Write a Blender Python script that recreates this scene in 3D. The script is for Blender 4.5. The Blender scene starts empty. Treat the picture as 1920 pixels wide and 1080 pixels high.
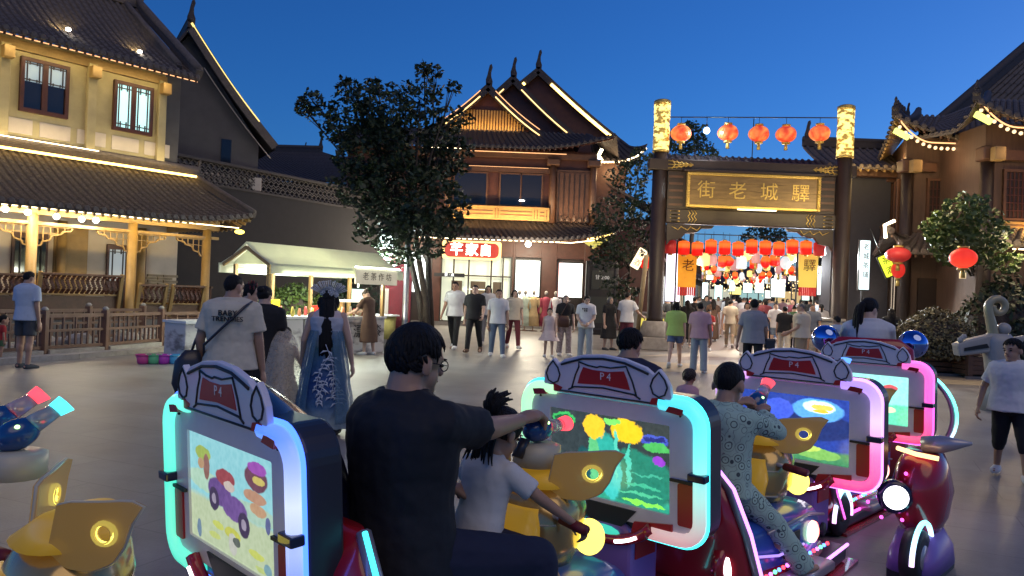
import bpy, math, random
from mathutils import Vector, Matrix, noise
random.seed(7)
V = Vector
R = math.radians
SC = bpy.context.scene
COL = SC.collection

# ------------------------------------------------------------------ camera
F_PX = 1450.0                       # focal length in pixels of the 1920 wide photograph
CAM_Z = 1.6
PITCH = math.atan(10 / 1450.0)
ROLL = R(2.2)
c_f = V((0, math.cos(PITCH), math.sin(PITCH)))
c_u0 = V((0, -math.sin(PITCH), math.cos(PITCH)))
c_r0 = V((1, 0, 0))
c_u = c_u0 * math.cos(ROLL) - c_r0 * math.sin(ROLL)
c_r = c_r0 * math.cos(ROLL) + c_u0 * math.sin(ROLL)
C0 = V((0, 0, CAM_Z))
cam_d = bpy.data.cameras.new('camera')
cam_d.sensor_width = 36
cam_d.lens = F_PX / 1920 * 36
cam_d.clip_start = 0.05
cam_d.clip_end = 3000
cam = bpy.data.objects.new('camera', cam_d)
COL.objects.link(cam)
m = Matrix((c_r, c_u, -c_f)).transposed().to_4x4()
m.translation = C0
cam.matrix_world = m
SC.camera = cam

# ------------------------------------------------------------------ dusk sky
w = bpy.data.worlds.new('World')
SC.world = w
w.use_nodes = True
nt = w.node_tree
sky = nt.nodes.new('ShaderNodeTexSky')
sky.sky_type = 'NISHITA'
sky.sun_disc = False
sky.sun_elevation = R(5)
sky.sun_rotation = R(57)
sky.air_density = 1.0
sky.dust_density = 0.35
sky.ozone_density = 6.0
tint = nt.nodes.new('ShaderNodeMix')
tint.data_type = 'RGBA'
tint.blend_type = 'MULTIPLY'
tint.inputs[0].default_value = 1.0
tint.inputs[7].default_value = (1.06, 1.08, 1.36, 1)
nt.links.new(sky.outputs[0], tint.inputs[6])
bg = nt.nodes['Background']
nt.links.new(tint.outputs[2], bg.inputs[0])
bg.inputs[1].default_value = 0.126

# very soft warm lamp, added as fill from high behind the camera
sl = bpy.data.lights.new('sun', 'SUN')
sl.energy = 0.46
sl.angle = R(50)
sl.color = (1.0, 0.78, 0.54)
sun = bpy.data.objects.new('sun', sl)
COL.objects.link(sun)
sun.rotation_euler = (R(36), 0, R(25))

SC.view_settings.view_transform = 'Standard'
SC.view_settings.look = 'None'
SC.view_settings.exposure = 0.4
SC.view_settings.gamma = 1.0
SC.render.engine = 'CYCLES'
SC.cycles.use_denoising = True
SC.cycles.max_bounces = 5
SC.cycles.diffuse_bounces = 2
SC.cycles.glossy_bounces = 3
SC.cycles.transmission_bounces = 4
SC.cycles.transparent_max_bounces = 8
SC.cycles.sample_clamp_indirect = 4.0
SC.cycles.caustics_reflective = False
SC.cycles.caustics_refractive = False


def ray(x, y):
    return c_f + c_r * ((x - 960) / F_PX) - c_u * ((y - 540) / F_PX)


def W(x, y, d):                     # point of the place seen at photo pixel x, y and d metres ahead
    return C0 + ray(x, y) * d


def G(x, y, z=0.0):                 # point on the level z
    v = ray(x, y)
    return C0 + v * ((z - CAM_Z) / v.z)


# ------------------------------------------------------------------ materials
MATS = {}


def mat(name, col, rough=0.6, metal=0.0, var=0.0, vs=6.0, bump=0.0, bs=40.0, emit=None, es=0.0,
        coat=0.0, trans=0.0, alpha=1.0, spec=0.5, stretch=None, sample=True):
    if name in MATS:
        return MATS[name]
    ma = bpy.data.materials.new(name)
    MATS[name] = ma
    ma.use_nodes = True
    n = ma.node_tree.nodes
    l = ma.node_tree.links
    b = n['Principled BSDF']
    b.inputs['Base Color'].default_value = (*col, 1)
    b.inputs['Roughness'].default_value = rough
    b.inputs['Metallic'].default_value = metal
    b.inputs['Specular IOR Level'].default_value = spec
    b.inputs['Coat Weight'].default_value = coat
    b.inputs['Transmission Weight'].default_value = trans
    b.inputs['Alpha'].default_value = alpha
    if emit:
        b.inputs['Emission Color'].default_value = (*emit, 1)
        b.inputs['Emission Strength'].default_value = es
        if not sample:
            ma.cycles.emission_sampling = 'NONE'
    if var or bump:
        tc = n.new('ShaderNodeTexCoord')
        src = tc.outputs['Object']
        if stretch:
            mp = n.new('ShaderNodeMapping')
            mp.inputs['Scale'].default_value = stretch
            l.new(src, mp.inputs[0])
            src = mp.outputs[0]
        if var:
            nz = n.new('ShaderNodeTexNoise')
            nz.inputs['Scale'].default_value = vs
            nz.inputs['Detail'].default_value = 5
            nz.inputs['Roughness'].default_value = 0.65
            l.new(src, nz.inputs['Vector'])
            rp = n.new('ShaderNodeMapRange')
            rp.inputs[1].default_value = 0.25
            rp.inputs[2].default_value = 0.75
            rp.inputs[3].default_value = 1 - var
            rp.inputs[4].default_value = 1 + var
            l.new(nz.outputs[0], rp.inputs[0])
            mx = n.new('ShaderNodeMix')
            mx.data_type = 'RGBA'
            mx.blend_type = 'MULTIPLY'
            mx.inputs[0].default_value = 1
            mx.inputs[6].default_value = (*col, 1)
            l.new(rp.outputs[0], mx.inputs[7])
            l.new(mx.outputs[2], b.inputs['Base Color'])
            rr = n.new('ShaderNodeMapRange')
            rr.inputs[3].default_value = max(0.02, rough - 0.1)
            rr.inputs[4].default_value = min(1, rough + 0.1)
            l.new(nz.outputs[0], rr.inputs[0])
            l.new(rr.outputs[0], b.inputs['Roughness'])
        if bump:
            n2 = n.new('ShaderNodeTexNoise')
            n2.inputs['Scale'].default_value = bs
            n2.inputs['Detail'].default_value = 4
            l.new(src, n2.inputs['Vector'])
            bp = n.new('ShaderNodeBump')
            bp.inputs['Strength'].default_value = bump
            bp.inputs['Distance'].default_value = 0.02
            l.new(n2.outputs[0], bp.inputs['Height'])
            l.new(bp.outputs[0], b.inputs['Normal'])
    return ma


def glow(name, col, s, sample=True):
    return mat(name, tuple(min(0.8, c * 0.5) for c in col), 0.5, emit=col, es=s, sample=sample)


# ------------------------------------------------------------------ mesh builder
class MB:
    def __init__(s):
        s.v = []
        s.f = []
        s.s = []
        s.m = []
        s.mi = 0

    def add(s, vs, fs, smooth=False):
        o = len(s.v)
        s.v += [tuple(p) for p in vs]
        for f in fs:
            s.f.append([o + i for i in f])
            s.s.append(smooth)
            s.m.append(s.mi)
        return s

    def box(s, c, d, rz=0.0, M=None):
        x, y, z = d[0] / 2, d[1] / 2, d[2] / 2
        vs = [V((a * x, b * y, e * z)) for e in (-1, 1) for a, b in ((-1, -1), (1, -1), (1, 1), (-1, 1))]
        if M is None:
            M = Matrix.Rotation(rz, 3, 'Z')
        c = V(c)
        vs = [c + M @ p for p in vs]
        return s.add(vs, [(3, 2, 1, 0), (4, 5, 6, 7), (0, 1, 5, 4), (1, 2, 6, 5), (2, 3, 7, 6), (3, 0, 4, 7)])

    def span(s, x0, x1, y0, y1, z0, z1):
        return s.box(((x0 + x1) / 2, (y0 + y1) / 2, (z0 + z1) / 2), (x1 - x0, y1 - y0, z1 - z0))

    def bar(s, p0, p1, w, h, up=(0, 0, 1)):
        p0, p1 = V(p0), V(p1)
        a = (p1 - p0)
        L = a.length
        if L < 1e-6:
            return s
        a.normalize()
        up = V(up)
        x = a.cross(up)
        if x.length < 1e-4:
            x = a.cross(V((1, 0, 0)))
        x.normalize()
        u = x.cross(a)
        M = Matrix((x, a, u)).transposed()
        return s.box((p0 + p1) / 2, (w, L, h), M=M)

    def tube(s, pts, r, n=8, closed=False, caps=True, smooth=True, flat=None):
        pts = [V(p) for p in pts]
        k = len(pts)
        rs = r if isinstance(r, (list, tuple)) else [r] * k
        vs, fs = [], []
        px = None
        for i in range(k):
            if closed:
                t = pts[(i + 1) % k] - pts[i - 1]
            else:
                t = pts[min(i + 1, k - 1)] - pts[max(i - 1, 0)]
            if t.length < 1e-9:
                t = V((0, 0, 1))
            t.normalize()
            if px is None:
                h = V(flat[2]) if flat else (V((0, 0, 1)) if abs(t.z) < 0.9 else V((1, 0, 0)))
                px = t.cross(h)
                if px.length < 1e-5:
                    px = t.cross(V((0, 1, 0)))
                px.normalize()
            else:
                px = px - t * px.dot(t)
                px.normalize()
            py = t.cross(px)
            sx, sy = (flat[0], flat[1]) if flat else (1, 1)
            for j in range(n):
                a = 2 * math.pi * j / n
                vs.append(pts[i] + px * (rs[i] * sx * math.cos(a)) + py * (rs[i] * sy * math.sin(a)))
        m = k if closed else k - 1
        for i in range(m):
            for j in range(n):
                a, b = i * n + j, i * n + (j + 1) % n
                c, d = ((i + 1) % k) * n + (j + 1) % n, ((i + 1) % k) * n + j
                fs.append((a, b, c, d))
        if caps and not closed:
            fs.append(tuple(reversed(range(n))))
            fs.append(tuple((k - 1) * n + j for j in range(n)))
        return s.add(vs, fs, smooth)

    def cap(s, a, b, ra, rb, n=12, flat=1.0, hint=(1, 0, 0)):    # tapered capsule
        a, b = V(a), V(b)
        ax = b - a
        L = ax.length
        ax = ax / L if L > 1e-6 else V((0, 0, 1))
        x = V(hint) - ax * ax.dot(V(hint))
        if x.length < 1e-3:
            x = V((0, 1, 0)) - ax * ax.y
        x.normalize()
        y = ax.cross(x)
        prof = []
        for k in range(1, 5):
            t = math.pi / 2 * (1 - k / 4.0)
            prof.append((-ra * math.sin(t), ra * math.cos(t)))
        for k in range(0, 4):
            t = math.pi / 2 * k / 4.0
            prof.append((L + rb * math.sin(t), rb * math.cos(t)))
        vs = [a - ax * ra]
        for (h, r) in prof:
            for j in range(n):
                t = 2 * math.pi * j / n
                vs.append(a + ax * h + x * (r * math.cos(t)) + y * (r * flat * math.sin(t)))
        vs.append(b + ax * rb)
        fs = []
        K = len(prof)
        for j in range(n):
            fs.append((0, 1 + (j + 1) % n, 1 + j))
        for i in range(K - 1):
            for j in range(n):
                p, q = 1 + i * n + j, 1 + i * n + (j + 1) % n
                fs.append((p, q, q + n, p + n))
        e = len(vs) - 1
        for j in range(n):
            fs.append((1 + (K - 1) * n + j, 1 + (K - 1) * n + (j + 1) % n, e))
        return s.add(vs, fs, True)

    def loft(s, rings, n=20, p=2.0):    # rings: (centre, rx, ry, xdir, ydir)
        vs, fs = [], []
        for (c, rx, ry, xd, yd) in rings:
            c, xd, yd = V(c), V(xd), V(yd)
            for j in range(n):
                t = 2 * math.pi * j / n
                ct, st = math.cos(t), math.sin(t)
                ct = math.copysign(abs(ct) ** (2 / p), ct)
                st = math.copysign(abs(st) ** (2 / p), st)
                vs.append(c + xd * (rx * ct) + yd * (ry * st))
        k = len(rings)
        for i in range(k - 1):
            for j in range(n):
                a, b = i * n + j, i * n + (j + 1) % n
                fs.append((a, b, b + n, a + n))
        fs.append(tuple(reversed(range(n))))
        fs.append(tuple((k - 1) * n + j for j in range(n)))
        return s.add(vs, fs, True)

    def lathe(s, prof, c=(0, 0, 0), n=20, sx=1.0, sy=1.0, M=None):
        c = V(c)
        vs, fs = [], []
        for (r, z) in prof:
            for j in range(n):
                t = 2 * math.pi * j / n
                p = V((r * sx * math.cos(t), r * sy * math.sin(t), z))
                vs.append(c + (M @ p if M else p))
        k = len(prof)
        for i in range(k - 1):
            for j in range(n):
                a, b = i * n + j, i * n + (j + 1) % n
                fs.append((a, b, b + n, a + n))
        fs.append(tuple(reversed(range(n))))
        fs.append(tuple((k - 1) * n + j for j in range(n)))
        return s.add(vs, fs, True)

    def ball(s, c, r, n=16, m=10, M=None):
        rx, ry, rz = (r, r, r) if not isinstance(r, (tuple, list)) else r
        prof = [(math.sin(math.pi * k / m), -math.cos(math.pi * k / m)) for k in range(m + 1)]
        c = V(c)
        vs = [V((0, 0, -rz))]
        for k in range(1, m):
            for j in range(n):
                t = 2 * math.pi * j / n
                vs.append(V((rx * prof[k][0] * math.cos(t), ry * prof[k][0] * math.sin(t), rz * prof[k][1])))
        vs.append(V((0, 0, rz)))
        fs = [(0, 1 + (j + 1) % n, 1 + j) for j in range(n)]
        for k in range(m - 2):
            for j in range(n):
                a, b = 1 + k * n + j, 1 + k * n + (j + 1) % n
                fs.append((a, b, b + n, a + n))
        e = len(vs) - 1
        fs += [(1 + (m - 2) * n + j, 1 + (m - 2) * n + (j + 1) % n, e) for j in range(n)]
        vs = [c + (M @ p if M else p) for p in vs]
        return s.add(vs, fs, True)

    def prism(s, pts, vec, smooth=False):
        pts = [V(p) for p in pts]
        vec = V(vec)
        n = len(pts)
        nrm = V((0, 0, 0))
        for i in range(n):
            nrm += pts[i].cross(pts[(i + 1) % n])
        if nrm.dot(vec) > 0:
            pts.reverse()
        vs = pts + [p + vec for p in pts]
        fs = [tuple(range(n)), tuple(reversed(range(n, 2 * n)))]
        fs += [(i, i + n, (i + 1) % n + n, (i + 1) % n) for i in range(n)]
        return s.add(vs, fs, smooth)

    def quad(s, a, b, c, d):
        return s.add([a, b, c, d], [(0, 1, 2, 3)])

    def ringplate(s, outer, inner, vec):    # plate with a hole; same point count
        n = len(outer)
        o = [V(p) for p in outer]
        i_ = [V(p) for p in inner]
        vec = V(vec)
        vs = o + i_ + [p + vec for p in o] + [p + vec for p in i_]
        fs = []
        for k in range(n):
            q = (k + 1) % n
            fs += [(k, q, n + q, n + k), (2 * n + k, 3 * n + k, 3 * n + q, 2 * n + q),
                   (k, 2 * n + k, 2 * n + q, q), (n + k, n + q, 3 * n + q, 3 * n + k)]
        return s.add(vs, fs)

    def mesh(s, name):
        me = bpy.data.meshes.new(name)
        me.from_pydata(s.v, [], s.f)
        me.polygons.foreach_set('use_smooth', s.s)
        me.update()
        return me

    def build(s, name, ma, parent=None, bevel=0.0, loc=None, rz=None, seg=2):
        me = s.mesh(name)
        o = bpy.data.objects.new(name, me)
        COL.objects.link(o)
        if ma is not None:
            for k in (ma if isinstance(ma, (list, tuple)) else [ma]):
                me.materials.append(k)
            if isinstance(ma, (list, tuple)):
                me.polygons.foreach_set('material_index', s.m)
        if parent is not None:
            o.parent = parent
        if loc is not None:
            o.location = loc
        if rz is not None:
            o.rotation_euler.z = rz
        if bevel:
            bv = o.modifiers.new('bevel', 'BEVEL')
            bv.width = bevel
            bv.segments = seg
            bv.limit_method = 'ANGLE'
            bv.angle_limit = R(40)
        return o


def rrect(w, h, r, n=6, cx=0.0, cz=0.0, y=0.0):
    pts = []
    for (sx, sz, a0) in ((1, 1, 0), (-1, 1, 90), (-1, -1, 180), (1, -1, 270)):
        for k in range(n + 1):
            a = R(a0 + 90 * k / n)
            pts.append(V((cx + sx * (w / 2 - r) + r * math.cos(a), y, cz + sz * (h / 2 - r) + r * math.sin(a))))
    return pts


def tag(o, label=None, cat=None, group=None, kind=None):
    if label:
        o['label'] = label
    if cat:
        o['category'] = cat
    if group:
        o['group'] = group
    if kind:
        o['kind'] = kind
    return o


def empty(name, loc=(0, 0, 0), rz=0.0, label=None, cat=None, group=None, parent=None):
    o = bpy.data.objects.new(name, None)
    COL.objects.link(o)
    o.location = loc
    o.rotation_euler.z = rz
    o.empty_display_size = 0.1
    if parent:
        o.parent = parent
    tag(o, label, cat, group)
    return o


def stuff(o):
    o['kind'] = 'stuff'
    return o


KIDS = {}


def copy_tree(o, parent=None):
    c = o.copy()
    COL.objects.link(c)
    c.parent = parent
    for ch in o.children:
        copy_tree(ch, c)
    return c


def text(body, size, ma, parent, loc, rot=(math.pi / 2, 0, 0), ext=0.004, name='lettering', bold=0.0):
    c = bpy.data.curves.new(name, 'FONT')
    c.body = body
    c.size = size
    c.extrude = ext
    c.offset = bold
    c.align_x = 'CENTER'
    c.align_y = 'CENTER'
    c.resolution_u = 3
    o = bpy.data.objects.new(name, c)
    COL.objects.link(o)
    c.materials.append(ma)
    o.parent = parent
    o.location = loc
    o.rotation_euler = rot
    return o


def lamp(kind, loc, energy, col, parent=None, size=0.1, rot=None, spot=None, name='light', sy=None):
    l = bpy.data.lights.new(name, kind)
    l.energy = energy
    l.color = col
    if kind == 'AREA':
        l.size = size
        if sy:
            l.shape = 'RECTANGLE'
            l.size_y = sy
    else:
        l.shadow_soft_size = size
    if kind == 'SPOT':
        l.spot_size = spot or R(90)
        l.spot_blend = 0.6
    o = bpy.data.objects.new(name, l)
    COL.objects.link(o)
    o.location = loc
    if rot:
        o.rotation_euler = rot
    if parent:
        o.parent = parent
    return o


def aim(o, target):                 # points a lamp's -Z at target (same parent space)
    d = V(target) - o.location
    o.rotation_euler = d.to_track_quat('-Z', 'Y').to_euler()
    return o


# ------------------------------------------------------------------ palette
m_wood_y = mat('painted_timber_ochre', (0.30, 0.19, 0.07), 0.5, var=0.25, vs=3, bump=0.15, bs=30)
m_wood_red = mat('red_brown_timber', (0.075, 0.025, 0.016), 0.5, var=0.3, vs=4, bump=0.15, bs=30)
m_wood_dk = mat('dark_timber', (0.03, 0.018, 0.014), 0.5, var=0.3, vs=4, bump=0.15, bs=30)
m_wood_md = mat('brown_timber', (0.105, 0.05, 0.028), 0.5, var=0.3, vs=4, bump=0.15, bs=30)
m_fence = mat('fence_timber', (0.16, 0.085, 0.055), 0.6, var=0.3, vs=5, bump=0.2, bs=40)
m_tile = mat('grey_roof_tile', (0.10, 0.085, 0.08), 0.75, var=0.35, vs=9, bump=0.3, bs=30)
m_tile_dk = mat('dark_roof_tile', (0.045, 0.037, 0.038), 0.7, var=0.35, vs=9, bump=0.3, bs=30)
m_tile_br = mat('brown_roof_tile', (0.125, 0.10, 0.085), 0.75, var=0.35, vs=9, bump=0.3, bs=30)
m_plaster_y = mat('ochre_plaster', (0.44, 0.37, 0.21), 0.85, var=0.15, vs=2, bump=0.1, bs=60)
m_plaster_w = mat('pale_plaster', (0.55, 0.48, 0.42), 0.85, var=0.1, vs=2, bump=0.1, bs=60)
m_plaster_g = mat('grey_plaster', (0.105, 0.098, 0.1), 0.9, var=0.2, vs=1.5, bump=0.15, bs=50)
m_brick_g = mat('grey_brick', (0.03, 0.027, 0.029), 0.9, var=0.25, vs=3, bump=0.3, bs=50)
m_stone = mat('pale_stone', (0.36, 0.33, 0.29), 0.75, var=0.25, vs=6, bump=0.3, bs=30)
m_stone_dk = mat('dark_stone', (0.14, 0.13, 0.125), 0.75, var=0.3, vs=6, bump=0.3, bs=30)
m_black = mat('black_paint', (0.012, 0.011, 0.012), 0.45)
m_darkglass = mat('dark_glass', (0.015, 0.015, 0.02), 0.08, spec=0.6)
m_gold = mat('gold_leaf', (0.62, 0.43, 0.12), 0.38, metal=0.6, var=0.25, vs=20, bump=0.3, bs=60)
m_led = glow('warm_led', (1.0, 0.66, 0.16), 5.0)
m_led_w = glow('warm_white_led', (1.0, 0.80, 0.48), 6.0)
m_led_soft = glow('amber_led', (1.0, 0.50, 0.22), 1.3)
m_white_glow = glow('white_light_box', (0.93, 1.0, 1.0), 2.2)
m_warm_glow = glow('warm_light_box', (1.0, 0.95, 0.72), 2.0)
m_bulb = glow('bulb_white', (1.0, 0.96, 0.85), 14.0)
m_red_paint = mat('red_paint', (0.42, 0.02, 0.02), 0.4, var=0.1)
m_white_paint = mat('white_paint', (0.75, 0.73, 0.72), 0.45)
m_metal = mat('grey_metal', (0.35, 0.35, 0.36), 0.35, metal=0.8)
m_iron = mat('dark_iron', (0.05, 0.05, 0.055), 0.45, metal=0.5)


# ------------------------------------------------------------------ ground
def paving_material():
    ma = mat('plaza_paving', (0.27, 0.25, 0.235), 0.42)
    n, l = ma.node_tree.nodes, ma.node_tree.links
    b = n['Principled BSDF']
    tc = n.new('ShaderNodeTexCoord')
    mp = n.new('ShaderNodeMapping')
    mp.inputs['Rotation'].default_value = (0, 0, R(24))
    l.new(tc.outputs['Object'], mp.inputs[0])
    br = n.new('ShaderNodeTexBrick')
    br.inputs['Scale'].default_value = 1.0
    br.inputs['Brick Width'].default_value = 1.2
    br.inputs['Row Height'].default_value = 0.6
    br.inputs['Mortar Size'].default_value = 0.006
    br.inputs['Color1'].default_value = (0.285, 0.265, 0.245, 1)
    br.inputs['Color2'].default_value = (0.255, 0.235, 0.22, 1)
    br.inputs['Mortar'].default_value = (0.19, 0.175, 0.165, 1)
    l.new(mp.outputs[0], br.inputs['Vector'])
    nz = n.new('ShaderNodeTexNoise')
    nz.inputs['Scale'].default_value = 0.8
    nz.inputs['Detail'].default_value = 8
    nz.inputs['Roughness'].default_value = 0.7
    l.new(tc.outputs['Object'], nz.inputs['Vector'])
    rp = n.new('ShaderNodeMapRange')
    rp.inputs[1].default_value = 0.3
    rp.inputs[2].default_value = 0.7
    rp.inputs[3].default_value = 0.55
    rp.inputs[4].default_value = 1.2
    l.new(nz.outputs[0], rp.inputs[0])
    mx = n.new('ShaderNodeMix')
    mx.data_type = 'RGBA'
    mx.blend_type = 'MULTIPLY'
    mx.inputs[0].default_value = 1
    l.new(br.outputs['Color'], mx.inputs[6])
    l.new(rp.outputs[0], mx.inputs[7])
    l.new(mx.outputs[2], b.inputs['Base Color'])
    rr = n.new('ShaderNodeMapRange')
    rr.inputs[3].default_value = 0.28
    rr.inputs[4].default_value = 0.58
    l.new(nz.outputs[0], rr.inputs[0])
    l.new(rr.outputs[0], b.inputs['Roughness'])
    n3 = n.new('ShaderNodeTexNoise')
    n3.inputs['Scale'].default_value = 55
    n3.inputs['Detail'].default_value = 3
    l.new(tc.outputs['Object'], n3.inputs['Vector'])
    bp = n.new('ShaderNodeBump')
    bp.inputs['Strength'].default_value = 0.25
    bp.inputs['Distance'].default_value = 0.01
    l.new(n3.outputs[0], bp.inputs['Height'])
    l.new(bp.outputs[0], b.inputs['Normal'])
    return ma


m_paving = paving_material()
g = MB().quad((-400, -60, 0), (400, -60, 0), (400, 700, 0), (-400, 700, 0)).build('ground', m_paving)
g['kind'] = 'structure'

SDIR = V((0.31, 0.951, 0))          # direction of the old street behind the gate
SNOR = V((0.951, -0.31, 0))
GL, GR = V((4.55, 24.5, 0)), V((10.3, 24.3, 0))
m_street = mat('street_paving', (0.20, 0.15, 0.125), 0.5, var=0.3, vs=1.2, bump=0.25, bs=30)
st = MB()
a, b = GL + V((-0.2, -4.2, 0.004)), GR + V((0.2, -0.6, 0.004))
st.quad(a, b, b + SDIR * 120, a + SDIR * 124)
st.build('street', m_street)['kind'] = 'structure'
m_pale_band = mat('pale_stone_band', (0.40, 0.34, 0.26), 0.5, var=0.2, vs=2, bump=0.2, bs=30)
st = MB()
a = V((3.6, 21.4, 0.008))
st.quad(a, a + V((3.4, 0.9, 0)), a + V((9.6, 9.5, 0)), a + V((8.6, 9.9, 0)))
st.build('pavement_band', m_pale_band)['kind'] = 'structure'
m_warm_band = mat('tan_granite_band', (0.42, 0.33, 0.2), 0.5, var=0.2, vs=2, bump=0.2, bs=30)
st = MB()
a, b = V((2.0, 17.2, 0.004)), V((14.0, 16.4, 0.004))
st.quad(a, b, b + V((0, 2.1, 0)), a + V((0, 2.6, 0)))
st.build('pavement', m_warm_band)['kind'] = 'structure'
# round seam of the ride's arena in the paving
st = MB()
cc = V((0.2, 11.6, 0.005))
pts = [cc + V((9.0 * math.cos(R(t)), 9.0 * math.sin(R(t)), 0)) for t in range(-62, -8, 2)]
for i in range(len(pts) - 1):
    d0 = (pts[i] - cc).normalized() * 0.03
    d1 = (pts[i + 1] - cc).normalized() * 0.03
    st.quad(pts[i] - d0, pts[i] + d0, pts[i + 1] + d1, pts[i + 1] - d1)
st.build('pavement_seam', m_stone_dk)['kind'] = 'structure'


# ------------------------------------------------------------------ roofs
def roof_slope(parent, A, B, C, D, sag=0.2, la=0.0, lb=0.0, sp=0.24, r=0.07, nt=14, ma=None, name='roof', ends=None,
               under=None, discs=True):
    A, B, C, D = V(A), V(B), V(C), V(D)
    ma = ma or m_tile

    def P(u, v):
        p = (A * (1 - u) + B * u) * (1 - v) + (C * (1 - u) + D * u) * v
        z = -sag * 4 * v * (1 - v) * 0.6
        z += (la * max(0, 1 - u * 3.2) ** 2 + lb * max(0, 1 - (1 - u) * 3.2) ** 2) * (1 - v) ** 1.5
        return p + V((0, 0, z))
    nu, nv = 14, 8
    vs, fs = [], []
    for k, off in enumerate((0.0, -0.07)):
        for i in range(nu + 1):
            for j in range(nv + 1):
                vs.append(P(i / nu, j / nv) + V((0, 0, off)))
    st_ = (nu + 1) * (nv + 1)
    for i in range(nu):
        for j in range(nv):
            a = i * (nv + 1) + j
            fs.append((a, a + nv + 1, a + nv + 2, a + 1))
            a += st_
            fs.append((a, a + 1, a + nv + 2, a + nv + 1))
    for i in range(nu):
        for j in (0, nv):
            a = i * (nv + 1) + j
            fs.append((a, a + st_, a + st_ + nv + 1, a + nv + 1))
    for j in range(nv):
        for i in (0, nu):
            a = i * (nv + 1) + j
            fs.append((a, a + 1, a + 1 + st_, a + st_))
    mb = MB()
    mb.add(vs, fs, False)
    deck = mb.build(name, ma, parent)
    # rows of half-round cover tiles, each tile stepping over the next
    n = max(3, int((B - A).length / sp))
    mb = MB()
    ed = (B - A).normalized()
    for i in range(n):
        u = (i + 0.5) / n
        vs, fs = [], []
        kk = 0
        for j in range(nt):
            for (v, q) in ((j / nt, 1.0), ((j + 1) / nt, 0.84)):
                p = P(u, v)
                t = (P(u, min(1, v + 0.02)) - P(u, max(0, v - 0.02))).normalized()
                x = (ed - t * ed.dot(t)).normalized()
                up = x.cross(t).normalized()
                if up.z < 0:
                    up = -up
                for k in range(5):
                    an = math.pi * k / 4
                    vs.append(p + x * (r * q * math.cos(an)) + up * (r * q * math.sin(an)))
            b0 = j * 10
            for k in range(4):
                fs.append((b0 + k, b0 + k + 1, b0 + k + 6, b0 + k + 5))
        fs.append((0, 1, 2, 3, 4))
        mb.add(vs, fs, False)
    stuff(mb.build('tile_rows', ma, deck))
    if discs:
        # round end tiles along the eave
        me = None
        t0 = (P(0.5, 0.02) - P(0.5, 0)).normalized()
        fwd = V((t0.x, t0.y, 0)).normalized() * -1
        Mx = Matrix((ed, V((0, 0, 1)), fwd)).transposed()
        d = MB()
        d.lathe([(r * 1.12, 0), (r * 1.12, 0.03), (r * 0.8, 0.042), (r * 0.3, 0.036)], n=10, M=Mx)
        me = d.mesh('eave_tile')
        me.materials.append(ends or ma)
        for i in range(n):
            o = bpy.data.objects.new('eave_tile', me)
            COL.objects.link(o)
            o.parent = deck
            o.location = P((i + 0.5) / n, 0) + V((0, 0, r * 0.35))
    if under:
        # rafters under the eave
        mb = MB()
        for i in range(n):
            u = (i + 0.5) / n
            mb.bar(P(u, 0.01) + V((0, 0, -0.12)), P(u, 0.42) + V((0, 0, -0.12)), 0.06, 0.08)
        stuff(mb.build('rafter_rows', under, deck))
    return deck, P


def ridge(parent, p0, p1, w=0.16, h=0.3, ma=None, name='ridge', crest=True, bow=0.0):
    ma = ma or m_tile_dk
    p0, p1 = V(p0), V(p1)
    mb = MB()
    k = 8
    pts = [p0.lerp(p1, i / k) + V((0, 0, bow * (2 * i / k - 1) ** 2)) for i in range(k + 1)]
    for i in range(k):
        mb.bar(pts[i] + V((0, 0, h * 0.4)), pts[i + 1] + V((0, 0, h * 0.4)), w, h * 0.8)
    mb.tube([p + V((0, 0, h * 0.84)) for p in pts], w * 0.6, 8)
    o = mb.build(name, ma, parent)
    return o


def finial(parent, p, s=1.0, ma=None, yaw=0.0):          # upswept fish-tail ornament
    p = V(p)
    Mz = Matrix.Rotation(yaw, 3, 'Z')
    pts = [(-0.10, 0), (0.14, 0), (0.16, 0.25), (0.10, 0.42), (0.09, 0.62), (0.14, 0.82), (0.10, 0.95), (0.02, 0.9),
           (-0.02, 0.72), (-0.06, 0.5), (-0.12, 0.3)]
    mb = MB()
    mb.prism([p + Mz @ V((x * s, -0.06 * s, z * s)) for x, z in pts], Mz @ V((0, 0.12 * s, 0)))
    return mb.build('ridge_ornament', ma or m_tile_dk, parent, bevel=0.015)


def lattice(parent, x0, x1, z0, z1, y, ma, w=0.03, name='lattice'):
    mb = MB()
    d = 0.02
    a, b = (x1 - x0), (z1 - z0)
    for t in (0.16, 0.84):
        mb.span(x0 + a * t - w / 4, x0 + a * t + w / 4, y - d, y + d, z0, z1)
    for t in (0.08, 0.92):
        mb.span(x0, x1, y - d * 1.1, y + d * 1.1, z0 + b * t - w / 4, z0 + b * t + w / 4)
    for sx in (0, 1):
        for sz in (0, 1):
            cx = x0 + a * (0.3 if sx == 0 else 0.7)
            mb.span(cx - w / 4, cx + w / 4, y - d * 1.2, y + d * 1.2, z0 + b * (0.0 if sz == 0 else 0.86), z0 + b * (0.14 if sz == 0 else 1.0))
    return mb.build(name, ma, parent)


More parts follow.
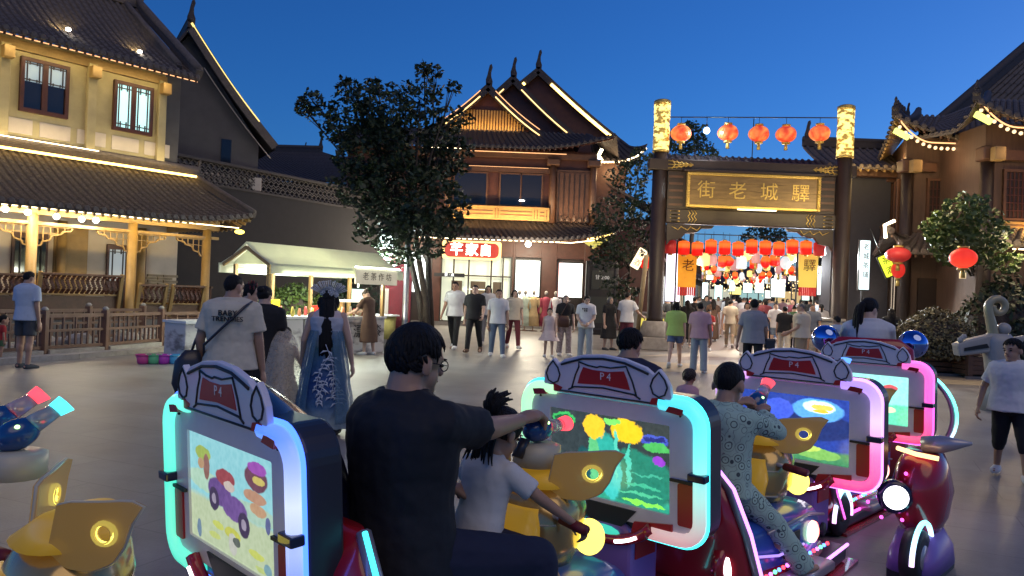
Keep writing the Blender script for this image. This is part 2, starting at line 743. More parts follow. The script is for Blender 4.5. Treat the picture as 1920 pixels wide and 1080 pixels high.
# ------------------------------------------------------------------ ochre teahouse on the left
def teahouse():
    T = empty('teahouse', (-9.13, 23.0, 0), R(52), 'two-storey ochre teahouse with tiled porch roof and timber posts', 'building')
    MB().span(-9, 0.45, -0.35, 4.5, 0, 0.5).build('foundation', m_stone_dk, T)
    MB().span(-9, 0.5, -0.38, 2.2, 0.5, 0.56).build('deck', m_wood_md, T)
    for x in (0, -2.2, -4.7, -7.2):
        p = MB().lathe([(0.16, 0.56), (0.18, 0.66), (0.125, 0.74), (0.12, 3.15)], (x, 0, 0), 16).build('post', m_wood_y, T)
    for x in (-0.95, -3.2):
        MB().lathe([(0.13, 0.56), (0.12, 3.15)], (x, 2.0, 0), 14).build('post', m_wood_y, T)
    MB().span(-9, 0.35, -0.1, 0.1, 3.12, 3.42).build('beam', m_wood_y, T)
    MB().span(-9, 0.35, -0.07, 0.07, 2.86, 2.94).build('beam', m_wood_y, T)
    MB().span(-0.08, 0.08, 0.12, 3.5, 3.1, 3.38).build('beam', m_wood_y, T)
    # carved corner brackets beside the post heads
    for x in (0, -2.2, -4.7):
        for s in (-1, 1):
            if x == 0 and s == 1:
                continue
            mb = MB()
            pts = [(0.12, 2.84), (0.95, 2.84), (0.9, 2.76), (0.72, 2.74), (0.66, 2.66), (0.46, 2.62), (0.4, 2.5), (0.24, 2.46), (0.2, 2.36), (0.12, 2.34)]
            for i in range(len(pts)):
                q = pts[(i + 1) % len(pts)]
                mb.bar((x + s * pts[i][0], 0, pts[i][1]), (x + s * q[0], 0, q[1]), 0.05, 0.035)
            for i in range(4):
                mb.bar((x + s * (0.25 + 0.17 * i), 0, 2.83), (x + s * (0.25 + 0.17 * i), 0, 2.48 + 0.075 * i), 0.03, 0.02)
            mb.bar((x + s * 0.12, 0, 2.66), (x + s * 0.6, 0, 2.68), 0.03, 0.02)
            mb.build('bracket', m_wood_y, T)
    # inner wall, doors, windows
    MB().span(-9, 0.3, 2.2, 2.4, 0.56, 3.4).build('wall', m_plaster_w, T)
    mb = MB()
    for i in range(14):
        for j in range(2):
            x0 = -0.82 + (0.5 * j) + (0.18 if i % 2 else 0)
            mb.span(x0, x0 + 0.46, 2.14, 2.2, 0.57 + i * 0.086, 0.57 + i * 0.086 + 0.074)
    stuff(mb.build('brick_dado', mat('dado_brick', (0.26, 0.22, 0.17), 0.9, var=0.3, vs=5), T))

    def door(x0, x1, z0, z1, lit):
        f = MB()
        f.span(x0, x1, 2.12, 2.19, z0, z1)
        d = f.build('door', m_wood_red, T, bevel=0.01)
        n = max(1, round((x1 - x0) / 0.62))
        for i in range(n):
            a = x0 + (x1 - x0) * i / n + 0.07
            b = x0 + (x1 - x0) * (i + 1) / n - 0.07
            MB().span(a, b, 2.10, 2.118, z0 + 0.95, z1 - 0.15).build('pane', lit, d)
            lattice(d, a, b, z0 + 0.95, z1 - 0.15, 2.08, m_wood_dk, 0.05)
            MB().span(a, b, 2.10, 2.12, z0 + 0.15, z0 + 0.75).build('panel', m_wood_dk, d, bevel=0.01)
    m_faint = glow('faint_window', (0.55, 0.62, 0.66), 0.32)
    door(-1.9, -0.72, 0.57, 2.6, m_faint)
    door(-4.4, -3.5, 0.57, 2.75, m_darkglass)
    door(-5.75, -4.9, 0.57, 2.75, mat('maroon_glass', (0.09, 0.012, 0.02), 0.2))
    MB().span(-3.35, -2.45, 2.1, 2.2, 0.57, 3.0).build('panel', m_wood_y, T, bevel=0.02)
    MB().span(-2.2, -2.1, 2.12, 2.18, 1.6, 1.68).build('switch_box', m_black, T)

    # leaning-back benches of curved slats
    def bench(x0, x1, zs, zb, y=0.0):
        b = empty('bench', (0, 0, 0), parent=T)
        MB().span(x0, x1, y - 0.08, y + 0.34, zs - 0.05, zs).build('seat_board', m_wood_y, b, bevel=0.01)
        MB().span(x0, x1, y - 0.30, y - 0.23, zb - 0.06, zb).build('top_rail', m_wood_md, b, bevel=0.01)
        n = int((x1 - x0) / 0.125)
        h = zb - zs
        mb = MB()
        pts = []
        for k in range(9):
            t = k / 8
            pts.append((-0.05 - 0.2 * t - 0.06 * math.sin(t * 2 * math.pi), zs + h * t * 0.94))
        for k in range(8):
            mb.bar((0, y + pts[k][0], pts[k][1]), (0.05 * math.sin(k * 0.9), y + pts[k + 1][0], pts[k + 1][1]), 0.07, 0.035, up=(0, 1, 0))
        me = mb.mesh('back_slat')
        me.materials.append(m_wood_red)
        for i in range(n):
            o = bpy.data.objects.new('back_slat', me)
            COL.objects.link(o)
            o.parent = b
            o.location = (x0 + (i + 0.5) * (x1 - x0) / n, 0, 0)
        MB().span(x0, x1, y - 0.02, y + 0.02, 0.58, zs - 0.06).build('skirt_board', m_wood_md, b)
        for x in (x0, x1):
            MB().bar((x, y - 0.02, 0.58), (x, y - 0.26, zb + 0.02), 0.09, 0.09, up=(0, 1, 0)).build('arm_post', m_wood_y, b, bevel=0.01)
    bench(-7.0, -4.84, 1.14, 1.62)
    bench(-4.56, -2.55, 1.16, 1.68)
    bench(-2.05, -1.3, 0.95, 1.47)
    bench(-1.1, -0.15, 0.95, 1.47)
    b = empty('side_bench', (0, 0, 0), parent=T)
    MB().span(0.08, 0.42, 0.2, 2.0, 0.9, 0.95).build('seat_board', m_wood_y, b, bevel=0.01)
    MB().span(0.33, 0.39, 0.2, 2.0, 1.4, 1.46).build('top_rail', m_wood_md, b)
    for i in range(12):
        MB().bar((0.36, 0.28 + i * 0.14, 0.95), (0.38, 0.28 + i * 0.14 + 0.04, 1.4), 0.05, 0.035).build('back_slat', m_wood_red, b)

    # porch roof with hip
    roof_slope(T, (-9, -0.95, 3.3), (0.9, -0.95, 3.3), (-9, 1.55, 4.85), (0.3, 1.55, 4.85), sag=0.22, lb=0.32, sp=0.21, r=0.072, nt=16,
               ma=m_tile_br, name='porch_roof', under=m_wood_y)
    roof_slope(T, (0.92, -0.95, 3.3), (0.92, 4.2, 3.3), (0.3, 1.57, 4.85), (0.3, 3.4, 4.85), sag=0.2, la=0.32, sp=0.24, nt=12,
               ma=m_tile_br, name='porch_roof_end', under=m_wood_y)
    ridge(T, (0.3, 1.55, 4.78), (0.93, -0.97, 3.55), 0.15, 0.2, m_tile_br, 'hip_ridge')
    ridge(T, (-9, 1.5, 4.85), (0.45, 1.5, 4.85), 0.2, 0.28, m_tile_br)
    finial(T, (0.5, 1.5, 4.9), 0.55, m_tile_br)
    MB().tube([(-8.9, 1.22, 4.84), (0.28, 1.22, 4.84)], 0.036, 8).build('light_strip', m_led, T)
    MB().tube([(-8.9, 1.34, 5.16), (-2.6, 1.34, 5.16)], 0.012, 6).build('light_strip', m_led_w, T)
    for x in (-7, -4.5, -1.5):
        aim(lamp('AREA', (x, 1.1, 5.1), 11, (1, 0.8, 0.42), T, 2.4, name='strip_light', sy=0.05), (x, 1.7, 6.6))
    # eave edge line and lamps
    MB().tube([(-9, -0.86, 3.22), (0.5, -0.86, 3.22)], 0.011, 6).build('light_strip', m_led_w, T)
    for x in (-6.6, -4.2, -1.6):
        aim(lamp('AREA', (x, -0.72, 3.16), 20, (1, 0.70, 0.22), T, 2.3, name='strip_light', sy=0.05), (x, 0.6, 2.6))
    MB().ball((0.62, -0.72, 3.12), (0.16, 0.1, 0.07), 10, 6).build('corner_lamp', glow('yellow_lamp', (1, 0.75, 0.1), 4), T)
    for (px, py) in ((10, 392), (52, 398), (106, 406), (153, 411), (180, 413)):
        # lamps hang from the tie beam
        v = T.matrix_basis.inverted() @ C0
        d = (T.matrix_basis.to_3x3().inverted() @ ray(px, py))
        t = (-0.16 - v.y) / d.y
        q = v + d * t
        l_ = MB().ball(q, 0.075, 12, 8).build('eave_lamp', m_bulb, T)
        MB().tube([q + V((0, 0, 0.06)), q + V((0, 0.06, 0.34))], 0.02, 6).build('bracket', m_iron, l_)
        lamp('POINT', q + V((0, -0.14, -0.1)), 26, (1, 0.86, 0.6), T, 0.08, name='eave_lamp_and_fill')

    # upper storey
    MB().span(-9, -0.62, 1.6, 5.0, 4.6, 7.9).build('upper_wall', m_plaster_y, T)
    MB().span(-0.62, -0.1, 1.66, 5.0, 4.6, 7.9).build('corner_pier', m_plaster_g, T, bevel=0.02)
    for x in (-4.95, -2.78, -0.75):
        MB().span(x - 0.12, x + 0.12, 1.45, 1.6, 4.95, 7.6).build('pilaster', m_plaster_y, T, bevel=0.015)
        MB().span(x - 0.13, x + 0.13, 1.2, 1.44, 7.18, 7.5).build('corbel', m_wood_y, T, bevel=0.02)
    for i in range(9):
        x = -8.8 + i * 0.95
        MB().span(x, x + 0.78, 1.57, 1.6, 5.32, 5.72).build('panel', m_plaster_w, T, bevel=0.008)
    MB().span(-9, -0.62, 1.5, 1.62, 7.5, 7.75).build('beam', m_wood_y, T)

    def window(x0, x1, z0, z1, lit, low):
        wd = empty('window', (0, 0, 0), parent=T)
        f = MB()
        for (a, b, c, d) in ((x0, x0 + 0.09, z0, z1), (x1 - 0.09, x1, z0, z1), (x0 + 0.09, x1 - 0.09, z0, z0 + 0.1), (x0 + 0.09, x1 - 0.09, z1 - 0.1, z1)):
            f.span(a, b, 1.48, 1.598, c, d)
        f.span((x0 + x1) / 2 - 0.07, (x0 + x1) / 2 + 0.07, 1.5, 1.597, z0 + 0.1, z1 - 0.1)
        f.build('frame', m_wood_red, wd)
        for s in (0, 1):
            a = x0 + 0.09 if s == 0 else (x0 + x1) / 2 + 0.07
            b = (x0 + x1) / 2 - 0.07 if s == 0 else x1 - 0.09
            if low:
                zc = z0 + 0.1 + (z1 - z0) * 0.5
                MB().span(a, b, 1.55, 1.596, zc, z1 - 0.1).build('pane', lit, wd)
                MB().span(a, b, 1.55, 1.596, z0 + 0.1, zc - 0.003).build('pane', m_darkglass, wd)
                lattice(wd, a, b, zc, z1 - 0.1, 1.53, m_wood_dk, 0.05)
            else:
                MB().span(a, b, 1.55, 1.596, z0 + 0.1, z1 - 0.1).build('pane', lit, wd)
                lattice(wd, a, b, z0 + 0.1, z1 - 0.1, 1.53, m_wood_dk, 0.05)
    window(-4.58, -3.38, 5.92, 7.36, glow('pale_window', (0.40, 0.50, 0.55), 0.55), True)
    window(-2.17, -1.02, 5.88, 7.32, glow('bright_window', (0.55, 0.90, 0.88), 0.95), False)
    # upper roof
    roof_slope(T, (-9, 0.55, 7.7), (-0.1, 0.55, 7.7), (-9, 4.6, 10.6), (-0.1, 4.6, 10.6), sag=0.35, sp=0.21, r=0.072, nt=18,
               ma=m_tile_br, name='upper_roof', under=m_wood_red)
    ridge(T, (-0.12, 0.6, 7.72), (-0.12, 4.6, 10.6), 0.22, 0.3, m_tile_br, 'verge_ridge')
    ridge(T, (-0.55, 1.0, 7.85), (-0.55, 4.6, 10.45), 0.16, 0.28, m_tile_br, 'verge_ridge')
    ridge(T, (-9, 4.6, 10.6), (0, 4.6, 10.6), 0.25, 0.4, m_tile_br)
    MB().tube([(-9, 0.62, 7.6), (-0.15, 0.62, 7.6)], 0.013, 6).build('light_strip', m_led_soft, T)
    for x in (-6.8, -4.2, -1.8):
        aim(lamp('AREA', (x, 0.95, 7.55), 13, (1, 0.77, 0.36), T, 2.3, name='strip_light', sy=0.05), (x, 1.7, 6.2))
    for (px, py, y) in ((128, 55, 1.35), (262, 97, 1.3)):
        v = T.matrix_basis.inverted() @ C0
        d = (T.matrix_basis.to_3x3().inverted() @ ray(px, py))
        q = v + d * ((y - v.y) / d.y)
        s_ = MB().ball(q, (0.07, 0.07, 0.05), 10, 6).build('roof_lamp', m_bulb, T)
        aim(lamp('SPOT', q + V((0, -0.05, 0.12)), 60, (1, 0.78, 0.35), T, 0.05, spot=R(120), name='roof_lamp_light'), q + V((-0.5, 1.2, 0.95)))


teahouse()


# ------------------------------------------------------------------ grey gable house behind the teahouse
def gable_house():
    o = W(340, 560, 28.0)
    T = empty('gable_house', (o.x, o.y, 0), R(31), 'grey plastered gable house behind the ochre teahouse', 'building')
    hw, ze, za = 2.75, 6.9, 10.5
    mb = MB()
    mb.prism([(-hw, 0, 0), (hw - 0.25, 0, 0), (hw - 0.25, 0, ze), (-0.1, 0, za), (-hw, 0, ze + 0.2)], (0, 7, 0))
    mb.build('wall', m_plaster_g, T)
    MB().span(1.15, 1.5, -0.04, -0.01, 5.5, 6.9).build('window', m_darkglass, T)
    MB().span(-0.2, hw - 0.2, -0.5, -0.005, 5.05, 5.55).build('ledge', m_plaster_w, T, bevel=0.02)
    roof_slope(T, (hw + 0.3, -0.35, ze - 0.15), (hw + 0.3, 7, ze - 0.15), (-0.1, -0.35, za + 0.2), (-0.1, 7, za + 0.2), sag=0.28, sp=0.3, nt=12, ma=m_tile_dk, name='roof', discs=False)
    roof_slope(T, (-hw - 0.3, 7, ze - 0.15), (-hw - 0.3, -0.35, ze - 0.15), (-0.1, 7, za + 0.2), (-0.1, -0.35, za + 0.2), sag=0.28, sp=0.3, nt=12, ma=m_tile_dk, name='roof', discs=False)
    mb = MB()
    for k in range(10):
        t0, t1 = k / 10, (k + 1) / 10
        f = lambda t: V((-0.1 + (hw + 0.35) * t, -0.42, za + 0.12 - (za - ze + 0.25) * t - 0.16 * math.sin(math.pi * t)))
        mb.bar(f(t0), f(t1), 0.16, 0.3)
    mb.build('verge_ridge', m_tile_br, T)
    mb = MB()
    pts = [f(k / 10) + V((0, -0.05, 0.19)) for k in range(0, 9)]
    mb.tube(pts, 0.04, 6)
    mb.build('light_strip', glow('dim_led', (1, 0.72, 0.22), 1.3), T)
    mb = MB()
    pts = [f(k / 10) + V((-0.12, 0.12, -0.42)) for k in range(2, 11)]
    mb.tube(pts, 0.02, 6)
    mb.build('trim_line', m_plaster_w, T)
    finial(T, (-0.1, -0.2, za + 0.3), 1.0)
    ridge(T, (-0.1, -0.3, za + 0.2), (-0.1, 7, za + 0.2), 0.22, 0.35)


gable_house()


# ------------------------------------------------------------------ long courtyard wall with pierced parapet
def courtyard_wall():
    a = W(368, 560, 26.6)
    b = W(662, 560, 33.5)
    a.z = b.z = 0
    d = b - a
    L = d.length
    T = empty('courtyard_wall', a, math.atan2(d.y, d.x), 'long dark courtyard wall topped by a pierced tile parapet', 'wall')
    MB().span(-1.2, L + 7, 0, 0.35, 0, 4.95).build('wall', m_brick_g, T)
    MB().span(-1.2, L + 7, -0.06, 0.41, 5.75, 5.86).build('coping', m_tile_dk, T, bevel=0.02)
    MB().span(-1.2, L + 7, -0.05, 0.40, 4.95, 5.03).build('string_course', m_tile_dk, T)
    mb = MB()
    n = int((L + 8) / 0.24)
    for i in range(n):
        x = -1.1 + i * 0.24
        for j in range(3):
            z = 5.05 + j * 0.236
            xo = x + (0.12 if j % 2 else 0)
            for (sx, sz) in ((1, 1), (-1, 1), (1, -1), (-1, -1)):
                mb.bar((xo, 0.15, z + 0.118 + sz * 0.015), (xo + sx * 0.118, 0.15, z + 0.118 + sz * 0.118), 0.1, 0.035)
    stuff(mb.build('pierced_tiles', m_tile, T))


courtyard_wall()


def back_hall():
    o = W(520, 560, 42)
    T = empty('back_hall', (o.x, o.y, 0), R(-4), 'dark tiled hall roof seen above the courtyard wall', 'building')
    MB().span(-6, 9, 0, 5, 0, 7.2).build('wall', m_brick_g, T)
    roof_slope(T, (-6.5, -0.6, 7.2), (9.5, -0.6, 7.2), (-6.2, 2.6, 9.3), (1.3, 2.6, 9.3), sag=0.3, lb=0.3, sp=0.32, nt=10, ma=m_tile_dk, name='roof', discs=False)
    ridge(T, (1.3, 2.6, 9.2), (9.3, -0.4, 7.3), 0.2, 0.3, m_tile_dk, 'hip_ridge', bow=-0.5)
    ridge(T, (-6.2, 2.6, 9.2), (1.3, 2.6, 9.2), 0.25, 0.4)
    finial(T, (1.2, 2.6, 9.4), 0.9)
    finial(T, (0.3, 2.6, 9.4), 0.5)
    MB().span(5.2, 5.45, 0.2, 0.45, 7.2, 9.6).build('chimney', m_stone, T)
    MB().span(5.75, 5.95, 0.2, 0.45, 7.2, 9.7).build('chimney', m_tile_dk, T)


back_hall()


m_led_gable = glow('gable_led', (1.0, 0.62, 0.22), 2.2)
# ------------------------------------------------------------------ three-gabled timber hall in the middle
def gable_hall():
    Y = 36.0
    T = empty('gable_hall', (0, Y, 0), 0, 'brown timber hall with three stepped gables lined by light strips', 'building')
    # ground floor: masonry with openings built as piers and lintels
    for (x0, x1) in ((-8.0, -5.2), (-3.75, -3.35), (-0.02, 0.1), (1.32, 2.05), (3.32, 4.0)):
        MB().span(x0, x1, 0, 0.4, 0, 4.1).build('pier', m_wood_red, T, bevel=0.02)
    MB().span(-8, 4.0, 0.02, 0.38, 3.3, 4.3).build('lintel', m_wood_red, T)
    MB().span(-8, 4.0, 0.4, 9, 0, 4.3).build('core_wall', m_wood_dk, T)
    MB().span(-8, 4.0, -0.12, 0.0, 0, 0.18).build('plinth', m_stone_dk, T)
    # glazed shop front, lit inside
    m_shop = mat('shop_interior_wall', (0.62, 0.66, 0.56), 0.8, emit=(0.80, 0.9, 0.70), es=0.4)  # emission on the wall stands in for lamps inside the shop
    MB().span(-3.35, -0.02, 0.36, 0.39, 0.18, 3.3).build('interior_wall', m_shop, T)
    for (x, w) in ((-2.6, 0.5), (-1.6, 0.7), (-0.7, 0.4)):
        MB().span(x - w / 2, x + w / 2, 0.28, 0.35, 1.2, 2.1).build('display_board', mat('display_dark', (0.12, 0.09, 0.06), 0.5), T)
    for z in (0.9, 1.3, 1.7):
        MB().span(-2.3, -1.2, 0.27, 0.35, z, z + 0.04).build('shelf', m_warm_glow, T)
    for x in (-3.33, -2.75, -2.05, -1.0, -0.45, -0.06):
        MB().span(x - 0.035, x + 0.035, 0.06, 0.14, 0.18, 3.3).build('mullion', m_wood_dk, T)
    for z in (0.2, 2.35, 3.26):
        MB().span(-3.3, -0.09, 0.065, 0.135, z - 0.03, z + 0.03).build('transom', m_wood_dk, T)
    # red name board
    s = empty('name_board', (0, 0, 0), parent=T)
    MB().prism(rrect(2.72, 0.86, 0.12, 5, -1.92, 3.52, -0.34), (0, 0.1, 0)).build('board', glow('gold_sign_rim', (1, 0.62, 0.22), 1.4), s)
    MB().prism(rrect(2.5, 0.68, 0.24, 6, -1.92, 3.52, -0.36), (0, 0.03, 0)).build('face', mat('sign_red', (0.22, 0.012, 0.008), 0.4, emit=(0.35, 0.02, 0.01), es=0.5), s)
    gl = glow('sign_letters', (1, 0.93, 0.82), 3.0)
    text('芊', 0.62, gl, s, (-2.62, -0.365, 3.5), bold=0.012)
    text('家', 0.62, gl, s, (-1.92, -0.365, 3.5), bold=0.012)
    text('自', 0.54, gl, s, (-1.28, -0.365, 3.5), bold=0.03)
    lamp('AREA', (-1.9, -0.9, 3.3), 7, (1, 0.7, 0.4), T, 1.6, (R(20), 0, 0), name='sign_light', sy=0.3)
    # light boxes
    def box_sign(x0, x1, z0, z1, ma, nm='light_box'):
        o = MB().span(x0, x1, -0.10, -0.02, z0, z1).build(nm, ma, T, bevel=0.01)
        f = MB()
        for (a, b, c, d) in ((x0 - 0.06, x0, z0 - 0.06, z1 + 0.06), (x1, x1 + 0.06, z0 - 0.06, z1 + 0.06), (x0, x1, z1, z1 + 0.06), (x0, x1, z0 - 0.06, z0)):
            f.span(a, b, -0.12, -0.015, c, d)
        f.build('frame', m_black, o)
    box_sign(0.15, 1.26, 1.5, 3.15, m_white_glow)
    m_pink = mat('pink_light_box', (0.5, 0.5, 0.5), emit=(1, 0.95, 0.85), es=2.0)
    n, l = m_pink.node_tree.nodes, m_pink.node_tree.links
    tc = n.new('ShaderNodeTexCoord')
    sx = n.new('ShaderNodeSeparateXYZ')
    l.new(tc.outputs['Object'], sx.inputs[0])
    cr = n.new('ShaderNodeValToRGB')
    mr = n.new('ShaderNodeMapRange')
    mr.inputs[1].default_value = 2.1
    mr.inputs[2].default_value = 3.25
    l.new(sx.outputs[0], mr.inputs[0])
    l.new(mr.outputs[0], cr.inputs[0])
    cr.color_ramp.elements[0].color = (1, 0.35, 0.3, 1)
    cr.color_ramp.elements[1].color = (1, 0.95, 0.8, 1)
    e_ = cr.color_ramp.elements.new(0.22)
    e_.color = (1, 0.97, 0.95, 1)
    e_ = cr.color_ramp.elements.new(0.75)
    e_.color = (1, 1, 0.8, 1)
    l.new(cr.outputs[0], n['Principled BSDF'].inputs['Emission Color'])
    box_sign(2.14, 3.24, 1.52, 3.1, m_pink)
    # arched light box left of the shop
    arc = [V((-4.95, -0.1, 1.5)), V((-4.05, -0.1, 1.5)), V((-4.05, -0.1, 2.6))] + \
          [V((-4.5 + 0.45 * math.cos(R(t)) - 0.0, -0.1, 2.6 + 0.75 * math.sin(R(t)))) for t in range(10, 91, 10)] + [V((-4.95, -0.1, 3.35))]
    MB().prism(arc, (0, 0.08, 0)).build('light_box', m_white_glow, T)
    MB().span(-3.6, -2.2, -0.5, -0.44, 2.25, 2.42).build('shop_sign', m_black, T)
    text('茶 · 点', 0.16, m_white_glow, T, (-2.9, -0.505, 2.335))
    # eave of the ground floor
    roof_slope(T, (-8.5, -1.3, 4.05), (4.6, -1.3, 4.05), (-8.5, 0.35, 5.0), (3.6, 0.35, 5.0), sag=0.12, lb=0.5, sp=0.26, r=0.075, nt=8, ma=m_tile_dk,
               name='lower_roof', under=m_wood_md)
    roof_slope(T, (4.6, -1.3, 4.05), (4.6, 8, 4.05), (3.6, 0.35, 5.0), (3.6, 8, 5.0), sag=0.12, la=0.5, sp=0.3, nt=7, ma=m_tile_dk, name='lower_roof_side', discs=False)
    MB().tube([(-8.2, -1.12, 3.98), (2.6, -1.12, 3.98), (3.6, -1.15, 4.12), (4.5, -1.2, 4.48)], 0.02, 6).build('light_strip', m_led_w, T)
    MB().tube([(3.3, -1.22, 4.16), (4.0, -1.24, 4.3), (4.55, -1.28, 4.56)], 0.045, 6).build('light_strip', m_led, T)
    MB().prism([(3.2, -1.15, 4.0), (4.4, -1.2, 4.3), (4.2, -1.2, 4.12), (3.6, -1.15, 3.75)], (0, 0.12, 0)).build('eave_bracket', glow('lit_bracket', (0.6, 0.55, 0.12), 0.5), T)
    q = V((0.66, -0.95, 3.86))
    MB().ball(q, 0.14, 12, 8).build('eave_lamp', m_bulb, T)
    lamp('POINT', q + V((0, -1.8, -0.3)), 520, (1, 0.86, 0.62), T, 0.6, name='eave_lamp_and_fill')
    lamp('POINT', (-4.5, -2.6, 3.5), 380, (1, 0.88, 0.66), T, 0.6, name='eave_lamp_and_fill')  # fill without a bulb, added to brighten the plaza before the hall
    # upper storey
    MB().span(-8, 3.7, 0.5, 9, 4.95, 8.4).build('upper_wall', m_wood_red, T)
    MB().span(3.7, 5.3, 1.4, 9, 4.95, 8.2).build('side_bay', m_wood_md, T)
    for x in (-3.2, 1.72, 3.62):
        MB().lathe([(0.17, 4.95), (0.15, 8.2)], (x, 0.2, 0), 14).build('column', m_wood_md, T)
        MB().span(x - 0.3, x + 0.3, -0.1, 0.45, 7.65, 7.95).build('capital', m_wood_md, T, bevel=0.05)
    MB().span(-8, 3.7, 0.05, 0.25, 7.95, 8.2).build('beam', m_wood_md, T)
    MB().span(-8, 3.55, 0.35, 0.48, 7.3, 7.5).build('beam', m_wood_md, T)
    MB().tube([(-4.4, 0.0, 8.26), (-2.4, 0.0, 8.26)], 0.012, 6).build('light_strip', m_led_w, T)
    MB().tube([(-2.2, -0.02, 8.17), (2.3, -0.02, 8.17)], 0.018, 6).build('light_strip', m_led_soft, T)
    MB().tube([(-2.6, 0.33, 7.53), (1.5, 0.33, 7.53)], 0.010, 6).build('light_strip', m_led_soft, T)
    for (x0, x1) in ((-2.9, -1.4), (-0.72, 0.25), (0.28, 1.2)):
        wd = MB().span(x0, x1, 0.40, 0.5, 5.75, 7.2).build('window', m_darkglass, T)
        f = MB()
        for (a, b, c, d) in ((x0 - 0.07, x0, 5.7, 7.27), (x1, x1 + 0.07 if x1 != 0.25 else x1 + 0.02, 5.7, 7.27), (x0, x1, 7.2, 7.27), (x0, x1, 5.7, 5.75)):
            f.span(a, b, 0.36, 0.498, c, d)
        f.build('frame', m_wood_md, wd)
    for x in [-7.6 + 0.62 * i for i in range(18)]:
        if any(a - 0.3 < x < b + 0.2 for a, b in ((-2.9, -1.4), (-0.72, 1.2))):
            continue
        MB().span(x, x + 0.07, 0.44, 0.499, 5.0, 7.3).build('board', m_wood_md, T)
    for z in (5.65, 6.6):
        MB().span(-8, -3.0, 0.45, 0.4985, z, z + 0.06).build('board', m_wood_md, T)
    for i in range(6):
        MB().span(2.0 + i * 0.24, 2.05 + i * 0.24, 0.28, 0.318, 5.1, 7.3).build('board', m_wood_dk, T)
    MB().ball((0.3, 0.36, 5.98), (0.13, 0.05, 0.04), 10, 6).build('table_lamp', m_bulb, T)
    # lit balcony rail
    rl = empty('balcony_rail', (0, 0, 0), parent=T)
    MB().span(-3.05, 1.58, -0.12, 0.0, 5.55, 5.63).build('top_rail', m_wood_y, rl)
    MB().span(-3.05, 1.58, -0.12, 0.0, 5.0, 5.08).build('bottom_rail', m_wood_y, rl)
    for x in (-3.0, -0.85, 0.98, 1.55):
        MB().span(x - 0.05, x + 0.05, -0.13, 0.01, 5.08, 5.55).build('rail_post', m_wood_y, rl)
    for (a, b) in ((-2.92, -0.93), (-0.77, 0.9), (1.06, 1.47)):
        MB().span(a, b, -0.08, -0.03, 5.08, 5.55).build('panel', m_wood_y, rl)
        for z in (5.22, 5.38):
            MB().span(a + 0.1, b - 0.1, -0.11, -0.08, z, z + 0.05).build('rail_slat', m_wood_md, rl)
    for x in (-2, 0.4):
        aim(lamp('AREA', (x, -0.75, 5.02), 38, (1, 0.55, 0.16), T, 2.2, name='strip_light', sy=0.06), (x, -0.05, 5.4))
    aim(lamp('AREA', (2.7, -0.4, 5.1), 14, (1, 0.6, 0.3), T, 1.0, name='strip_light', sy=0.06), (2.7, 0.5, 5.9))
    MB().span(1.9, 3.5, 0.32, 0.48, 5.0, 7.4).build('carved_panel', m_wood_md, T, bevel=0.03)
    for i in range(5):
        h = 0.2 + 0.28 * random.random()
        MB().lathe([(0.09, 5.0), (0.12, 5.0 + h * 0.4), (0.05, 5.0 + h * 0.8), (0.07, 5.0 + h)], (2.15 + i * 0.3, -0.02, 0), 10).build('flower_pot', m_wood_dk, T)
    # main eave
    roof_slope(T, (-8.6, -0.9, 8.25), (4.5, -0.9, 8.25), (-8.0, 1.0, 9.35), (3.4, 1.0, 9.35), sag=0.14, lb=0.75, sp=0.26, r=0.075, nt=9, ma=m_tile_dk,
               name='main_eave', under=m_wood_red)
    roof_slope(T, (4.5, -0.9, 8.25), (6.2, 8, 8.25), (3.4, 1.0, 9.35), (5.0, 8, 9.6), sag=0.14, la=0.75, sp=0.3, nt=8, ma=m_tile_dk, name='main_eave_side', discs=False)
    # the far corner that swings out towards the street
    roof_slope(T, (3.6, 0.9, 8.15), (6.2, 0.9, 8.15), (3.6, 2.4, 9.4), (5.2, 2.4, 9.4), sag=0.14, lb=0.85, la=0.2, sp=0.26, nt=8, ma=m_tile_dk, name='corner_eave', under=m_wood_y)
    MB().tube([(3.9, 0.86, 8.02), (5.0, 0.82, 8.06), (5.7, 0.8, 8.35), (6.15, 0.8, 8.75)], 0.035, 6).build('light_strip', m_led_w, T)
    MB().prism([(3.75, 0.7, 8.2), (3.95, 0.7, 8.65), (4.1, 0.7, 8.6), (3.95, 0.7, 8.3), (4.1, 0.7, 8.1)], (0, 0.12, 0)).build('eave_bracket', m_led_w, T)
    for i in range(9):
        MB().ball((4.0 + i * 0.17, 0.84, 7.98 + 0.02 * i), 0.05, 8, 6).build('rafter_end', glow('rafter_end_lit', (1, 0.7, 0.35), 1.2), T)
    lamp('POINT', (4.6, 0.6, 7.7), 45, (1, 0.62, 0.3), T, 0.2, name='eave_glow')
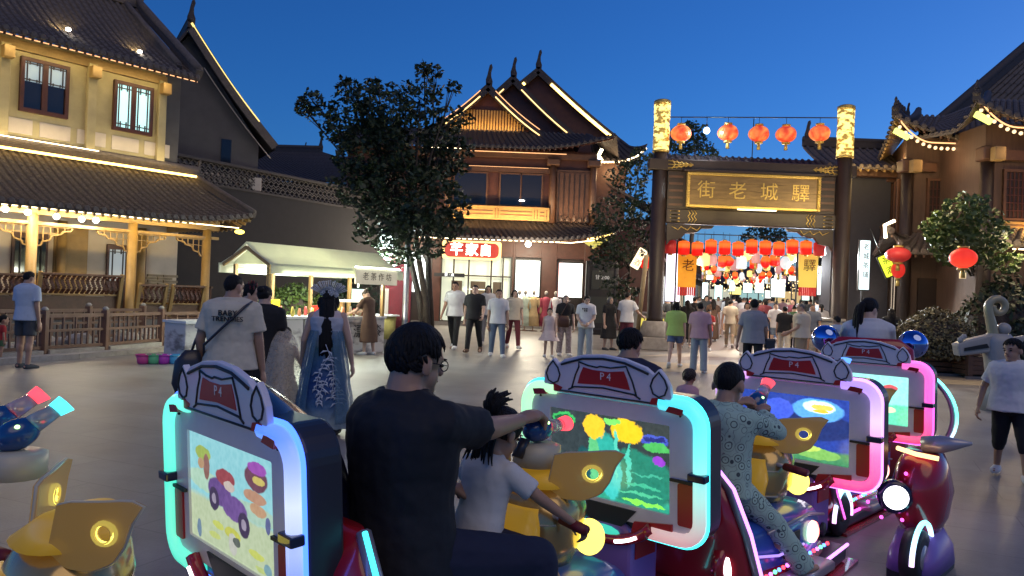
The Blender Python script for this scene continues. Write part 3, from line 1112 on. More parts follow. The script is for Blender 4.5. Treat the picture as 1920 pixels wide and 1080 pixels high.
    # three stepped gables
    for i, (xc, y0, y1, hw, zb, za, led) in enumerate(((-1.5, 1.0, 3.2, 2.55, 9.2, 11.35, m_led_soft), (-0.35, 3.0, 5.2, 3.2, 9.5, 12.35, m_led_w), (0.95, 5.0, 11.0, 5.2, 9.2, 13.4, m_led))):
        gb = empty('gable', (0, 0, 0), parent=T)
        MB().prism([(xc - hw, y0 + 0.25, zb), (xc + hw, y0 + 0.25, zb), (xc, y0 + 0.25, za - 0.15)], (0, 0.25, 0)).build('gable_wall', m_wood_red, gb)
        for s in (-1, 1):
            a, b = (xc + s * (hw + 0.35), y0 - 0.1, zb - 0.2), (xc + s * (hw + 0.35), y1, zb - 0.2)
            c, d = (xc, y0 - 0.1, za), (xc, y1, za)
            if s < 0:
                roof_slope(gb, b, a, d, c, sag=0.25, sp=0.3, nt=9, ma=m_tile_dk, name='gable_roof', discs=False)
            else:
                roof_slope(gb, a, b, c, d, sag=0.25, sp=0.3, nt=9, ma=m_tile_dk, name='gable_roof', discs=False)
            mb = MB()
            f = lambda t: V((xc + s * (hw + 0.35) * t, y0 - 0.16, za - (za - zb + 0.2) * t - 0.15 * math.sin(math.pi * t) + 0.02))
            for k in range(8):
                mb.bar(f(k / 8), f((k + 1) / 8), 0.14, 0.34)
            mb.build('bargeboard', m_tile_dk, gb)
            mb = MB()
            lo, hi = (1, 7) if i < 2 else (1, 6)
            mb.tube([f(k / 8) + V((0, -0.09, -0.1)) for k in range(lo, hi + 1)], 0.03 if i < 2 else 0.085, 6)
            mb.build('light_strip', (m_led_gable if i < 2 else m_led), gb)
            if i == 0:
                mb = MB()
                mb.tube([f(k / 8) + V((0, -0.09, 0.18)) for k in range(1, 8)], 0.02, 6)
                mb.build('light_strip', m_led_soft, gb)
        ridge(gb, (xc, y0 - 0.1, za), (xc, y1, za), 0.2, 0.3)
        finial(gb, (xc, y0 + 0.1, za + 0.1), 1.18)
    # corrugated screen lit from below in the first gable
    mb = MB()
    for k in range(26):
        mb.span(-3.3 + k * 0.14, -3.3 + k * 0.14 + 0.08, 1.16, 1.22, 9.42, 9.42 + min(0.95, 0.2 + 0.6 * min(k, 25 - k) / 5))
    stuff(mb.build('gable_screen', m_wood_y, T))
    aim(lamp('AREA', (-1.5, 0.75, 9.42), 30, (1, 0.6, 0.2), T, 3.0, name='strip_light', sy=0.05), (-1.5, 1.3, 9.9))


gable_hall()


# ------------------------------------------------------------------ gate over the street
def lantern_mat(name, col, s, hot=(1, 0.75, 0.25), zoff=-0.02, rp=(0.175, 0.27)):
    ma = mat(name, tuple(c * 0.5 for c in col), 0.6)
    n, l = ma.node_tree.nodes, ma.node_tree.links
    b = n['Principled BSDF']
    tc = n.new('ShaderNodeTexCoord')
    mp = n.new('ShaderNodeMapping')
    mp.inputs['Location'].default_value = (0, 0, zoff)
    l.new(tc.outputs['Object'], mp.inputs[0])
    gr = n.new('ShaderNodeVectorMath')
    gr.operation = 'LENGTH'
    l.new(mp.outputs[0], gr.inputs[0])
    cr = n.new('ShaderNodeValToRGB')
    cr.color_ramp.elements[0].position = rp[0]
    cr.color_ramp.elements[0].color = (hot[0], hot[1], hot[2], 1)
    cr.color_ramp.elements[1].position = rp[1]
    cr.color_ramp.elements[1].color = (*col, 1)
    l.new(gr.outputs['Value'], cr.inputs[0])
    l.new(cr.outputs[0], b.inputs['Emission Color'])
    b.inputs['Emission Strength'].default_value = s
    return ma


m_lan_red = lantern_mat('red_lantern_lit', (0.62, 0.007, 0.004), 1.0, hot=(1, 0.17, 0.02), zoff=-0.10, rp=(0.182, 0.225))
m_lan_dull = mat('red_lantern_faint_glow', (0.45, 0.03, 0.03), 0.5, emit=(0.5, 0.02, 0.02), es=0.25)  # faint emission painted on the shade; no lamp inside
m_lan_yel = glow('yellow_lantern_lit', (1.0, 0.68, 0.22), 1.0)
m_lan_wht = glow('white_lantern_lit', (0.75, 0.82, 0.85), 0.6)
m_lan_pnk = glow('pink_lantern_lit', (0.8, 0.38, 0.36), 0.4)


def lantern(p, r, h, ma, label, group, drum=False, tassel=True, cord=0.3):
    o = empty('lantern', p, 0, label, 'lantern', group)
    if drum:
        MB().lathe([(r * 0.7, -h / 2), (r, -h / 2 + 0.03), (r, h / 2 - 0.03), (r * 0.7, h / 2)], n=14).build('shade', ma, o)
    else:
        n = 18
        mb = MB()
        vs, fs = [], []
        for k in range(11):
            a = -math.pi / 2 + math.pi * k / 10
            for j in range(n):
                t = 2 * math.pi * j / n
                q = r * max(0.25, math.cos(a)) * (1.0 if j % 2 == 0 else 0.94)
                vs.append((q * math.cos(t), q * math.sin(t), h / 2 * math.sin(a)))
        for k in range(10):
            for j in range(n):
                fs.append((k * n + j, k * n + (j + 1) % n, (k + 1) * n + (j + 1) % n, (k + 1) * n + j))
        fs.append(tuple(reversed(range(n))))
        fs.append(tuple(10 * n + j for j in range(n)))
        mb.add(vs, fs, True)
        mb.build('shade', ma, o)
    for z in (-h / 2 - 0.02, h / 2 + 0.02):
        MB().lathe([(r * 0.4, -0.025), (r * 0.4, 0.025)], (0, 0, z), 12).build('rim', m_gold, o)
    MB().tube([(0, 0, h / 2 + 0.03), (0, 0, h / 2 + 0.03 + cord)], 0.008, 5).build('cord', m_black, o)
    if tassel:
        MB().lathe([(0.02, 0), (0.045, -0.03), (0.06, -0.2)], (0, 0, -h / 2 - 0.04), 10).build('tassel', m_gold, o)
    return o


def gate():
    T = empty('street_gate', (0, 0, 0), 0, 'timber street gate with gilded name board between two tall posts', 'gate')
    zt = 7.75
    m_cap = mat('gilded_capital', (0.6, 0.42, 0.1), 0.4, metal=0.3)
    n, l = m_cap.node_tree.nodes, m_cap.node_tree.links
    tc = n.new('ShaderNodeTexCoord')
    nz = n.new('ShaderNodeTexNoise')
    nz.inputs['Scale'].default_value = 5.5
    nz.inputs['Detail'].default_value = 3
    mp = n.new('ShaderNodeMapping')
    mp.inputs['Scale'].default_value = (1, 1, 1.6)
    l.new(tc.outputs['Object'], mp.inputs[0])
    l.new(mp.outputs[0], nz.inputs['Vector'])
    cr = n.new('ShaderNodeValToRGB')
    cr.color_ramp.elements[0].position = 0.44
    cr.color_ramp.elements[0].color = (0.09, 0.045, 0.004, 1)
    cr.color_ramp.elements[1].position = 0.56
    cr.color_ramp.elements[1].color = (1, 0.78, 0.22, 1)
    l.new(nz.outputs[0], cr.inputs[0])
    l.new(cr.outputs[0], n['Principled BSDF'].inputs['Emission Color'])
    n['Principled BSDF'].inputs['Emission Strength'].default_value = 1.5  # mottled emission puts the lamplight on the carving into its colour
    for P in (GL, GR):
        po = MB().lathe([(0.27, 0.9), (0.25, 1.0), (0.235, 6.3)], P, 20).build('post', m_wood_dk, T)
        # carved gilded sleeve: relief ridges
        mb = MB()
        k, nn = 40, 26
        vs, fs = [], []
        for i in range(k + 1):
            z = 6.3 + (zt - 6.3) * i / k
            for j in range(nn):
                t = 2 * math.pi * j / nn
                rr = 0.25 + 0.03 * noise.noise(V((math.cos(t) * 2, math.sin(t) * 2, z * 3.2)))
                vs.append((P.x + rr * math.cos(t), P.y + rr * math.sin(t), z))
        for i in range(k):
            for j in range(nn):
                fs.append((i * nn + j, i * nn + (j + 1) % nn, (i + 1) * nn + (j + 1) % nn, (i + 1) * nn + j))
        fs.append(tuple(k * nn + j for j in range(nn)))
        mb.add(vs, fs, True)
        sl_ = mb.build('gilded_sleeve', m_cap, po)
        MB().lathe([(0.27, zt), (0.27, zt + 0.12), (0.2, zt + 0.16)], P, 20).build('post_cap', m_gold, po)
        MB().lathe([(0.27, 6.24), (0.27, 6.3)], P, 20).build('collar', m_gold, po)
        b = MB()
        b.box((P.x, P.y, 0.2), (0.95, 0.95, 0.4))
        b.lathe([(0.44, 0.4), (0.46, 0.6), (0.36, 0.9)], P, 18)
        b.build('stone_base', m_stone, T, bevel=0.03)
        lamp('POINT', P + V((0, -3.4, 4.6)), 250, (1, 0.76, 0.42), T, 0.5, name='plaza_fill')  # fill added well in front of the post to brighten the plaza
    y = (GL.y + GR.y) / 2
    xl, xr = GL.x + 0.2, GR.x - 0.2
    MB().span(xl - 0.6, xr + 0.6, y - 0.14, y + 0.14, 5.66, 6.02).build('upper_beam', m_wood_dk, T, bevel=0.03)
    MB().span(xl, xr, y - 0.13, y + 0.13, 4.0, 4.46).build('lower_beam', m_wood_dk, T, bevel=0.03)
    for s in (-1, 1):
        xc = xl if s < 0 else xr
        # gilded scroll ends on the beams
        mb = MB()
        for k in range(5):
            x = xc - s * (0.12 + 0.14 * k)
            mb.tube([(x, y - 0.16, 5.98 - 0.02 * k), (x - s * 0.1, y - 0.17, 5.84), (x, y - 0.16, 5.7 + 0.02 * k)], 0.02, 6)
        for zz in (5.72, 5.84, 5.96):
            mb.tube([(xc, y - 0.16, zz), (xc - s * 0.75, y - 0.16, 5.84)], 0.016, 6)
        stuff(mb.build('gilded_scroll', m_gold, T))
        mb = MB()
        for k in range(3):
            for zz in (4.06, 4.16, 4.27, 4.38):
                mb.bar((xc - s * (0.12 + 0.02 * k), y - 0.15, zz), (xc - s * (0.42 - 0.05 * k), y - 0.15, zz), 0.02, 0.02)
            x = xc - s * (0.68 + 0.1 * k)
            mb.tube([(x, y - 0.15, 4.42), (x - s * 0.07, y - 0.15, 4.32), (x, y - 0.15, 4.23), (x - s * 0.07, y - 0.15, 4.13), (x, y - 0.15, 4.04)], 0.012, 6)
        stuff(mb.build('gilded_scroll', m_gold, T))
        # openwork bracket below the lower beam
        pts = [(0, 3.98), (1.5, 3.98), (1.42, 3.88), (1.1, 3.86), (0.95, 3.74), (0.6, 3.7), (0.45, 3.52), (0.12, 3.46), (0, 3.3)]
        MB().prism([(xc - s * (a + 0.05), y - 0.06, z) for a, z in pts], (0, 0.12, 0)).build('carved_bracket', m_wood_dk, T, bevel=0.01)
        mb = MB()
        for k in range(3):
            mb.tube([(xc - s * (0.2 + 0.3 * k), y - 0.075, 3.9), (xc - s * (0.4 + 0.3 * k), y - 0.075, 3.8), (xc - s * (0.5 + 0.3 * k), y - 0.075, 3.92)], 0.014, 6)
        stuff(mb.build('gilded_scroll', m_gold, T))
    # dark boards filling the frame beside and behind the name board, and a low tiled coping on top
    for (a, b) in ((xl + 0.03, 5.3), (9.52, xr - 0.03)):
        MB().span(a, b, y - 0.05, y + 0.05, 4.47, 5.65).build('infill_board', m_wood_dk, T)
        for k in range(5):
            MB().span(a + 0.04, b - 0.04, y - 0.08, y - 0.051, 4.56 + k * 0.22, 4.63 + k * 0.22).build('infill_slat', m_wood_md, T)
    MB().span(5.3, 9.52, y - 0.05, y + 0.05, 4.47, 5.65).build('infill_board', m_wood_dk, T)
    roof_slope(T, (xl + 0.1, y + 0.16, 5.98), (xr - 0.1, y + 0.16, 5.98), (xl + 0.1, y + 0.75, 6.3), (xr - 0.1, y + 0.75, 6.3), sag=0.02, sp=0.2, r=0.06, nt=4, ma=m_tile_dk, name='coping_roof', discs=False)
    # name board
    s = empty('name_board', (0, 0, 0), parent=T)
    x0, x1, z0, z1 = 5.32, 9.5, 4.5, 5.6
    m_board = mat('gilt_brown_board', (0.19, 0.125, 0.055), 0.42, metal=0.3, var=0.35, vs=2.5, stretch=(1, 1, 5))
    for i in range(4):
        MB().span(x0 + 0.08, x1 - 0.08, y - 0.30, y - 0.22, z0 + 0.08 + i * 0.235, z0 + 0.08 + i * 0.235 + 0.231).build('plank', m_board, s, bevel=0.004)
    f = MB()
    for (a, b, c, d) in ((x0, x0 + 0.1, z0, z1), (x1 - 0.1, x1, z0, z1), (x0 + 0.1, x1 - 0.1, z1 - 0.09, z1), (x0 + 0.1, x1 - 0.1, z0, z0 + 0.09)):
        f.span(a, b, y - 0.36, y - 0.2, c, d)
    f.build('frame', m_gold, s, bevel=0.02)
    MB().span(x0 - 0.12, x1 + 0.12, y - 0.42, y - 0.15, z1, z1 + 0.07).build('cornice', m_wood_dk, s, bevel=0.01)
    mb = MB()
    for sx in (x0 + 0.05, x1 - 0.05):
        for k in range(14):
            mb.ball((sx, y - 0.37, z0 + 0.08 + k * 0.075), (0.05, 0.03, 0.03), 8, 5)
    stuff(mb.build('frame_beading', m_gold, s))
    for k, ch in enumerate('街老城驛'):
        text(ch, 0.58, m_gold, s, (x0 + 0.62 + k * 0.98, y - 0.305, (z0 + z1) / 2 - 0.02), ext=0.012)
    MB().span(6.9, 8.1, y - 0.44, y - 0.40, z0 - 0.04, z0 - 0.015).build('light_strip', m_led_w, s)
    for k in range(3):
        x = 6.0 + k * 1.42
        aim(lamp('AREA', (x, y - 0.95, z0 - 0.15), 6, (1, 0.78, 0.3), T, 1.2, name='board_light', sy=0.06), (x, y - 0.25, z0 + 0.6))
    # wire and round lanterns
    MB().tube([GL + V((0, -0.1, 7.35)), GR + V((0, -0.1, 7.5))], 0.018, 6).build('wire', m_black, T)
    MB().tube([(7.4, y - 0.05, 6.0), (7.42, y - 0.05, 7.4)], 0.015, 6).build('wire', m_black, T)
    m_round = mat('round_lantern_lit', (0.5, 0.08, 0.03), 0.45)
    n, l = m_round.node_tree.nodes, m_round.node_tree.links
    tc = n.new('ShaderNodeTexCoord')
    nz = n.new('ShaderNodeTexNoise')
    nz.inputs['Scale'].default_value = 3.2
    nz.inputs['Distortion'].default_value = 0.8
    oi = n.new('ShaderNodeObjectInfo')
    ad = n.new('ShaderNodeVectorMath')
    l.new(tc.outputs['Object'], ad.inputs[0])
    l.new(oi.outputs['Random'], ad.inputs[1])
    l.new(ad.outputs[0], nz.inputs['Vector'])
    cr = n.new('ShaderNodeValToRGB')
    cr.color_ramp.elements[0].position = 0.35
    cr.color_ramp.elements[0].color = (0.5, 0.025, 0.012, 1)
    cr.color_ramp.elements[1].position = 0.75
    cr.color_ramp.elements[1].color = (1, 0.36, 0.08, 1)
    l.new(nz.outputs[0], cr.inputs[0])
    l.new(cr.outputs[0], n['Principled BSDF'].inputs['Emission Color'])
    n['Principled BSDF'].inputs['Emission Strength'].default_value = 0.85
    names = ['first', 'second', 'third', 'fourth', 'fifth']
    for k, (px, py) in enumerate(((1277, 250), (1365, 249), (1423, 251), (1474, 252), (1537, 250))):
        p = W(px, py, 24.35)
        lantern(p, 0.33, 0.52, m_round, names[k] + ' round orange-red lantern from the ochre-building side on the wire above the gate' if False else
                'round orange-red lantern on the gate wire, ' + names[k] + ' from the hall side', 'round lanterns on the gate wire', cord=max(0.05, 7.36 + 0.026 * (p.x - 4.5) - p.z - 0.3))
    # row of drum lanterns
    for k in range(12):
        px = 1257 + k * 25.4
        p = W(px, 463 + (k % 3) * 2, 24.9)
        dull = k in (0, 11)
        nm = ['first', 'second', 'third', 'fourth', 'fifth', 'sixth', 'seventh', 'eighth', 'ninth', 'tenth', 'eleventh', 'twelfth'][k]
        lantern(p, 0.185, 0.44, m_lan_dull if dull else m_lan_red, ('unlit dark' if dull else 'glowing') + ' red drum lantern under the gate beam, ' + nm + ' from the hall side',
                'drum lanterns under the gate beam', drum=True, tassel=False, cord=max(0.04, 3.72 - p.z - 0.22))
    MB().tube([V((4.7, 24.9, 3.74)), V((10.2, 24.9, 3.74))], 0.012, 6).build('wire', m_black, T)
    # string of small red lanterns beside the name board
    for k in range(5):
        p = W(1537, 349 + k * 11.5, 24.9)
        lantern(p, 0.16, 0.17, m_lan_red, 'small red lantern in the vertical string beside the name board, ' + names[k] + ' from its top', 'vertical string of small lanterns', tassel=False, cord=0.02)
    # side lean-to stone boxes
    for (px, py, d, wx, h) in ((1218, 650, 23.6, 1.0, 1.15), (1545, 668, 24.1, 0.9, 1.2)):
        p = G(px, py)
        bx = empty('stone_plinth', (p.x, p.y, 0), R(4), 'square stone plinth ' + ('with a yellow lit notice beside the gate post nearer the hall' if px < 1300 else 'at the foot of the gate post farther from the hall'), 'plinth')
        MB().span(-wx / 2, wx / 2, -0.3, 0.35, 0, h - 0.08).build('body', m_stone, bx, bevel=0.02)
        MB().span(-wx / 2 - 0.05, wx / 2 + 0.05, -0.36, 0.4, h - 0.08, h).build('top_slab', m_stone, bx, bevel=0.02)
        if px < 1300:
            MB().span(-0.4, 0.36, -0.33, -0.305, 0.2, 0.95).build('notice', glow('yellow_notice', (0.9, 0.75, 0.12), 0.7), bx)
            MB().span(-0.2, 0.42, -0.345, -0.33, 0.12, 0.5).build('notice_print', mat('brown_print', (0.25, 0.08, 0.04), 0.5), bx)
    a, b = G(1192, 652), W(1212, 480, 23.4)
    MB().tube([(a.x, a.y, 0), b], 0.07, 10).build('leaning_pole', mat('bamboo', (0.36, 0.27, 0.15), 0.5, var=0.2), None)
    tag(bpy.data.objects['leaning_pole'], 'tan pole leaning beside the gate post nearer the hall', 'pole')
    return T


gate()


def hip_ridge(parent, P, u, w=0.2, h=0.26, ma=None):
    mb = MB()
    k = 12
    pts = [P(u, i / k) for i in range(k + 1)]
    for i in range(k):
        mb.bar(pts[i] + V((0, 0, h * 0.42)), pts[i + 1] + V((0, 0, h * 0.42)), w, h * 0.8)
    mb.tube([p + V((0, 0, h * 0.84)) for p in pts], w * 0.55, 8)
    return mb.build('hip_ridge', ma or m_tile_dk, parent)


# ------------------------------------------------------------------ right-hand timber hall
m_wall_br = mat('brown_boarded_wall', (0.10, 0.06, 0.042), 0.55, var=0.3, vs=2, bump=0.3, bs=12, stretch=(6, 6, 0.6))


def corner_hall():
    T = empty('corner_hall', (0, 0, 0), 0, 'brown timber hall with upturned tiled eaves on the street corner', 'building')
    p = W(1690, 560, 25.0)
    xa, ya = p.x, 25.0           # street corner of the block behind
    xb, yb = W(1838, 560, 22.6).x, 22.6   # projecting bay
    X1 = 24.0
    # walls
    sd = SDIR * 14
    pts = [V((xa, ya, 0)), V((X1, ya, 0)), V((X1, ya + 13, 0)), V((xa + sd.x, ya + sd.y, 0))]
    MB().prism(pts, (0, 0, 7.15)).build('wall', m_wall_br, T)
    MB().span(xb, X1, yb, ya, 0, 7.1).build('bay_wall', m_wall_br, T)
    # columns and beams
    for (x, y) in ((xa, ya - 0.12), (xa + 2.35, ya - 0.12), (xb, yb - 0.12), (xb + 2.1, yb - 0.12)):
        MB().lathe([(0.2, 0), (0.18, 6.4)], (x, y, 0), 14).build('column', m_wood_dk, T)
        MB().span(x - 0.32, x + 0.32, y - 0.35, y + 0.12, 5.95, 6.35).build('capital', m_wood_md, T, bevel=0.05)
        MB().span(x - 0.16, x + 0.16, y - 0.62, y - 0.36, 5.9, 6.3).build('beam_end', m_wood_y, T, bevel=0.03)
    MB().span(xa + 0.2, xb - 0.2, ya - 0.22, ya, 6.02, 6.3).build('beam', m_wood_md, T)
    MB().span(xb + 0.2, X1, yb - 0.22, yb, 6.02, 6.3).build('beam', m_wood_md, T)
    for k in range(3):
        q = V((xa, ya, 0)) + SDIR * (2.2 + 3.2 * k) - SNOR * 0.1
        MB().lathe([(0.2, 0), (0.18, 6.4)], q, 14).build('column', m_wood_dk, T)
        MB().box((q.x - 0.05, q.y, 6.15), (0.5, 0.5, 0.36)).build('capital', m_wood_md, T, bevel=0.04)
    # lattice windows
    def lat(x0, x1, y, z0, z1, ma=m_wood_md):
        wd = empty('window', (0, 0, 0), parent=T)
        MB().span(x0, x1, y - 0.05, y - 0.003, z0, z1).build('shutter', m_wood_dk, wd)
        f = MB()
        for (a, b, c, d) in ((x0 - 0.08, x0, z0 - 0.08, z1 + 0.08), (x1, x1 + 0.08, z0 - 0.08, z1 + 0.08), (x0, x1, z1, z1 + 0.08), (x0, x1, z0 - 0.08, z0)):
            f.span(a, b, y - 0.1, y - 0.002, c, d)
        f.build('frame', ma, wd)
        mb = MB()
        n = int((x1 - x0) / 0.12)
        for k in range(1, n):
            mb.span(x0 + k * (x1 - x0) / n - 0.012, x0 + k * (x1 - x0) / n + 0.012, y - 0.08, y - 0.05, z0, z1)
        for k in range(1, 6):
            z = z0 + k * (z1 - z0) / 6
            mb.span(x0, x1, y - 0.085, y - 0.05, z - 0.012, z + 0.012)
        stuff(mb.build('lattice', m_wood_red, wd))
    lat(xa + 0.75, xa + 1.75, ya, 4.2, 5.75)
    lat(xb + 0.6, xb + 1.7, yb, 4.35, 5.7)
    MB().span(xb + 0.25, xb + 2.0, yb - 0.16, yb - 0.004, 3.85, 4.25).build('panel', m_wood_y, T, bevel=0.02)
    for z in (3.95, 4.1):
        MB().span(xb + 0.4, xb + 1.9, yb - 0.19, yb - 0.163, z, z + 0.05).build('rail_slat', m_wood_md, T)
    lamp('POINT', (xb + 1.1, yb - 0.5, 3.95), 24, (1, 0.55, 0.16), T, 0.1, name='rail_light')
    lamp('POINT', (xb - 0.4, yb - 2.2, 3.3), 130, (1, 0.78, 0.45), T, 0.4, name='bay_fill')  # fill added out beyond the eave to brighten the ground by the bay
    # street side windows
    for k in range(2):
        q = V((xa, ya, 0)) + SDIR * (0.7 + 3.0 * k)
        mb = MB()
        for zc in (4.2,):
            mb.bar(q - SNOR * 0.05 + V((0, 0, 5.0)), q - SNOR * 0.05 + SDIR * 1.3 + V((0, 0, 5.0)), 0.1, 1.7)
        wd = mb.build('window', m_darkglass, T)
        f = MB()
        for t in (0.0, 0.65, 1.3):
            f.bar(q - SNOR * 0.08 + SDIR * t + V((0, 0, 4.1)), q - SNOR * 0.08 + SDIR * t + V((0, 0, 5.9)), 0.1, 0.1)
        f.build('frame', m_wood_md, wd)
        rl = MB()
        for i in range(5):
            rl.bar(q - SNOR * 0.45 + SDIR * (0.1 + 0.28 * i) + V((0, 0, 3.75)), q - SNOR * 0.45 + SDIR * (0.1 + 0.28 * i) + V((0, 0, 4.35)), 0.05, 0.05)
        rl.bar(q - SNOR * 0.45 + V((0, 0, 4.38)), q - SNOR * 0.45 + SDIR * 1.4 + V((0, 0, 4.38)), 0.07, 0.07)
        rl.build('balcony_rail', m_wood_md, T)
    # upper roofs
    ez = 6.75
    _, Pa = roof_slope(T, (xa - 0.9, ya - 1.0, ez), (X1, ya - 1.0, ez), (xa + 1.9, ya + 3.0, 8.6), (X1, ya + 3.0, 8.6), sag=0.35, la=0.85, sp=0.26, r=0.085, nt=14, ma=m_tile_br, name='upper_roof', under=m_wood_md)
    e0 = V((xa - 0.9, ya - 1.0, ez))
    e1 = e0 + SDIR * 15
    roof_slope(T, e1, e0, V((xa + 1.9, ya + 3.0, 8.6)) + SDIR * 9, (xa + 1.9, ya + 3.0, 8.6), sag=0.35, lb=0.85, sp=0.3, r=0.085, nt=12, ma=m_tile_br, name='upper_roof_side', under=m_wood_y, discs=False)
    hip_ridge(T, Pa, 0.0)
    for k in range(5):
        q = Pa(0, 0.02 + 0.085 * k) + V((0, 0, 0.3))
        MB().lathe([(0.07, 0), (0.085, 0.08), (0.045, 0.16), (0.06, 0.22), (0.02, 0.3)], q, 8, sx=0.8).build('ridge_figure', m_tile_dk, T)
    finial(T, Pa(0, 0.5) + V((0, 0, 0.3)), 0.5)
    _, Pb = roof_slope(T, (xb - 0.9, yb - 1.0, ez), (X1, yb - 1.0, ez), (xb + 1.6, yb + 2.6, 8.5), (X1, yb + 2.6, 8.5), sag=0.3, la=0.75, sp=0.25, r=0.085, nt=13, ma=m_tile_br, name='bay_roof', under=m_wood_md)
    roof_slope(T, (xb - 0.9, ya + 0.6, ez + 0.4), (xb - 0.9, yb - 1.0, ez), (xb + 1.6, ya + 2.6, 8.5), (xb + 1.6, yb + 2.6, 8.5), sag=0.3, lb=0.75, sp=0.3, r=0.085, nt=12, ma=m_tile_br, name='bay_roof_side', discs=False)
    hip_ridge(T, Pb, 0.0)
    for k in range(4):
        q = Pb(0, 0.02 + 0.09 * k) + V((0, 0, 0.3))
        MB().lathe([(0.07, 0), (0.085, 0.08), (0.045, 0.16), (0.06, 0.22), (0.02, 0.3)], q, 8, sx=0.8).build('ridge_figure', m_tile_dk, T)
    # great roof behind
    vb_, vt_ = W(1735, 268, 28.0), W(2010, 30, 32.0)
    roof_slope(T, vb_, (X1 + 8, vb_.y, vb_.z), vt_, (X1 + 8, vt_.y, vt_.z), sag=0.0, sp=0.3, r=0.09, nt=14, ma=m_tile_br, name='great_roof', discs=False)
    ridge(T, vb_ + V((-0.1, 0, 0)), vt_ + V((-0.1, 0, 0)), 0.3, 0.4, m_tile_dk, 'verge_ridge')
    # lit rafter ends and eave lines
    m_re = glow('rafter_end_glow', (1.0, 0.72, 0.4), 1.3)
    for (x0, y0, n) in ((xa - 0.1, ya - 0.82, 11), (xb - 0.1, yb - 0.82, 13)):
        for k in range(n):
            lift = 0.62 * max(0, 1 - k / 7.0) ** 2
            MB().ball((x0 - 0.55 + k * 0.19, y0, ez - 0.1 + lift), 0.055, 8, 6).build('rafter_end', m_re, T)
        MB().tube([(x0 - 0.62 + 0.12 * k, y0 - 0.06, ez + 0.06 + 0.72 * max(0, 1 - k / 9.0) ** 2) for k in range(16)], 0.022, 6).build('light_strip', m_led_soft, T)
        MB().bar((x0 - 0.7, y0 + 0.02, ez + 0.42), (x0 - 0.25, y0 + 0.02, ez + 0.2), 0.1, 0.16).build('corner_lamp', glow('greenish_lamp', (0.75, 0.85, 0.18), 1.6), T)
        lamp('POINT', (x0 + 0.6, y0 - 0.25, ez - 0.5), 12, (1, 0.6, 0.25), T, 0.15, name='eave_glow')
    for k in range(3):
        q = e0 + SDIR * (1.5 + 2.5 * k) + V((0.35, 0, -0.35))
        lamp('POINT', q, 16, (1, 0.66, 0.28), T, 0.15, name='eave_glow')
    # lower roofs
    lz = 3.35
    roof_slope(T, (xa - 1.05, ya - 1.1, lz), (xb + 0.4, ya - 1.1, lz), (xa + 0.1, ya - 0.05, 4.0), (xb + 0.4, ya - 0.05, 4.0), sag=0.08, la=0.85, sp=0.25, r=0.095, nt=6, ma=m_tile_br, name='lower_roof', under=m_wood_md)
    roof_slope(T, (xb - 0.9, yb - 1.2, lz + 0.1), (X1, yb - 1.2, lz + 0.1), (xb + 0.1, yb - 0.05, 4.05), (X1, yb - 0.05, 4.05), sag=0.08, la=0.1, sp=0.25, r=0.095, nt=6, ma=m_tile_br, name='lower_bay_roof', under=m_wood_md)
    l0 = V((xa - 1.05, ya - 1.1, lz))
    roof_slope(T, l0 + SDIR * 13, l0, V((xa + 0.1, ya - 0.05, 4.0)) + SDIR * 12, (xa + 0.1, ya - 0.05, 4.0), sag=0.08, lb=0.85, sp=0.3, r=0.095, nt=6, ma=m_tile_br, name='lower_roof_side', discs=False)
    MB().tube([(xa - 1.1, ya - 1.1, lz + 0.4), (xa - 1.15, ya - 1.1, lz + 0.8), (xa - 0.85, ya - 1.12, lz + 0.95)], 0.05, 8).build('corner_lamp', m_led_w, T)
    MB().tube([(xb + 0.2, yb - 1.1, lz + 0.02), (xb + 2.6, yb - 1.1, lz + 0.02)], 0.02, 6).build('light_strip', m_led_w, T)
    # ground floor shop by the street corner: lit panes along the street side
    for k in range(4):
        q = V((xa, ya, 0)) + SDIR * (0.4 + 1.5 * k) - SNOR * 0.06
        mb = MB()
        mb.bar(q + V((0, 0, 1.5)), q + SDIR * 1.1 + V((0, 0, 1.5)), 0.05, 2.3)
        mb.build('shop_pane', glow('shop_pane_%d' % (k % 2), ((0.95, 0.8, 0.6), (0.8, 0.9, 0.85))[k % 2], 0.9), T)
        f = MB()
        for t in (0.0, 0.55, 1.1):
            f.bar(q + SDIR * t - SNOR * 0.05 + V((0, 0, 0.3)), q + SDIR * t - SNOR * 0.05 + V((0, 0, 2.7)), 0.06, 0.06)
        f.build('frame', m_wood_dk, T)
    MB().span(xa + 0.5, xa + 1.5, ya - 0.06, ya - 0.004, 0.5, 2.6).build('shop_door', m_wood_dk, T)


corner_hall()


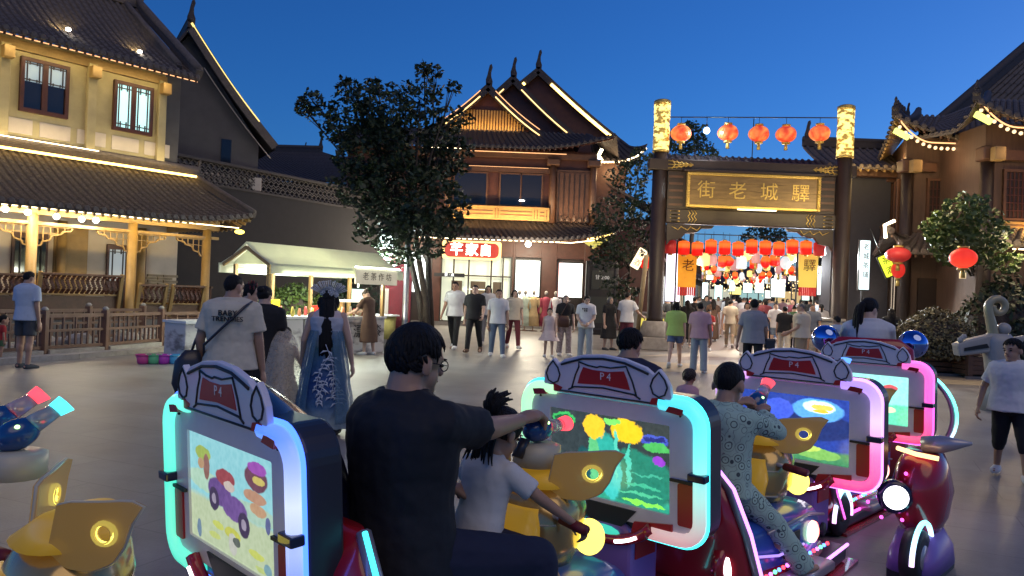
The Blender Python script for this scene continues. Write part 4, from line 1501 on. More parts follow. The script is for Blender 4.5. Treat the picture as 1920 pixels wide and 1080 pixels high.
# ------------------------------------------------------------------ shops along the street behind the gate
def street_house(name_i, side, t0, L, h, label, wall, shop_cols):
    # side -1: hall side of the street, +1: far side
    base = (GL + SNOR * -1.6) if side < 0 else (GR + SNOR * 2.2)
    o = base + SDIR * t0
    T = empty('street_shop', o, math.atan2(SDIR.y, SDIR.x), label, 'shop')
    s = 1 if side < 0 else -1      # local y outwards from the street is +s
    def sp(x0, x1, y0, y1, z0, z1):
        a, b = sorted((s * y0, s * y1))
        return MB().span(x0, x1, a, b, z0, z1)
    sp(0, L, 0, 6, 0, h).build('wall', wall, T)
    n = max(2, int(L / 2.2))
    for k in range(n):
        x0 = 0.25 + k * (L - 0.3) / n
        x1 = x0 + (L - 0.3) / n - 0.35
        col = shop_cols[k % len(shop_cols)]
        p_ = sp(x0, x1, -0.06, -0.004, 0.35, 2.75).build('shop_pane', glow('street_pane_%.2f_%.2f_%.2f' % col, col, 0.55), T)
        f = MB()
        for x in (x0, (x0 + x1) / 2, x1):
            f.box((x, -s * 0.09, 1.5), (0.07, 0.06, 2.5))
        f.build('frame', m_wood_dk, p_)
        if h > 5:
            wd = sp(x0 + 0.2, x1 - 0.2, -0.05, -0.004, 3.7, 5.0).build('window', m_darkglass, T)
            f = MB()
            for x in (x0 + 0.2, (x0 + x1) / 2, x1 - 0.2):
                f.box((x, -s * 0.07, 4.35), (0.06, 0.05, 1.4))
            f.build('frame', m_wood_md, wd)
    a, b = (0, -s * 1.0, 2.95), (L, -s * 1.0, 2.95)
    c, d = (0, s * 0.1, 3.5), (L, s * 0.1, 3.5)
    if s > 0:
        roof_slope(T, a, b, c, d, sag=0.06, sp=0.3, nt=5, ma=m_tile_dk, name='lower_roof', discs=False)
    else:
        roof_slope(T, b, a, d, c, sag=0.06, sp=0.3, nt=5, ma=m_tile_dk, name='lower_roof', discs=False)
    a, b = (-0.3, -s * 0.9, h), (L + 0.3, -s * 0.9, h)
    c, d = (-0.3, s * 3, h + 2.0), (L + 0.3, s * 3, h + 2.0)
    if s > 0:
        roof_slope(T, a, b, c, d, sag=0.2, sp=0.3, nt=9, ma=m_tile_dk, name='roof', discs=False)
    else:
        roof_slope(T, b, a, d, c, sag=0.2, sp=0.3, nt=9, ma=m_tile_dk, name='roof', discs=False)
    return T


street_house(0, -1, 12.5, 8.5, 5.4, 'two-storey street shop with bright panes, first beyond the gate on the hall side', m_wood_red, [(0.9, 0.95, 1.0), (1.0, 0.75, 0.5)])
street_house(1, -1, 22, 10, 4.6, 'low street shop, second beyond the gate on the hall side', m_wood_dk, [(1.0, 0.85, 0.6), (0.6, 0.95, 0.9)])
street_house(2, -1, 33, 14, 5.2, 'street shop, third beyond the gate on the hall side', m_wood_red, [(0.8, 0.95, 1.0), (1.0, 0.8, 0.5)])
street_house(3, 1, 16, 9, 5.6, 'two-storey street shop with bright panes, first beyond the corner hall', m_brick_g, [(0.85, 0.97, 1.0), (0.9, 1.0, 0.9)])
street_house(4, 1, 26, 10, 4.8, 'low street shop, second beyond the corner hall', m_wood_red, [(1.0, 0.9, 0.7), (0.8, 0.95, 1.0)])
street_house(5, 1, 37, 14, 5.4, 'street shop, third beyond the corner hall', m_wood_dk, [(0.9, 0.97, 1.0), (1.0, 0.8, 0.5)])
# closing building at the far end
e = GL + SDIR * 62 - SNOR * 12
T = empty('end_building', e, math.atan2(-SNOR.y, -SNOR.x) + math.pi, 'dark building closing the far end of the street', 'building')
MB().span(0, 34, 0, 8, 0, 3.6).build('wall', m_wood_dk, T)
for k in range(8):
    MB().span(2 + k * 3.6, 4.6 + k * 3.6, -0.1, -0.01, 0.5, 2.9).build('window', glow('end_window_%d' % (k % 3), ((0.5, 0.8, 0.75), (1, 0.7, 0.3), (0.8, 0.8, 0.6))[k % 3], 0.5), T)
roof_slope(T, (-0.5, -0.9, 3.6), (34.5, -0.9, 3.6), (-0.5, 4, 5.6), (34.5, 4, 5.6), sag=0.2, sp=0.5, r=0.1, nt=6, ma=m_tile_dk, name='roof', discs=False)

# dark back wall right of the gate
a = GR + V((0.75, 2.6, 0))
T = empty('side_building', a, 0, 'dark plain building wall between the gate and the corner hall', 'building')
MB().span(0, 2.0, 0, 0.8, 0, 6.1).build('wall', mat('dark_navy_wall', (0.045, 0.045, 0.06), 0.7, var=0.2), T)
MB().span(-0.2, 2.2, -0.3, 1.0, 6.1, 6.35).build('cornice', m_wood_md, T, bevel=0.03)
roof_slope(T, (-0.6, -0.7, 6.35), (2.4, -0.7, 6.35), (-0.6, 1.4, 7.4), (2.4, 1.4, 7.4), sag=0.1, sp=0.26, nt=8, ma=m_tile_br, name='roof', under=m_wood_y)
ridge(T, (-0.6, 1.4, 7.4), (2.4, 1.4, 7.4), 0.2, 0.3)
finial(T, (-0.45, 1.4, 7.6), 0.8)
lamp('POINT', (0.6, -1.2, 6.2), 14, (1, 0.72, 0.3), T, 0.1, name='eave_glow')

# lit shop signs along the street
SIGNS = [  # px, py, w px, h px, depth, colour, strength, text
    (1293, 540, 14, 70, 29, (0.9, 0.97, 1.0), 2.4, ''), (1262, 520, 26, 90, 27.5, (0.95, 0.85, 1.0), 2.2, ''),
    (1302, 491, 17, 11, 31, (1.0, 0.9, 0.65), 2.0, ''), (1331, 520, 12, 9, 36, (1.0, 0.95, 0.8), 2.0, ''),
    (1347, 548, 14, 26, 44, (0.7, 1.0, 0.95), 1.5, ''), (1372, 536, 12, 20, 48, (0.75, 1.0, 0.95), 1.6, ''),
    (1402, 540, 16, 18, 52, (0.7, 1.0, 0.9), 1.7, ''), (1424, 535, 16, 28, 47, (0.9, 1.0, 0.95), 2.4, ''),
    (1459, 540, 26, 34, 41, (0.85, 1.0, 0.98), 2.6, ''), (1487, 522, 15, 9, 37, (0.95, 1.0, 0.95), 2.0, ''),
    (1541, 533, 15, 40, 28.5, (0.85, 1.0, 0.97), 1.8, ''), (1545, 506, 17, 13, 28.4, (1.0, 0.85, 0.5), 1.6, ''),
    (1621, 497, 17, 92, 25.0, (0.80, 0.97, 1.0), 1.5, '老城茶铺'), (1585, 530, 22, 66, 27.5, (0.9, 1.0, 1.0), 3.0, ''),
    (1379, 545, 20, 14, 56, (1.0, 0.85, 0.25), 1.5, ''),
    (1322, 545, 10, 30, 39, (0.75, 0.98, 1.0), 1.8, ''), (1440, 552, 10, 14, 55, (1, 1, 0.95), 2.2, ''), (1511, 548, 12, 30, 33, (0.8, 1.0, 0.9), 1.3, ''),
]
ordn = ['first', 'second', 'third', 'fourth', 'fifth', 'sixth', 'seventh', 'eighth', 'ninth', 'tenth', 'eleventh', 'twelfth', 'thirteenth', 'fourteenth', 'fifteenth', 'sixteenth', 'seventeenth', 'eighteenth']
order = sorted(range(len(SIGNS)), key=lambda k: SIGNS[k][0])
for i, (px, py, w_, h_, d, col, s, tx) in enumerate(SIGNS):
    p = W(px, py, d)
    ww, hh = w_ / F_PX * d, h_ / F_PX * d
    o = empty('shop_sign', p, R(-12 if px < 1420 else 10), ('tall pale lit sign with black characters on a dark post' if tx else
              'lit shop sign in the street, ' + ordn[order.index(i)] + ' of the row counted from the hall side'), 'sign', 'lit signs along the street')
    MB().box((0, 0, 0), (ww, 0.12, hh)).build('face', glow('sign_%d' % i, col, s * 0.75), o, bevel=0.01)
    MB().box((0, 0.08, 0), (ww + 0.06, 0.05, hh + 0.06)).build('back_frame', m_black, o)
    pz = p.z - hh / 2
    MB().tube([(0, 0.09, -p.z), (0, 0.09, hh / 2)], 0.035, 6).build('post', m_iron, o)
    if tx:
        for k, ch in enumerate(tx):
            text(ch, 0.22, m_black, o, (0, -0.065, hh / 2 - 0.22 - k * 0.3))

# banners on both sides of the gate opening
def banner(px, d, chars, label, m_c):
    p = W(px, 483, d)
    T = empty('banner', (p.x, p.y, 0), 0, label, 'banner', 'hanging banners inside the gate')
    z1, z0 = p.z + 0.12, p.z - 0.98
    w_ = 0.62
    def wave(x, z):
        return 0.04 * math.sin(3 * z + 5 * x)
    mb = MB()
    vs, fs = [], []
    for i in range(7):
        for j in range(11):
            x, z = -w_ / 2 + w_ * i / 6, z1 + (z0 - z1) * j / 10
            vs.append((x, wave(x, z), z))
    N = len(vs)
    vs += [(x, y + 0.012, z) for x, y, z in vs]
    for i in range(6):
        for j in range(10):
            a = i * 11 + j
            fs += [(a, a + 11, a + 12, a + 1), (N + a, N + a + 1, N + a + 12, N + a + 11)]
    mb.add(vs, fs, True)
    mb.build('cloth', m_c, T)
    for k, ch in enumerate(chars):
        text(ch, 0.42, mat('banner_ink', (0.12, 0.03, 0.01), 0.6), T, (0.02, -0.07, z1 - 0.4 - 0.45 * k), ext=0.003)
    mb = MB()
    for k in range(9):
        x = -w_ / 2 + 0.035 + k * (w_ - 0.07) / 8
        mb.box((x, wave(x, z0), z0 - 0.14), (0.05, 0.03, 0.28))
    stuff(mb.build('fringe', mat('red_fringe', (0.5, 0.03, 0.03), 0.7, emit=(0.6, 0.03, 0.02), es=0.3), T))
    MB().tube([(-w_ / 2 - 0.08, 0, z1 + 0.02), (w_ / 2 + 0.08, 0, z1 + 0.02)], 0.02, 6).build('rod', m_wood_dk, T)
    MB().tube([(-w_ / 2 - 0.05, 0.03, 0), (-w_ / 2 - 0.05, 0.03, z1 + 0.2)], 0.03, 8).build('pole', m_iron, T)


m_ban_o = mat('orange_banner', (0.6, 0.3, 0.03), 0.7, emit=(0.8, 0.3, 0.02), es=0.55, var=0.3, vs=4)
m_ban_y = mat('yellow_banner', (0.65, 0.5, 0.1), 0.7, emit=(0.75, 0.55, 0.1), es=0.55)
banner(1289, 25.6, '老', 'orange cloth banner with red fringe hanging near the hall-side gate post', m_ban_o)
banner(1516, 25.4, '驛', 'yellow cloth banner with a black character hanging near the far gate post', m_ban_y)

# hanging lanterns deeper in the street
cols = [(m_lan_yel, 'yellow'), (m_lan_red, 'red'), (m_lan_wht, 'white'), (m_lan_pnk, 'pink'), (m_lan_red, 'red')]
rnd = random.Random(11)
k = 0
for row, (d, py, n, sz) in enumerate(((29, 486, 11, 0.19), (34, 500, 12, 0.17), (40, 512, 13, 0.16), (47, 522, 12, 0.16))):
    x0, x1 = 1312, 1494
    ws = []
    for i in range(n):
        px = x0 + (x1 - x0) * (i + 0.5) / n + rnd.uniform(-4, 4)
        ma, cn = cols[(i * 3 + row) % 5]
        p = W(px, py + rnd.uniform(-7, 7), d)
        lantern(p, sz * rnd.uniform(0.8, 1.15), sz * 2.4 * rnd.uniform(0.8, 1.2), ma,
                cn + ' paper lantern over the street, ' + ordn[i] + ' in ' + ('the nearest row', 'the second row', 'the third row', 'the farthest row')[row],
                'paper lanterns strung over the street', drum=(i % 2 == 0), tassel=(i % 3 == 0), cord=max(0.05, 3.95 - p.z))
    a, b = W(x0 - 40, 440, d), W(x1 + 40, 446, d)
    a.z = b.z = 4.1
    MB().tube([a, b], 0.012, 5).build('lantern_wire', m_black)
    tag(bpy.data.objects['lantern_wire' if row == 0 else 'lantern_wire.%03d' % row], 'black wire carrying paper lanterns, ' + ('nearest', 'second', 'third', 'farthest')[row] + ' row over the street', 'wire', 'lantern wires over the street')
# small festoon bulbs: too many and too small to pick apart
mb = MB()
for i in range(170):
    p = W(rnd.uniform(1322, 1500), rnd.gauss(531, 9), rnd.uniform(38, 56))
    mb.ball(p, rnd.uniform(0.02, 0.045), 6, 4)
o = mb.build('festoon_bulbs', glow('festoon', (1.0, 0.72, 0.35), 2.2, sample=False))
tag(o, 'tiny warm festoon bulbs glittering over the far street', 'lights', kind='stuff')
for (px, py, d, e_, c_) in ((1300, 500, 29, 260, (1, 0.8, 0.6)), (1500, 500, 29, 260, (0.9, 0.95, 1)), (1400, 500, 36, 420, (1, 0.85, 0.65)), (1420, 510, 48, 600, (1, 0.9, 0.75)), (1400, 505, 26.5, 160, (1, 0.85, 0.7))):
    lamp('POINT', W(px, py, d), e_, c_, None, 0.4, name='street_light')
# floodlight right of the gate
p = W(1580, 485, 25.8)
T = empty('floodlight', p, 0, 'dazzling white floodlight on the dark post right of the gate', 'lamp')
MB().box((0, 0, 0), (0.34, 0.16, 0.3)).build('housing', m_iron, T, bevel=0.02)
MB().box((0, -0.1, 0), (0.28, 0.03, 0.24)).build('lens', glow('flood_lens', (0.92, 1, 1), 25), T)
MB().tube([(0, 0.12, -p.z), (0, 0.12, 1.4)], 0.1, 10).build('post', m_iron, T)
aim(lamp('SPOT', (0, -0.2, 0), 1800, (0.92, 0.98, 1), T, 0.15, spot=R(140), name='flood_light'), (-1.5, -6, -3.2))
# bulb between the first lanterns on the wire
p = W(1325, 245, 24.35)
T = empty('bulb', p, 0, 'bare white bulb on the gate wire between the first two lanterns', 'lamp')
MB().ball((0, 0, 0), 0.1, 12, 8).build('globe', glow('cool_bulb', (0.75, 0.95, 1.0), 8), T)
MB().lathe([(0.04, 0.08), (0.045, 0.2)], n=10).build('socket', m_iron, T)
MB().tube([(0, 0, 0.2), (0, 0, 0.45)], 0.01, 5).build('cord', m_black, T)
lamp('POINT', (0, -0.2, -0.15), 60, (0.85, 0.95, 1.0), T, 0.1, name='bulb_light')

# red lanterns and lit plates by the corner hall and the hall
def plate(px, py, d, w_, h_, tilt, ma, label):
    p = W(px, py, d)
    T = empty('hanging_sign', p, 0, label, 'sign')
    T.rotation_euler = (0, tilt, 0)
    MB().box((0, 0, 0), (w_, 0.08, h_)).build('face', ma, T, bevel=0.02)
    MB().box((0, 0.05, 0), (w_ + 0.06, 0.03, h_ + 0.06)).build('frame', m_black, T)
    text('茶', 0.24, m_black, T, (0, -0.045, 0.16))
    text('酒', 0.24, m_black, T, (0, -0.045, -0.16))
    MB().tube([(0, 0.06, h_ / 2), (0.02, 0.1, h_ / 2 + 0.9)], 0.012, 5).build('cord', m_black, T)
plate(1664, 498, 23.6, 0.33, 0.66, R(-26), glow('lime_plate', (0.75, 0.9, 0.05), 1.1), 'lime yellow lit plate hanging askew by the corner hall')
plate(1198, 485, 25.6, 0.3, 0.7, R(28), glow('cream_plate', (1.0, 0.8, 0.5), 1.6), 'cream lit plate hanging askew by the hall-side gate post')
lantern(W(1806, 484, 18.6), 0.31, 0.48, lantern_mat('big_red_lantern', (0.42, 0.005, 0.006), 0.95, hot=(1, 0.06, 0.03), zoff=0.1, rp=(0.22, 0.42)), 'big glowing red lantern hanging above the round shrub', 'red lanterns by the corner hall', cord=0.2)
MB().box((0, 0, -0.42), (0.16, 0.02, 0.14)).build('paper_tag', glow('paper_tag', (1, 0.75, 0.4), 0.8), [o for o in bpy.data.objects if o.get('label', '').startswith('big glowing red')][0])
lantern(W(1684, 478, 23.0), 0.36, 0.46, m_lan_dull, 'dull red lantern beside the lime plate', 'red lanterns by the corner hall', cord=0.3)
lantern(W(1684, 506, 23.4), 0.2, 0.5, mat('red_lan_low', (0.5, 0.02, 0.02), 0.5, emit=(0.8, 0.03, 0.02), es=0.5), 'small red lantern just below the dull red one', 'red lanterns by the corner hall', cord=0.15)
lantern(W(1210, 492, 25.7), 0.22, 0.45, m_lan_red, 'red lantern beside the cream plate', None, cord=0.3)

# lantern street lamp on an arm, by the tree
p = G(757, 652)
T = empty('street_lamp', (p.x, p.y, 0), 0, 'grey street lamp with a lit glass lantern box on its arm', 'lamp')
MB().lathe([(0.13, 0), (0.11, 0.3), (0.085, 0.4), (0.07, 4.15)], n=14).build('post', m_metal, T)
MB().bar((0, 0, 3.65), (-0.75, 0, 3.68), 0.06, 0.08).build('arm', m_iron, T)
hd = MB()
hd.lathe([(0.34, 0), (0.22, 0.1), (0.05, 0.26), (0.02, 0.42)], (-0.55, 0, 3.08), 4)
hd.build('hood', m_iron, T)
MB().span(-0.74, -0.36, -0.17, 0.17, 2.76, 3.05).build('glass_box', glow('lamp_glass', (0.8, 1.0, 0.98), 2.4), T)
mb = MB()
for sx in (-0.75, -0.35):
    for sy in (-0.18, 0.18):
        mb.box((sx, sy, 2.9), (0.03, 0.03, 0.36))
mb.span(-0.77, -0.33, -0.2, 0.2, 2.7, 2.74)
mb.build('cage', m_iron, T)
lamp('POINT', (-0.55, -0.1, 2.6), 380, (0.85, 1.0, 0.95), T, 0.15, name='lamp_light')
# thin lamp post with a plate in front of the corner hall
p = G(1765, 660)
T = empty('sign_post', (p.x, p.y, 0), 0, 'thin dark post with a small white plate by the round shrub', 'post')
MB().lathe([(0.04, 0), (0.035, 3.4)], n=8).build('pole', m_iron, T)
MB().box((-0.1, -0.04, 3.15), (0.2, 0.03, 0.45)).build('plate', m_white_paint, T)
MB().box((0.2, 0, 3.42), (0.4, 0.1, 0.1)).build('camera_box', m_white_paint, T, bevel=0.02)
# black notice cabinet by the hall
p = G(1125, 628)
T = empty('notice_cabinet', (p.x, p.y, 0), 0, 'tall black notice cabinet with faint white lettering beside the hall', 'cabinet')
MB().span(-0.68, 0.68, 0, 0.3, 0, 3.1).build('body', m_black, T, bevel=0.03)
f = MB()
for (a, b, c, d) in ((-0.62, -0.54, 0.2, 2.95), (0.54, 0.62, 0.2, 2.95), (-0.54, 0.54, 2.87, 2.95), (-0.54, 0.54, 0.2, 0.28)):
    f.span(a, b, -0.05, -0.002, c, d)
f.build('frame', m_iron, T)
MB().span(-0.45, 0.45, -0.03, -0.004, 1.9, 2.7).build('panel', mat('slate_panel', (0.03, 0.035, 0.03), 0.4), T)
text('甘 2:00', 0.2, mat('chalk_letters', (0.5, 0.5, 0.48), 0.7, emit=(0.6, 0.6, 0.55), es=0.25), T, (0, -0.035, 2.4))
MB().span(-0.45, 0.45, -0.03, -0.004, 0.5, 1.6).build('panel', mat('slate_panel', (0.03, 0.035, 0.03), 0.4), T)


# ------------------------------------------------------------------ fence by the teahouse
def fence(pts, label, h=0.86):
    T = empty('fence', (pts[0][0], pts[0][1], 0), 0, label, 'fence', 'timber fences by the teahouse')
    o = V((pts[0][0], pts[0][1], 0))
    P = [V((x, y, 0)) - o for x, y in pts]
    for p in P:
        pm = MB()
        pm.box((p.x, p.y, h / 2 + 0.02), (0.13, 0.13, h + 0.04))
        po = pm.build('post', m_fence, T, bevel=0.01)
        MB().lathe([(0.05, 0), (0.075, 0.03), (0.03, 0.08)], (p.x, p.y, h + 0.04), 8).build('post_cap', m_stone, po)
    for i in range(len(P) - 1):
        a, b = P[i], P[i + 1]
        t = (b - a).normalized() * 0.07
        a, b = a + t, b - t
        for z, hh in ((h - 0.06, 0.07), (h - 0.36, 0.05), (0.17, 0.06)):
            MB().bar(a + V((0, 0, z)), b + V((0, 0, z)), 0.06, hh).build('rail', m_fence, T)
        n = max(3, int((b - a).length / 0.14))
        for k in range(n):
            q = a.lerp(b, (k + 0.5) / n)
            MB().box((q.x, q.y, (0.2 + h - 0.38) / 2), (0.035, 0.035, h - 0.38 - 0.2), rz=math.atan2(b.y - a.y, b.x - a.x)).build('baluster', m_fence, T)
            if k % 2 == 0:
                MB().box((q.x, q.y, h - 0.215), (0.035, 0.035, 0.24), rz=math.atan2(b.y - a.y, b.x - a.x)).build('baluster', m_fence, T)
        MB().bar(a + V((0, 0, 0.06)), b + V((0, 0, 0.06)), 0.2, 0.12).build('sill_stone', m_stone, T, bevel=0.01)


fence([(-9.75, 13.6), (-9.22, 15.31), (-8.73, 16.67), (-8.37, 18.53), (-7.6, 20.0)], 'brown timber fence with balusters along the plaza edge')
fence([(-11.3, 15.5), (-10.75, 17.1), (-10.2, 18.7), (-9.6, 20.2)], 'brown timber fence between the plaza-edge fence and the teahouse porch')
kb = MB()
for a, b in (((-10.0, 12.0), (-8.75, 15.1)), ((-8.75, 15.1), (-7.0, 21.0))):
    kb.bar((a[0] + 0.25, a[1], 0.05), (b[0] + 0.25, b[1], 0.05), 0.3, 0.1)
kb.build('kerb', m_stone)['kind'] = 'structure'
bedm = mat('damp_soil', (0.05, 0.045, 0.035), 0.9, var=0.4, vs=3, bump=0.6, bs=12)
MB().add([(-10.6, 12.6, 0.06), (-9.2, 15.2, 0.06), (-8.5, 18.5, 0.06), (-7.9, 20.4, 0.06), (-10.2, 22.5, 0.06), (-13.5, 16.8, 0.06)], [(0, 1, 2, 3, 4, 5)]).build('planting_bed', bedm)['kind'] = 'structure'
rnd = random.Random(5)
for k in range(16):
    t = rnd.random()
    x = -9.9 + 1.4 * t + rnd.uniform(-0.5, 0.1)
    y = 14.6 + 5.2 * t + rnd.uniform(-0.4, 0.6)
    s = rnd.uniform(0.12, 0.32)
    mb = MB()
    mb.ball((0, 0, s * 0.4), (s, s * 0.7, s * 0.6), 9, 6)
    mb.v = [tuple(V(p) + V((noise.noise(V(p) * 5 + V((k, 0, 0))), noise.noise(V(p) * 5 + V((0, k, 0))), noise.noise(V(p) * 5))) * s * 0.35) for p in mb.v]
    mb.s = [False] * len(mb.s)
    o = mb.build('rock', m_stone, None, loc=(x, y, 0.06), rz=rnd.uniform(0, 6))
    tag(o, 'pale rock lying in the bed behind the plaza-edge fence', 'rock', 'rocks in the planting bed')

# coloured basins on the ground
for (px, col, nm) in ((268, (0.75, 0.08, 0.28), 'pink'), (288, (0.16, 0.6, 0.25), 'green'), (307, (0.6, 0.06, 0.5), 'magenta'), (328, (0.1, 0.5, 0.75), 'sky blue')):
    p = G(px, 682)
    T = empty('basin', (p.x, p.y, 0), rnd.uniform(0, 3), nm + ' plastic basin in the row on the ground by the fence', 'basin', 'plastic basins by the fence')
    mm = mat('plastic_' + nm, col, 0.35)
    MB().lathe([(0.09, 0), (0.10, 0.02), (0.135, 0.17), (0.12, 0.17), (0.09, 0.04), (0.01, 0.03)], n=18).build('bowl', mm, T)
    MB().tube([(0.137 * math.cos(R(t)), 0.137 * math.sin(R(t)), 0.17) for t in range(0, 360, 20)], 0.012, 6, closed=True).build('rim', mm, T)


# ------------------------------------------------------------------ craft stall
def stall():
    T = empty('craft_stall', (-6.27, 14.93, 0), R(55.7), 'open craft stall with pale gabled canopy and white counter', 'stall')
    m_can = mat('pale_canopy', (0.70, 0.73, 0.64), 0.8, var=0.12, vs=3)
    nn, ll = m_can.node_tree.nodes, m_can.node_tree.links
    tr_ = nn.new('ShaderNodeBsdfTranslucent')
    tr_.inputs[0].default_value = (0.84, 0.86, 0.68, 1)
    ms_ = nn.new('ShaderNodeMixShader')
    ms_.inputs[0].default_value = 0.5
    ll.new(nn['Principled BSDF'].outputs[0], ms_.inputs[1])
    ll.new(tr_.outputs[0], ms_.inputs[2])
    ll.new(ms_.outputs[0], nn['Material Output'].inputs[0])
    m_cloth = mat('white_print_cloth', (0.62, 0.6, 0.56), 0.85)
    n, l = m_cloth.node_tree.nodes, m_cloth.node_tree.links
    tc = n.new('ShaderNodeTexCoord')
    nz = n.new('ShaderNodeTexNoise')
    nz.inputs['Scale'].default_value = 2.2
    nz.inputs['Detail'].default_value = 9
    mp = n.new('ShaderNodeMapping')
    mp.inputs['Scale'].default_value = (1, 1, 2.2)
    l.new(tc.outputs['Object'], mp.inputs[0])
    l.new(mp.outputs[0], nz.inputs['Vector'])
    cr = n.new('ShaderNodeValToRGB')
    cr.color_ramp.elements[0].position = 0.36
    cr.color_ramp.elements[0].color = (0.22, 0.2, 0.19, 1)
    cr.color_ramp.elements[1].position = 0.5
    cr.color_ramp.elements[1].color = (0.64, 0.62, 0.58, 1)
    l.new(nz.outputs[0], cr.inputs[0])
    l.new(cr.outputs[0], n['Principled BSDF'].inputs['Base Color'])
    for (x0, x1, z) in ((0.0, 1.35, 0.82), (1.4, 2.9, 0.9), (2.95, 4.2, 0.9), (4.25, 5.5, 0.9)):
        MB().span(x0, x1, 0, 0.7, 0, z - 0.05).build('counter', m_cloth, T, bevel=0.015)
        MB().span(x0 - 0.02, x1 + 0.02, -0.05, 0.75, z - 0.05, z).build('counter_top', mat('counter_white', (0.8, 0.8, 0.76), 0.4), T)
    ink = mat('black_ink', (0.02, 0.02, 0.02), 0.7)
    for k, ch in enumerate('非遗漂漆'):
        text(ch, 0.34, ink, T, (3.35 + 0.62 * k, -0.012, 0.52), ext=0.002)
    # posts
    for (x, y) in ((1.95, 0.05), (1.95, 1.2), (3.0, 1.25), (4.2, 1.3), (5.45, 0.05), (5.45, 1.25)):
        MB().box((x, y, 1.02), (0.08, 0.08, 2.04)).build('post', m_wood_y, T, bevel=0.008)
    # canopy roof: two slopes with thickness
    x0, x1, y0, y1, ze, zr = 1.75, 5.75, -0.3, 1.5, 2.02, 2.5
    yc = (y0 + y1) / 2
    for (ya, s) in ((y0, 1), (y1, -1)):
        mb = MB()
        k = 10
        vs, fs = [], []
        for i in range(k + 1):
            x = x0 + (x1 - x0) * i / k
            for (t, dz) in ((0, 0), (0.5, -0.05 - 0.02 * math.sin(i * 1.7)), (1, 0)):
                vs.append((x, ya + (yc - ya) * t, ze + (zr - ze) * t + dz))
        N = len(vs)
        vs += [(a, b, c - 0.04) for a, b, c in vs]
        for i in range(k):
            for j in range(2):
                a = i * 3 + j
                fs += [(a, a + 3, a + 4, a + 1), (N + a, N + a + 1, N + a + 4, N + a + 3)]
        for i in range(k):
            a = i * 3
            fs.append((a, N + a, N + a + 3, a + 3))
        for a in (0, 1, 3 * k, 3 * k + 1):
            fs.append((a, a + 1, N + a + 1, N + a))
        mb.add(vs, fs, False)
        mb.build('canopy', m_can, T)
        MB().span(x0 - 0.02, x1 + 0.02, ya - 0.02, ya + 0.02, ze - 0.2, ze + 0.015).build('valance', m_can, T)
    MB().prism([(x0 + 0.06, y0 + 0.35, ze), (x0 + 0.06, yc, zr - 0.16), (x0 + 0.06, y1 - 0.35, ze)], (0.05, 0, 0)).build('gable_panel', m_can, T)
    for s in (-1, 1):
        MB().bar((x0 + 0.02, yc, zr - 0.12), (x0 + 0.02, yc + s * 0.8, ze - 0.02), 0.05, 0.07).build('gable_trim', m_wood_y, T)
    m_strip = glow('stall_led', (0.9, 1.0, 0.8), 7)
    for (a, b) in (((2.0, -0.27, 1.86), (4.2, -0.27, 1.86)), ((4.0, -0.43, 2.08), (5.5, -0.43, 2.08)), ((4.3, -0.24, 1.6), (4.3, -0.24, 2.02)), ((2.0, 1.2, 1.9), (2.95, 1.2, 1.9))):
        MB().tube([a, b], 0.018, 6).build('light_strip', m_strip, T)
    for x in (2.3, 3.4, 4.6, 5.3):
        lamp('POINT', (x, 0.4, 1.72), 50, (1.0, 0.96, 0.78), T, 0.12, name='stall_light')
    aim(lamp('AREA', (3.2, 1.3, 1.85), 20, (0.85, 1.0, 0.75), T, 1.4, name='stall_light', sy=0.1), (3.0, 4.5, 0.8))
    aim(lamp('AREA', (1.9, -0.5, 1.9), 130, (0.85, 1.0, 0.75), T, 1.4, name='stall_light', sy=0.1), (1.2, -3.5, 0.3))
    # name board of the stall
    s = empty('name_board', (0, 0, 0), parent=T)
    m_nb = mat('cream_board', (0.62, 0.58, 0.45), 0.6, emit=(0.9, 0.8, 0.5), es=0.18, var=0.25, vs=2)
    MB().span(4.05, 5.45, -0.42, -0.36, 1.68, 2.04).build('board', m_nb, s, bevel=0.01)
    for k, ch in enumerate('老茶作坊'):
        text(ch, 0.2, mat('faded_ink', (0.16, 0.13, 0.09), 0.7), s, (4.36 + 0.26 * k, -0.424, 1.86), ext=0.002)
    MB().span(4.55, 4.95, 0.2, 0.22, 1.28, 1.56).build('small_poster', glow('small_poster', (0.7, 1.0, 0.9), 0.9), T)
    # goods on the counters
    rn = random.Random(3)
    for k in range(34):
        x = 1.5 + rn.random() * 3.9
        y = 0.1 + rn.random() * 0.5
        hh = 0.08 + 0.16 * rn.random()
        mm = mat('goods_%d' % (k % 5), ((0.5, 0.2, 0.1), (0.7, 0.65, 0.5), (0.25, 0.1, 0.06), (0.6, 0.5, 0.1), (0.5, 0.08, 0.08))[k % 5], 0.5)
        o = MB().lathe([(0.03, 0), (0.045, hh * 0.4), (0.03, hh * 0.8), (0.02, hh)], n=10).build('small_jar', mm)
        o.location = T.matrix_basis @ V((x, y, 0.9))
        tag(o, 'small craft jar standing on the stall counter', 'jar', 'craft jars on the stall counter')
    o = empty('yellow_chair', T.matrix_basis @ V((3.1, 0.95, 0)), R(80), 'bright yellow plastic chair behind the stall counter', 'chair')
    my = mat('yellow_plastic', (0.75, 0.6, 0.02), 0.4)
    MB().box((0, 0, 0.72), (0.4, 0.4, 0.05)).build('seat', my, o, bevel=0.02)
    MB().box((0, 0.2, 1.0), (0.4, 0.05, 0.5)).build('backrest', my, o, bevel=0.02)
    for sx in (-0.17, 0.17):
        for sy in (-0.17, 0.17):
            MB().box((sx, sy, 0.35), (0.05, 0.05, 0.7)).build('leg', my, o)
    o = empty('red_crate', T.matrix_basis @ V((3.75, 0.33, 0.9)), R(55), 'red and white printed box on the stall counter', 'box')
    MB().box((0, 0, 0.12), (0.42, 0.3, 0.24)).build('box_body', m_red_paint, o, bevel=0.01)
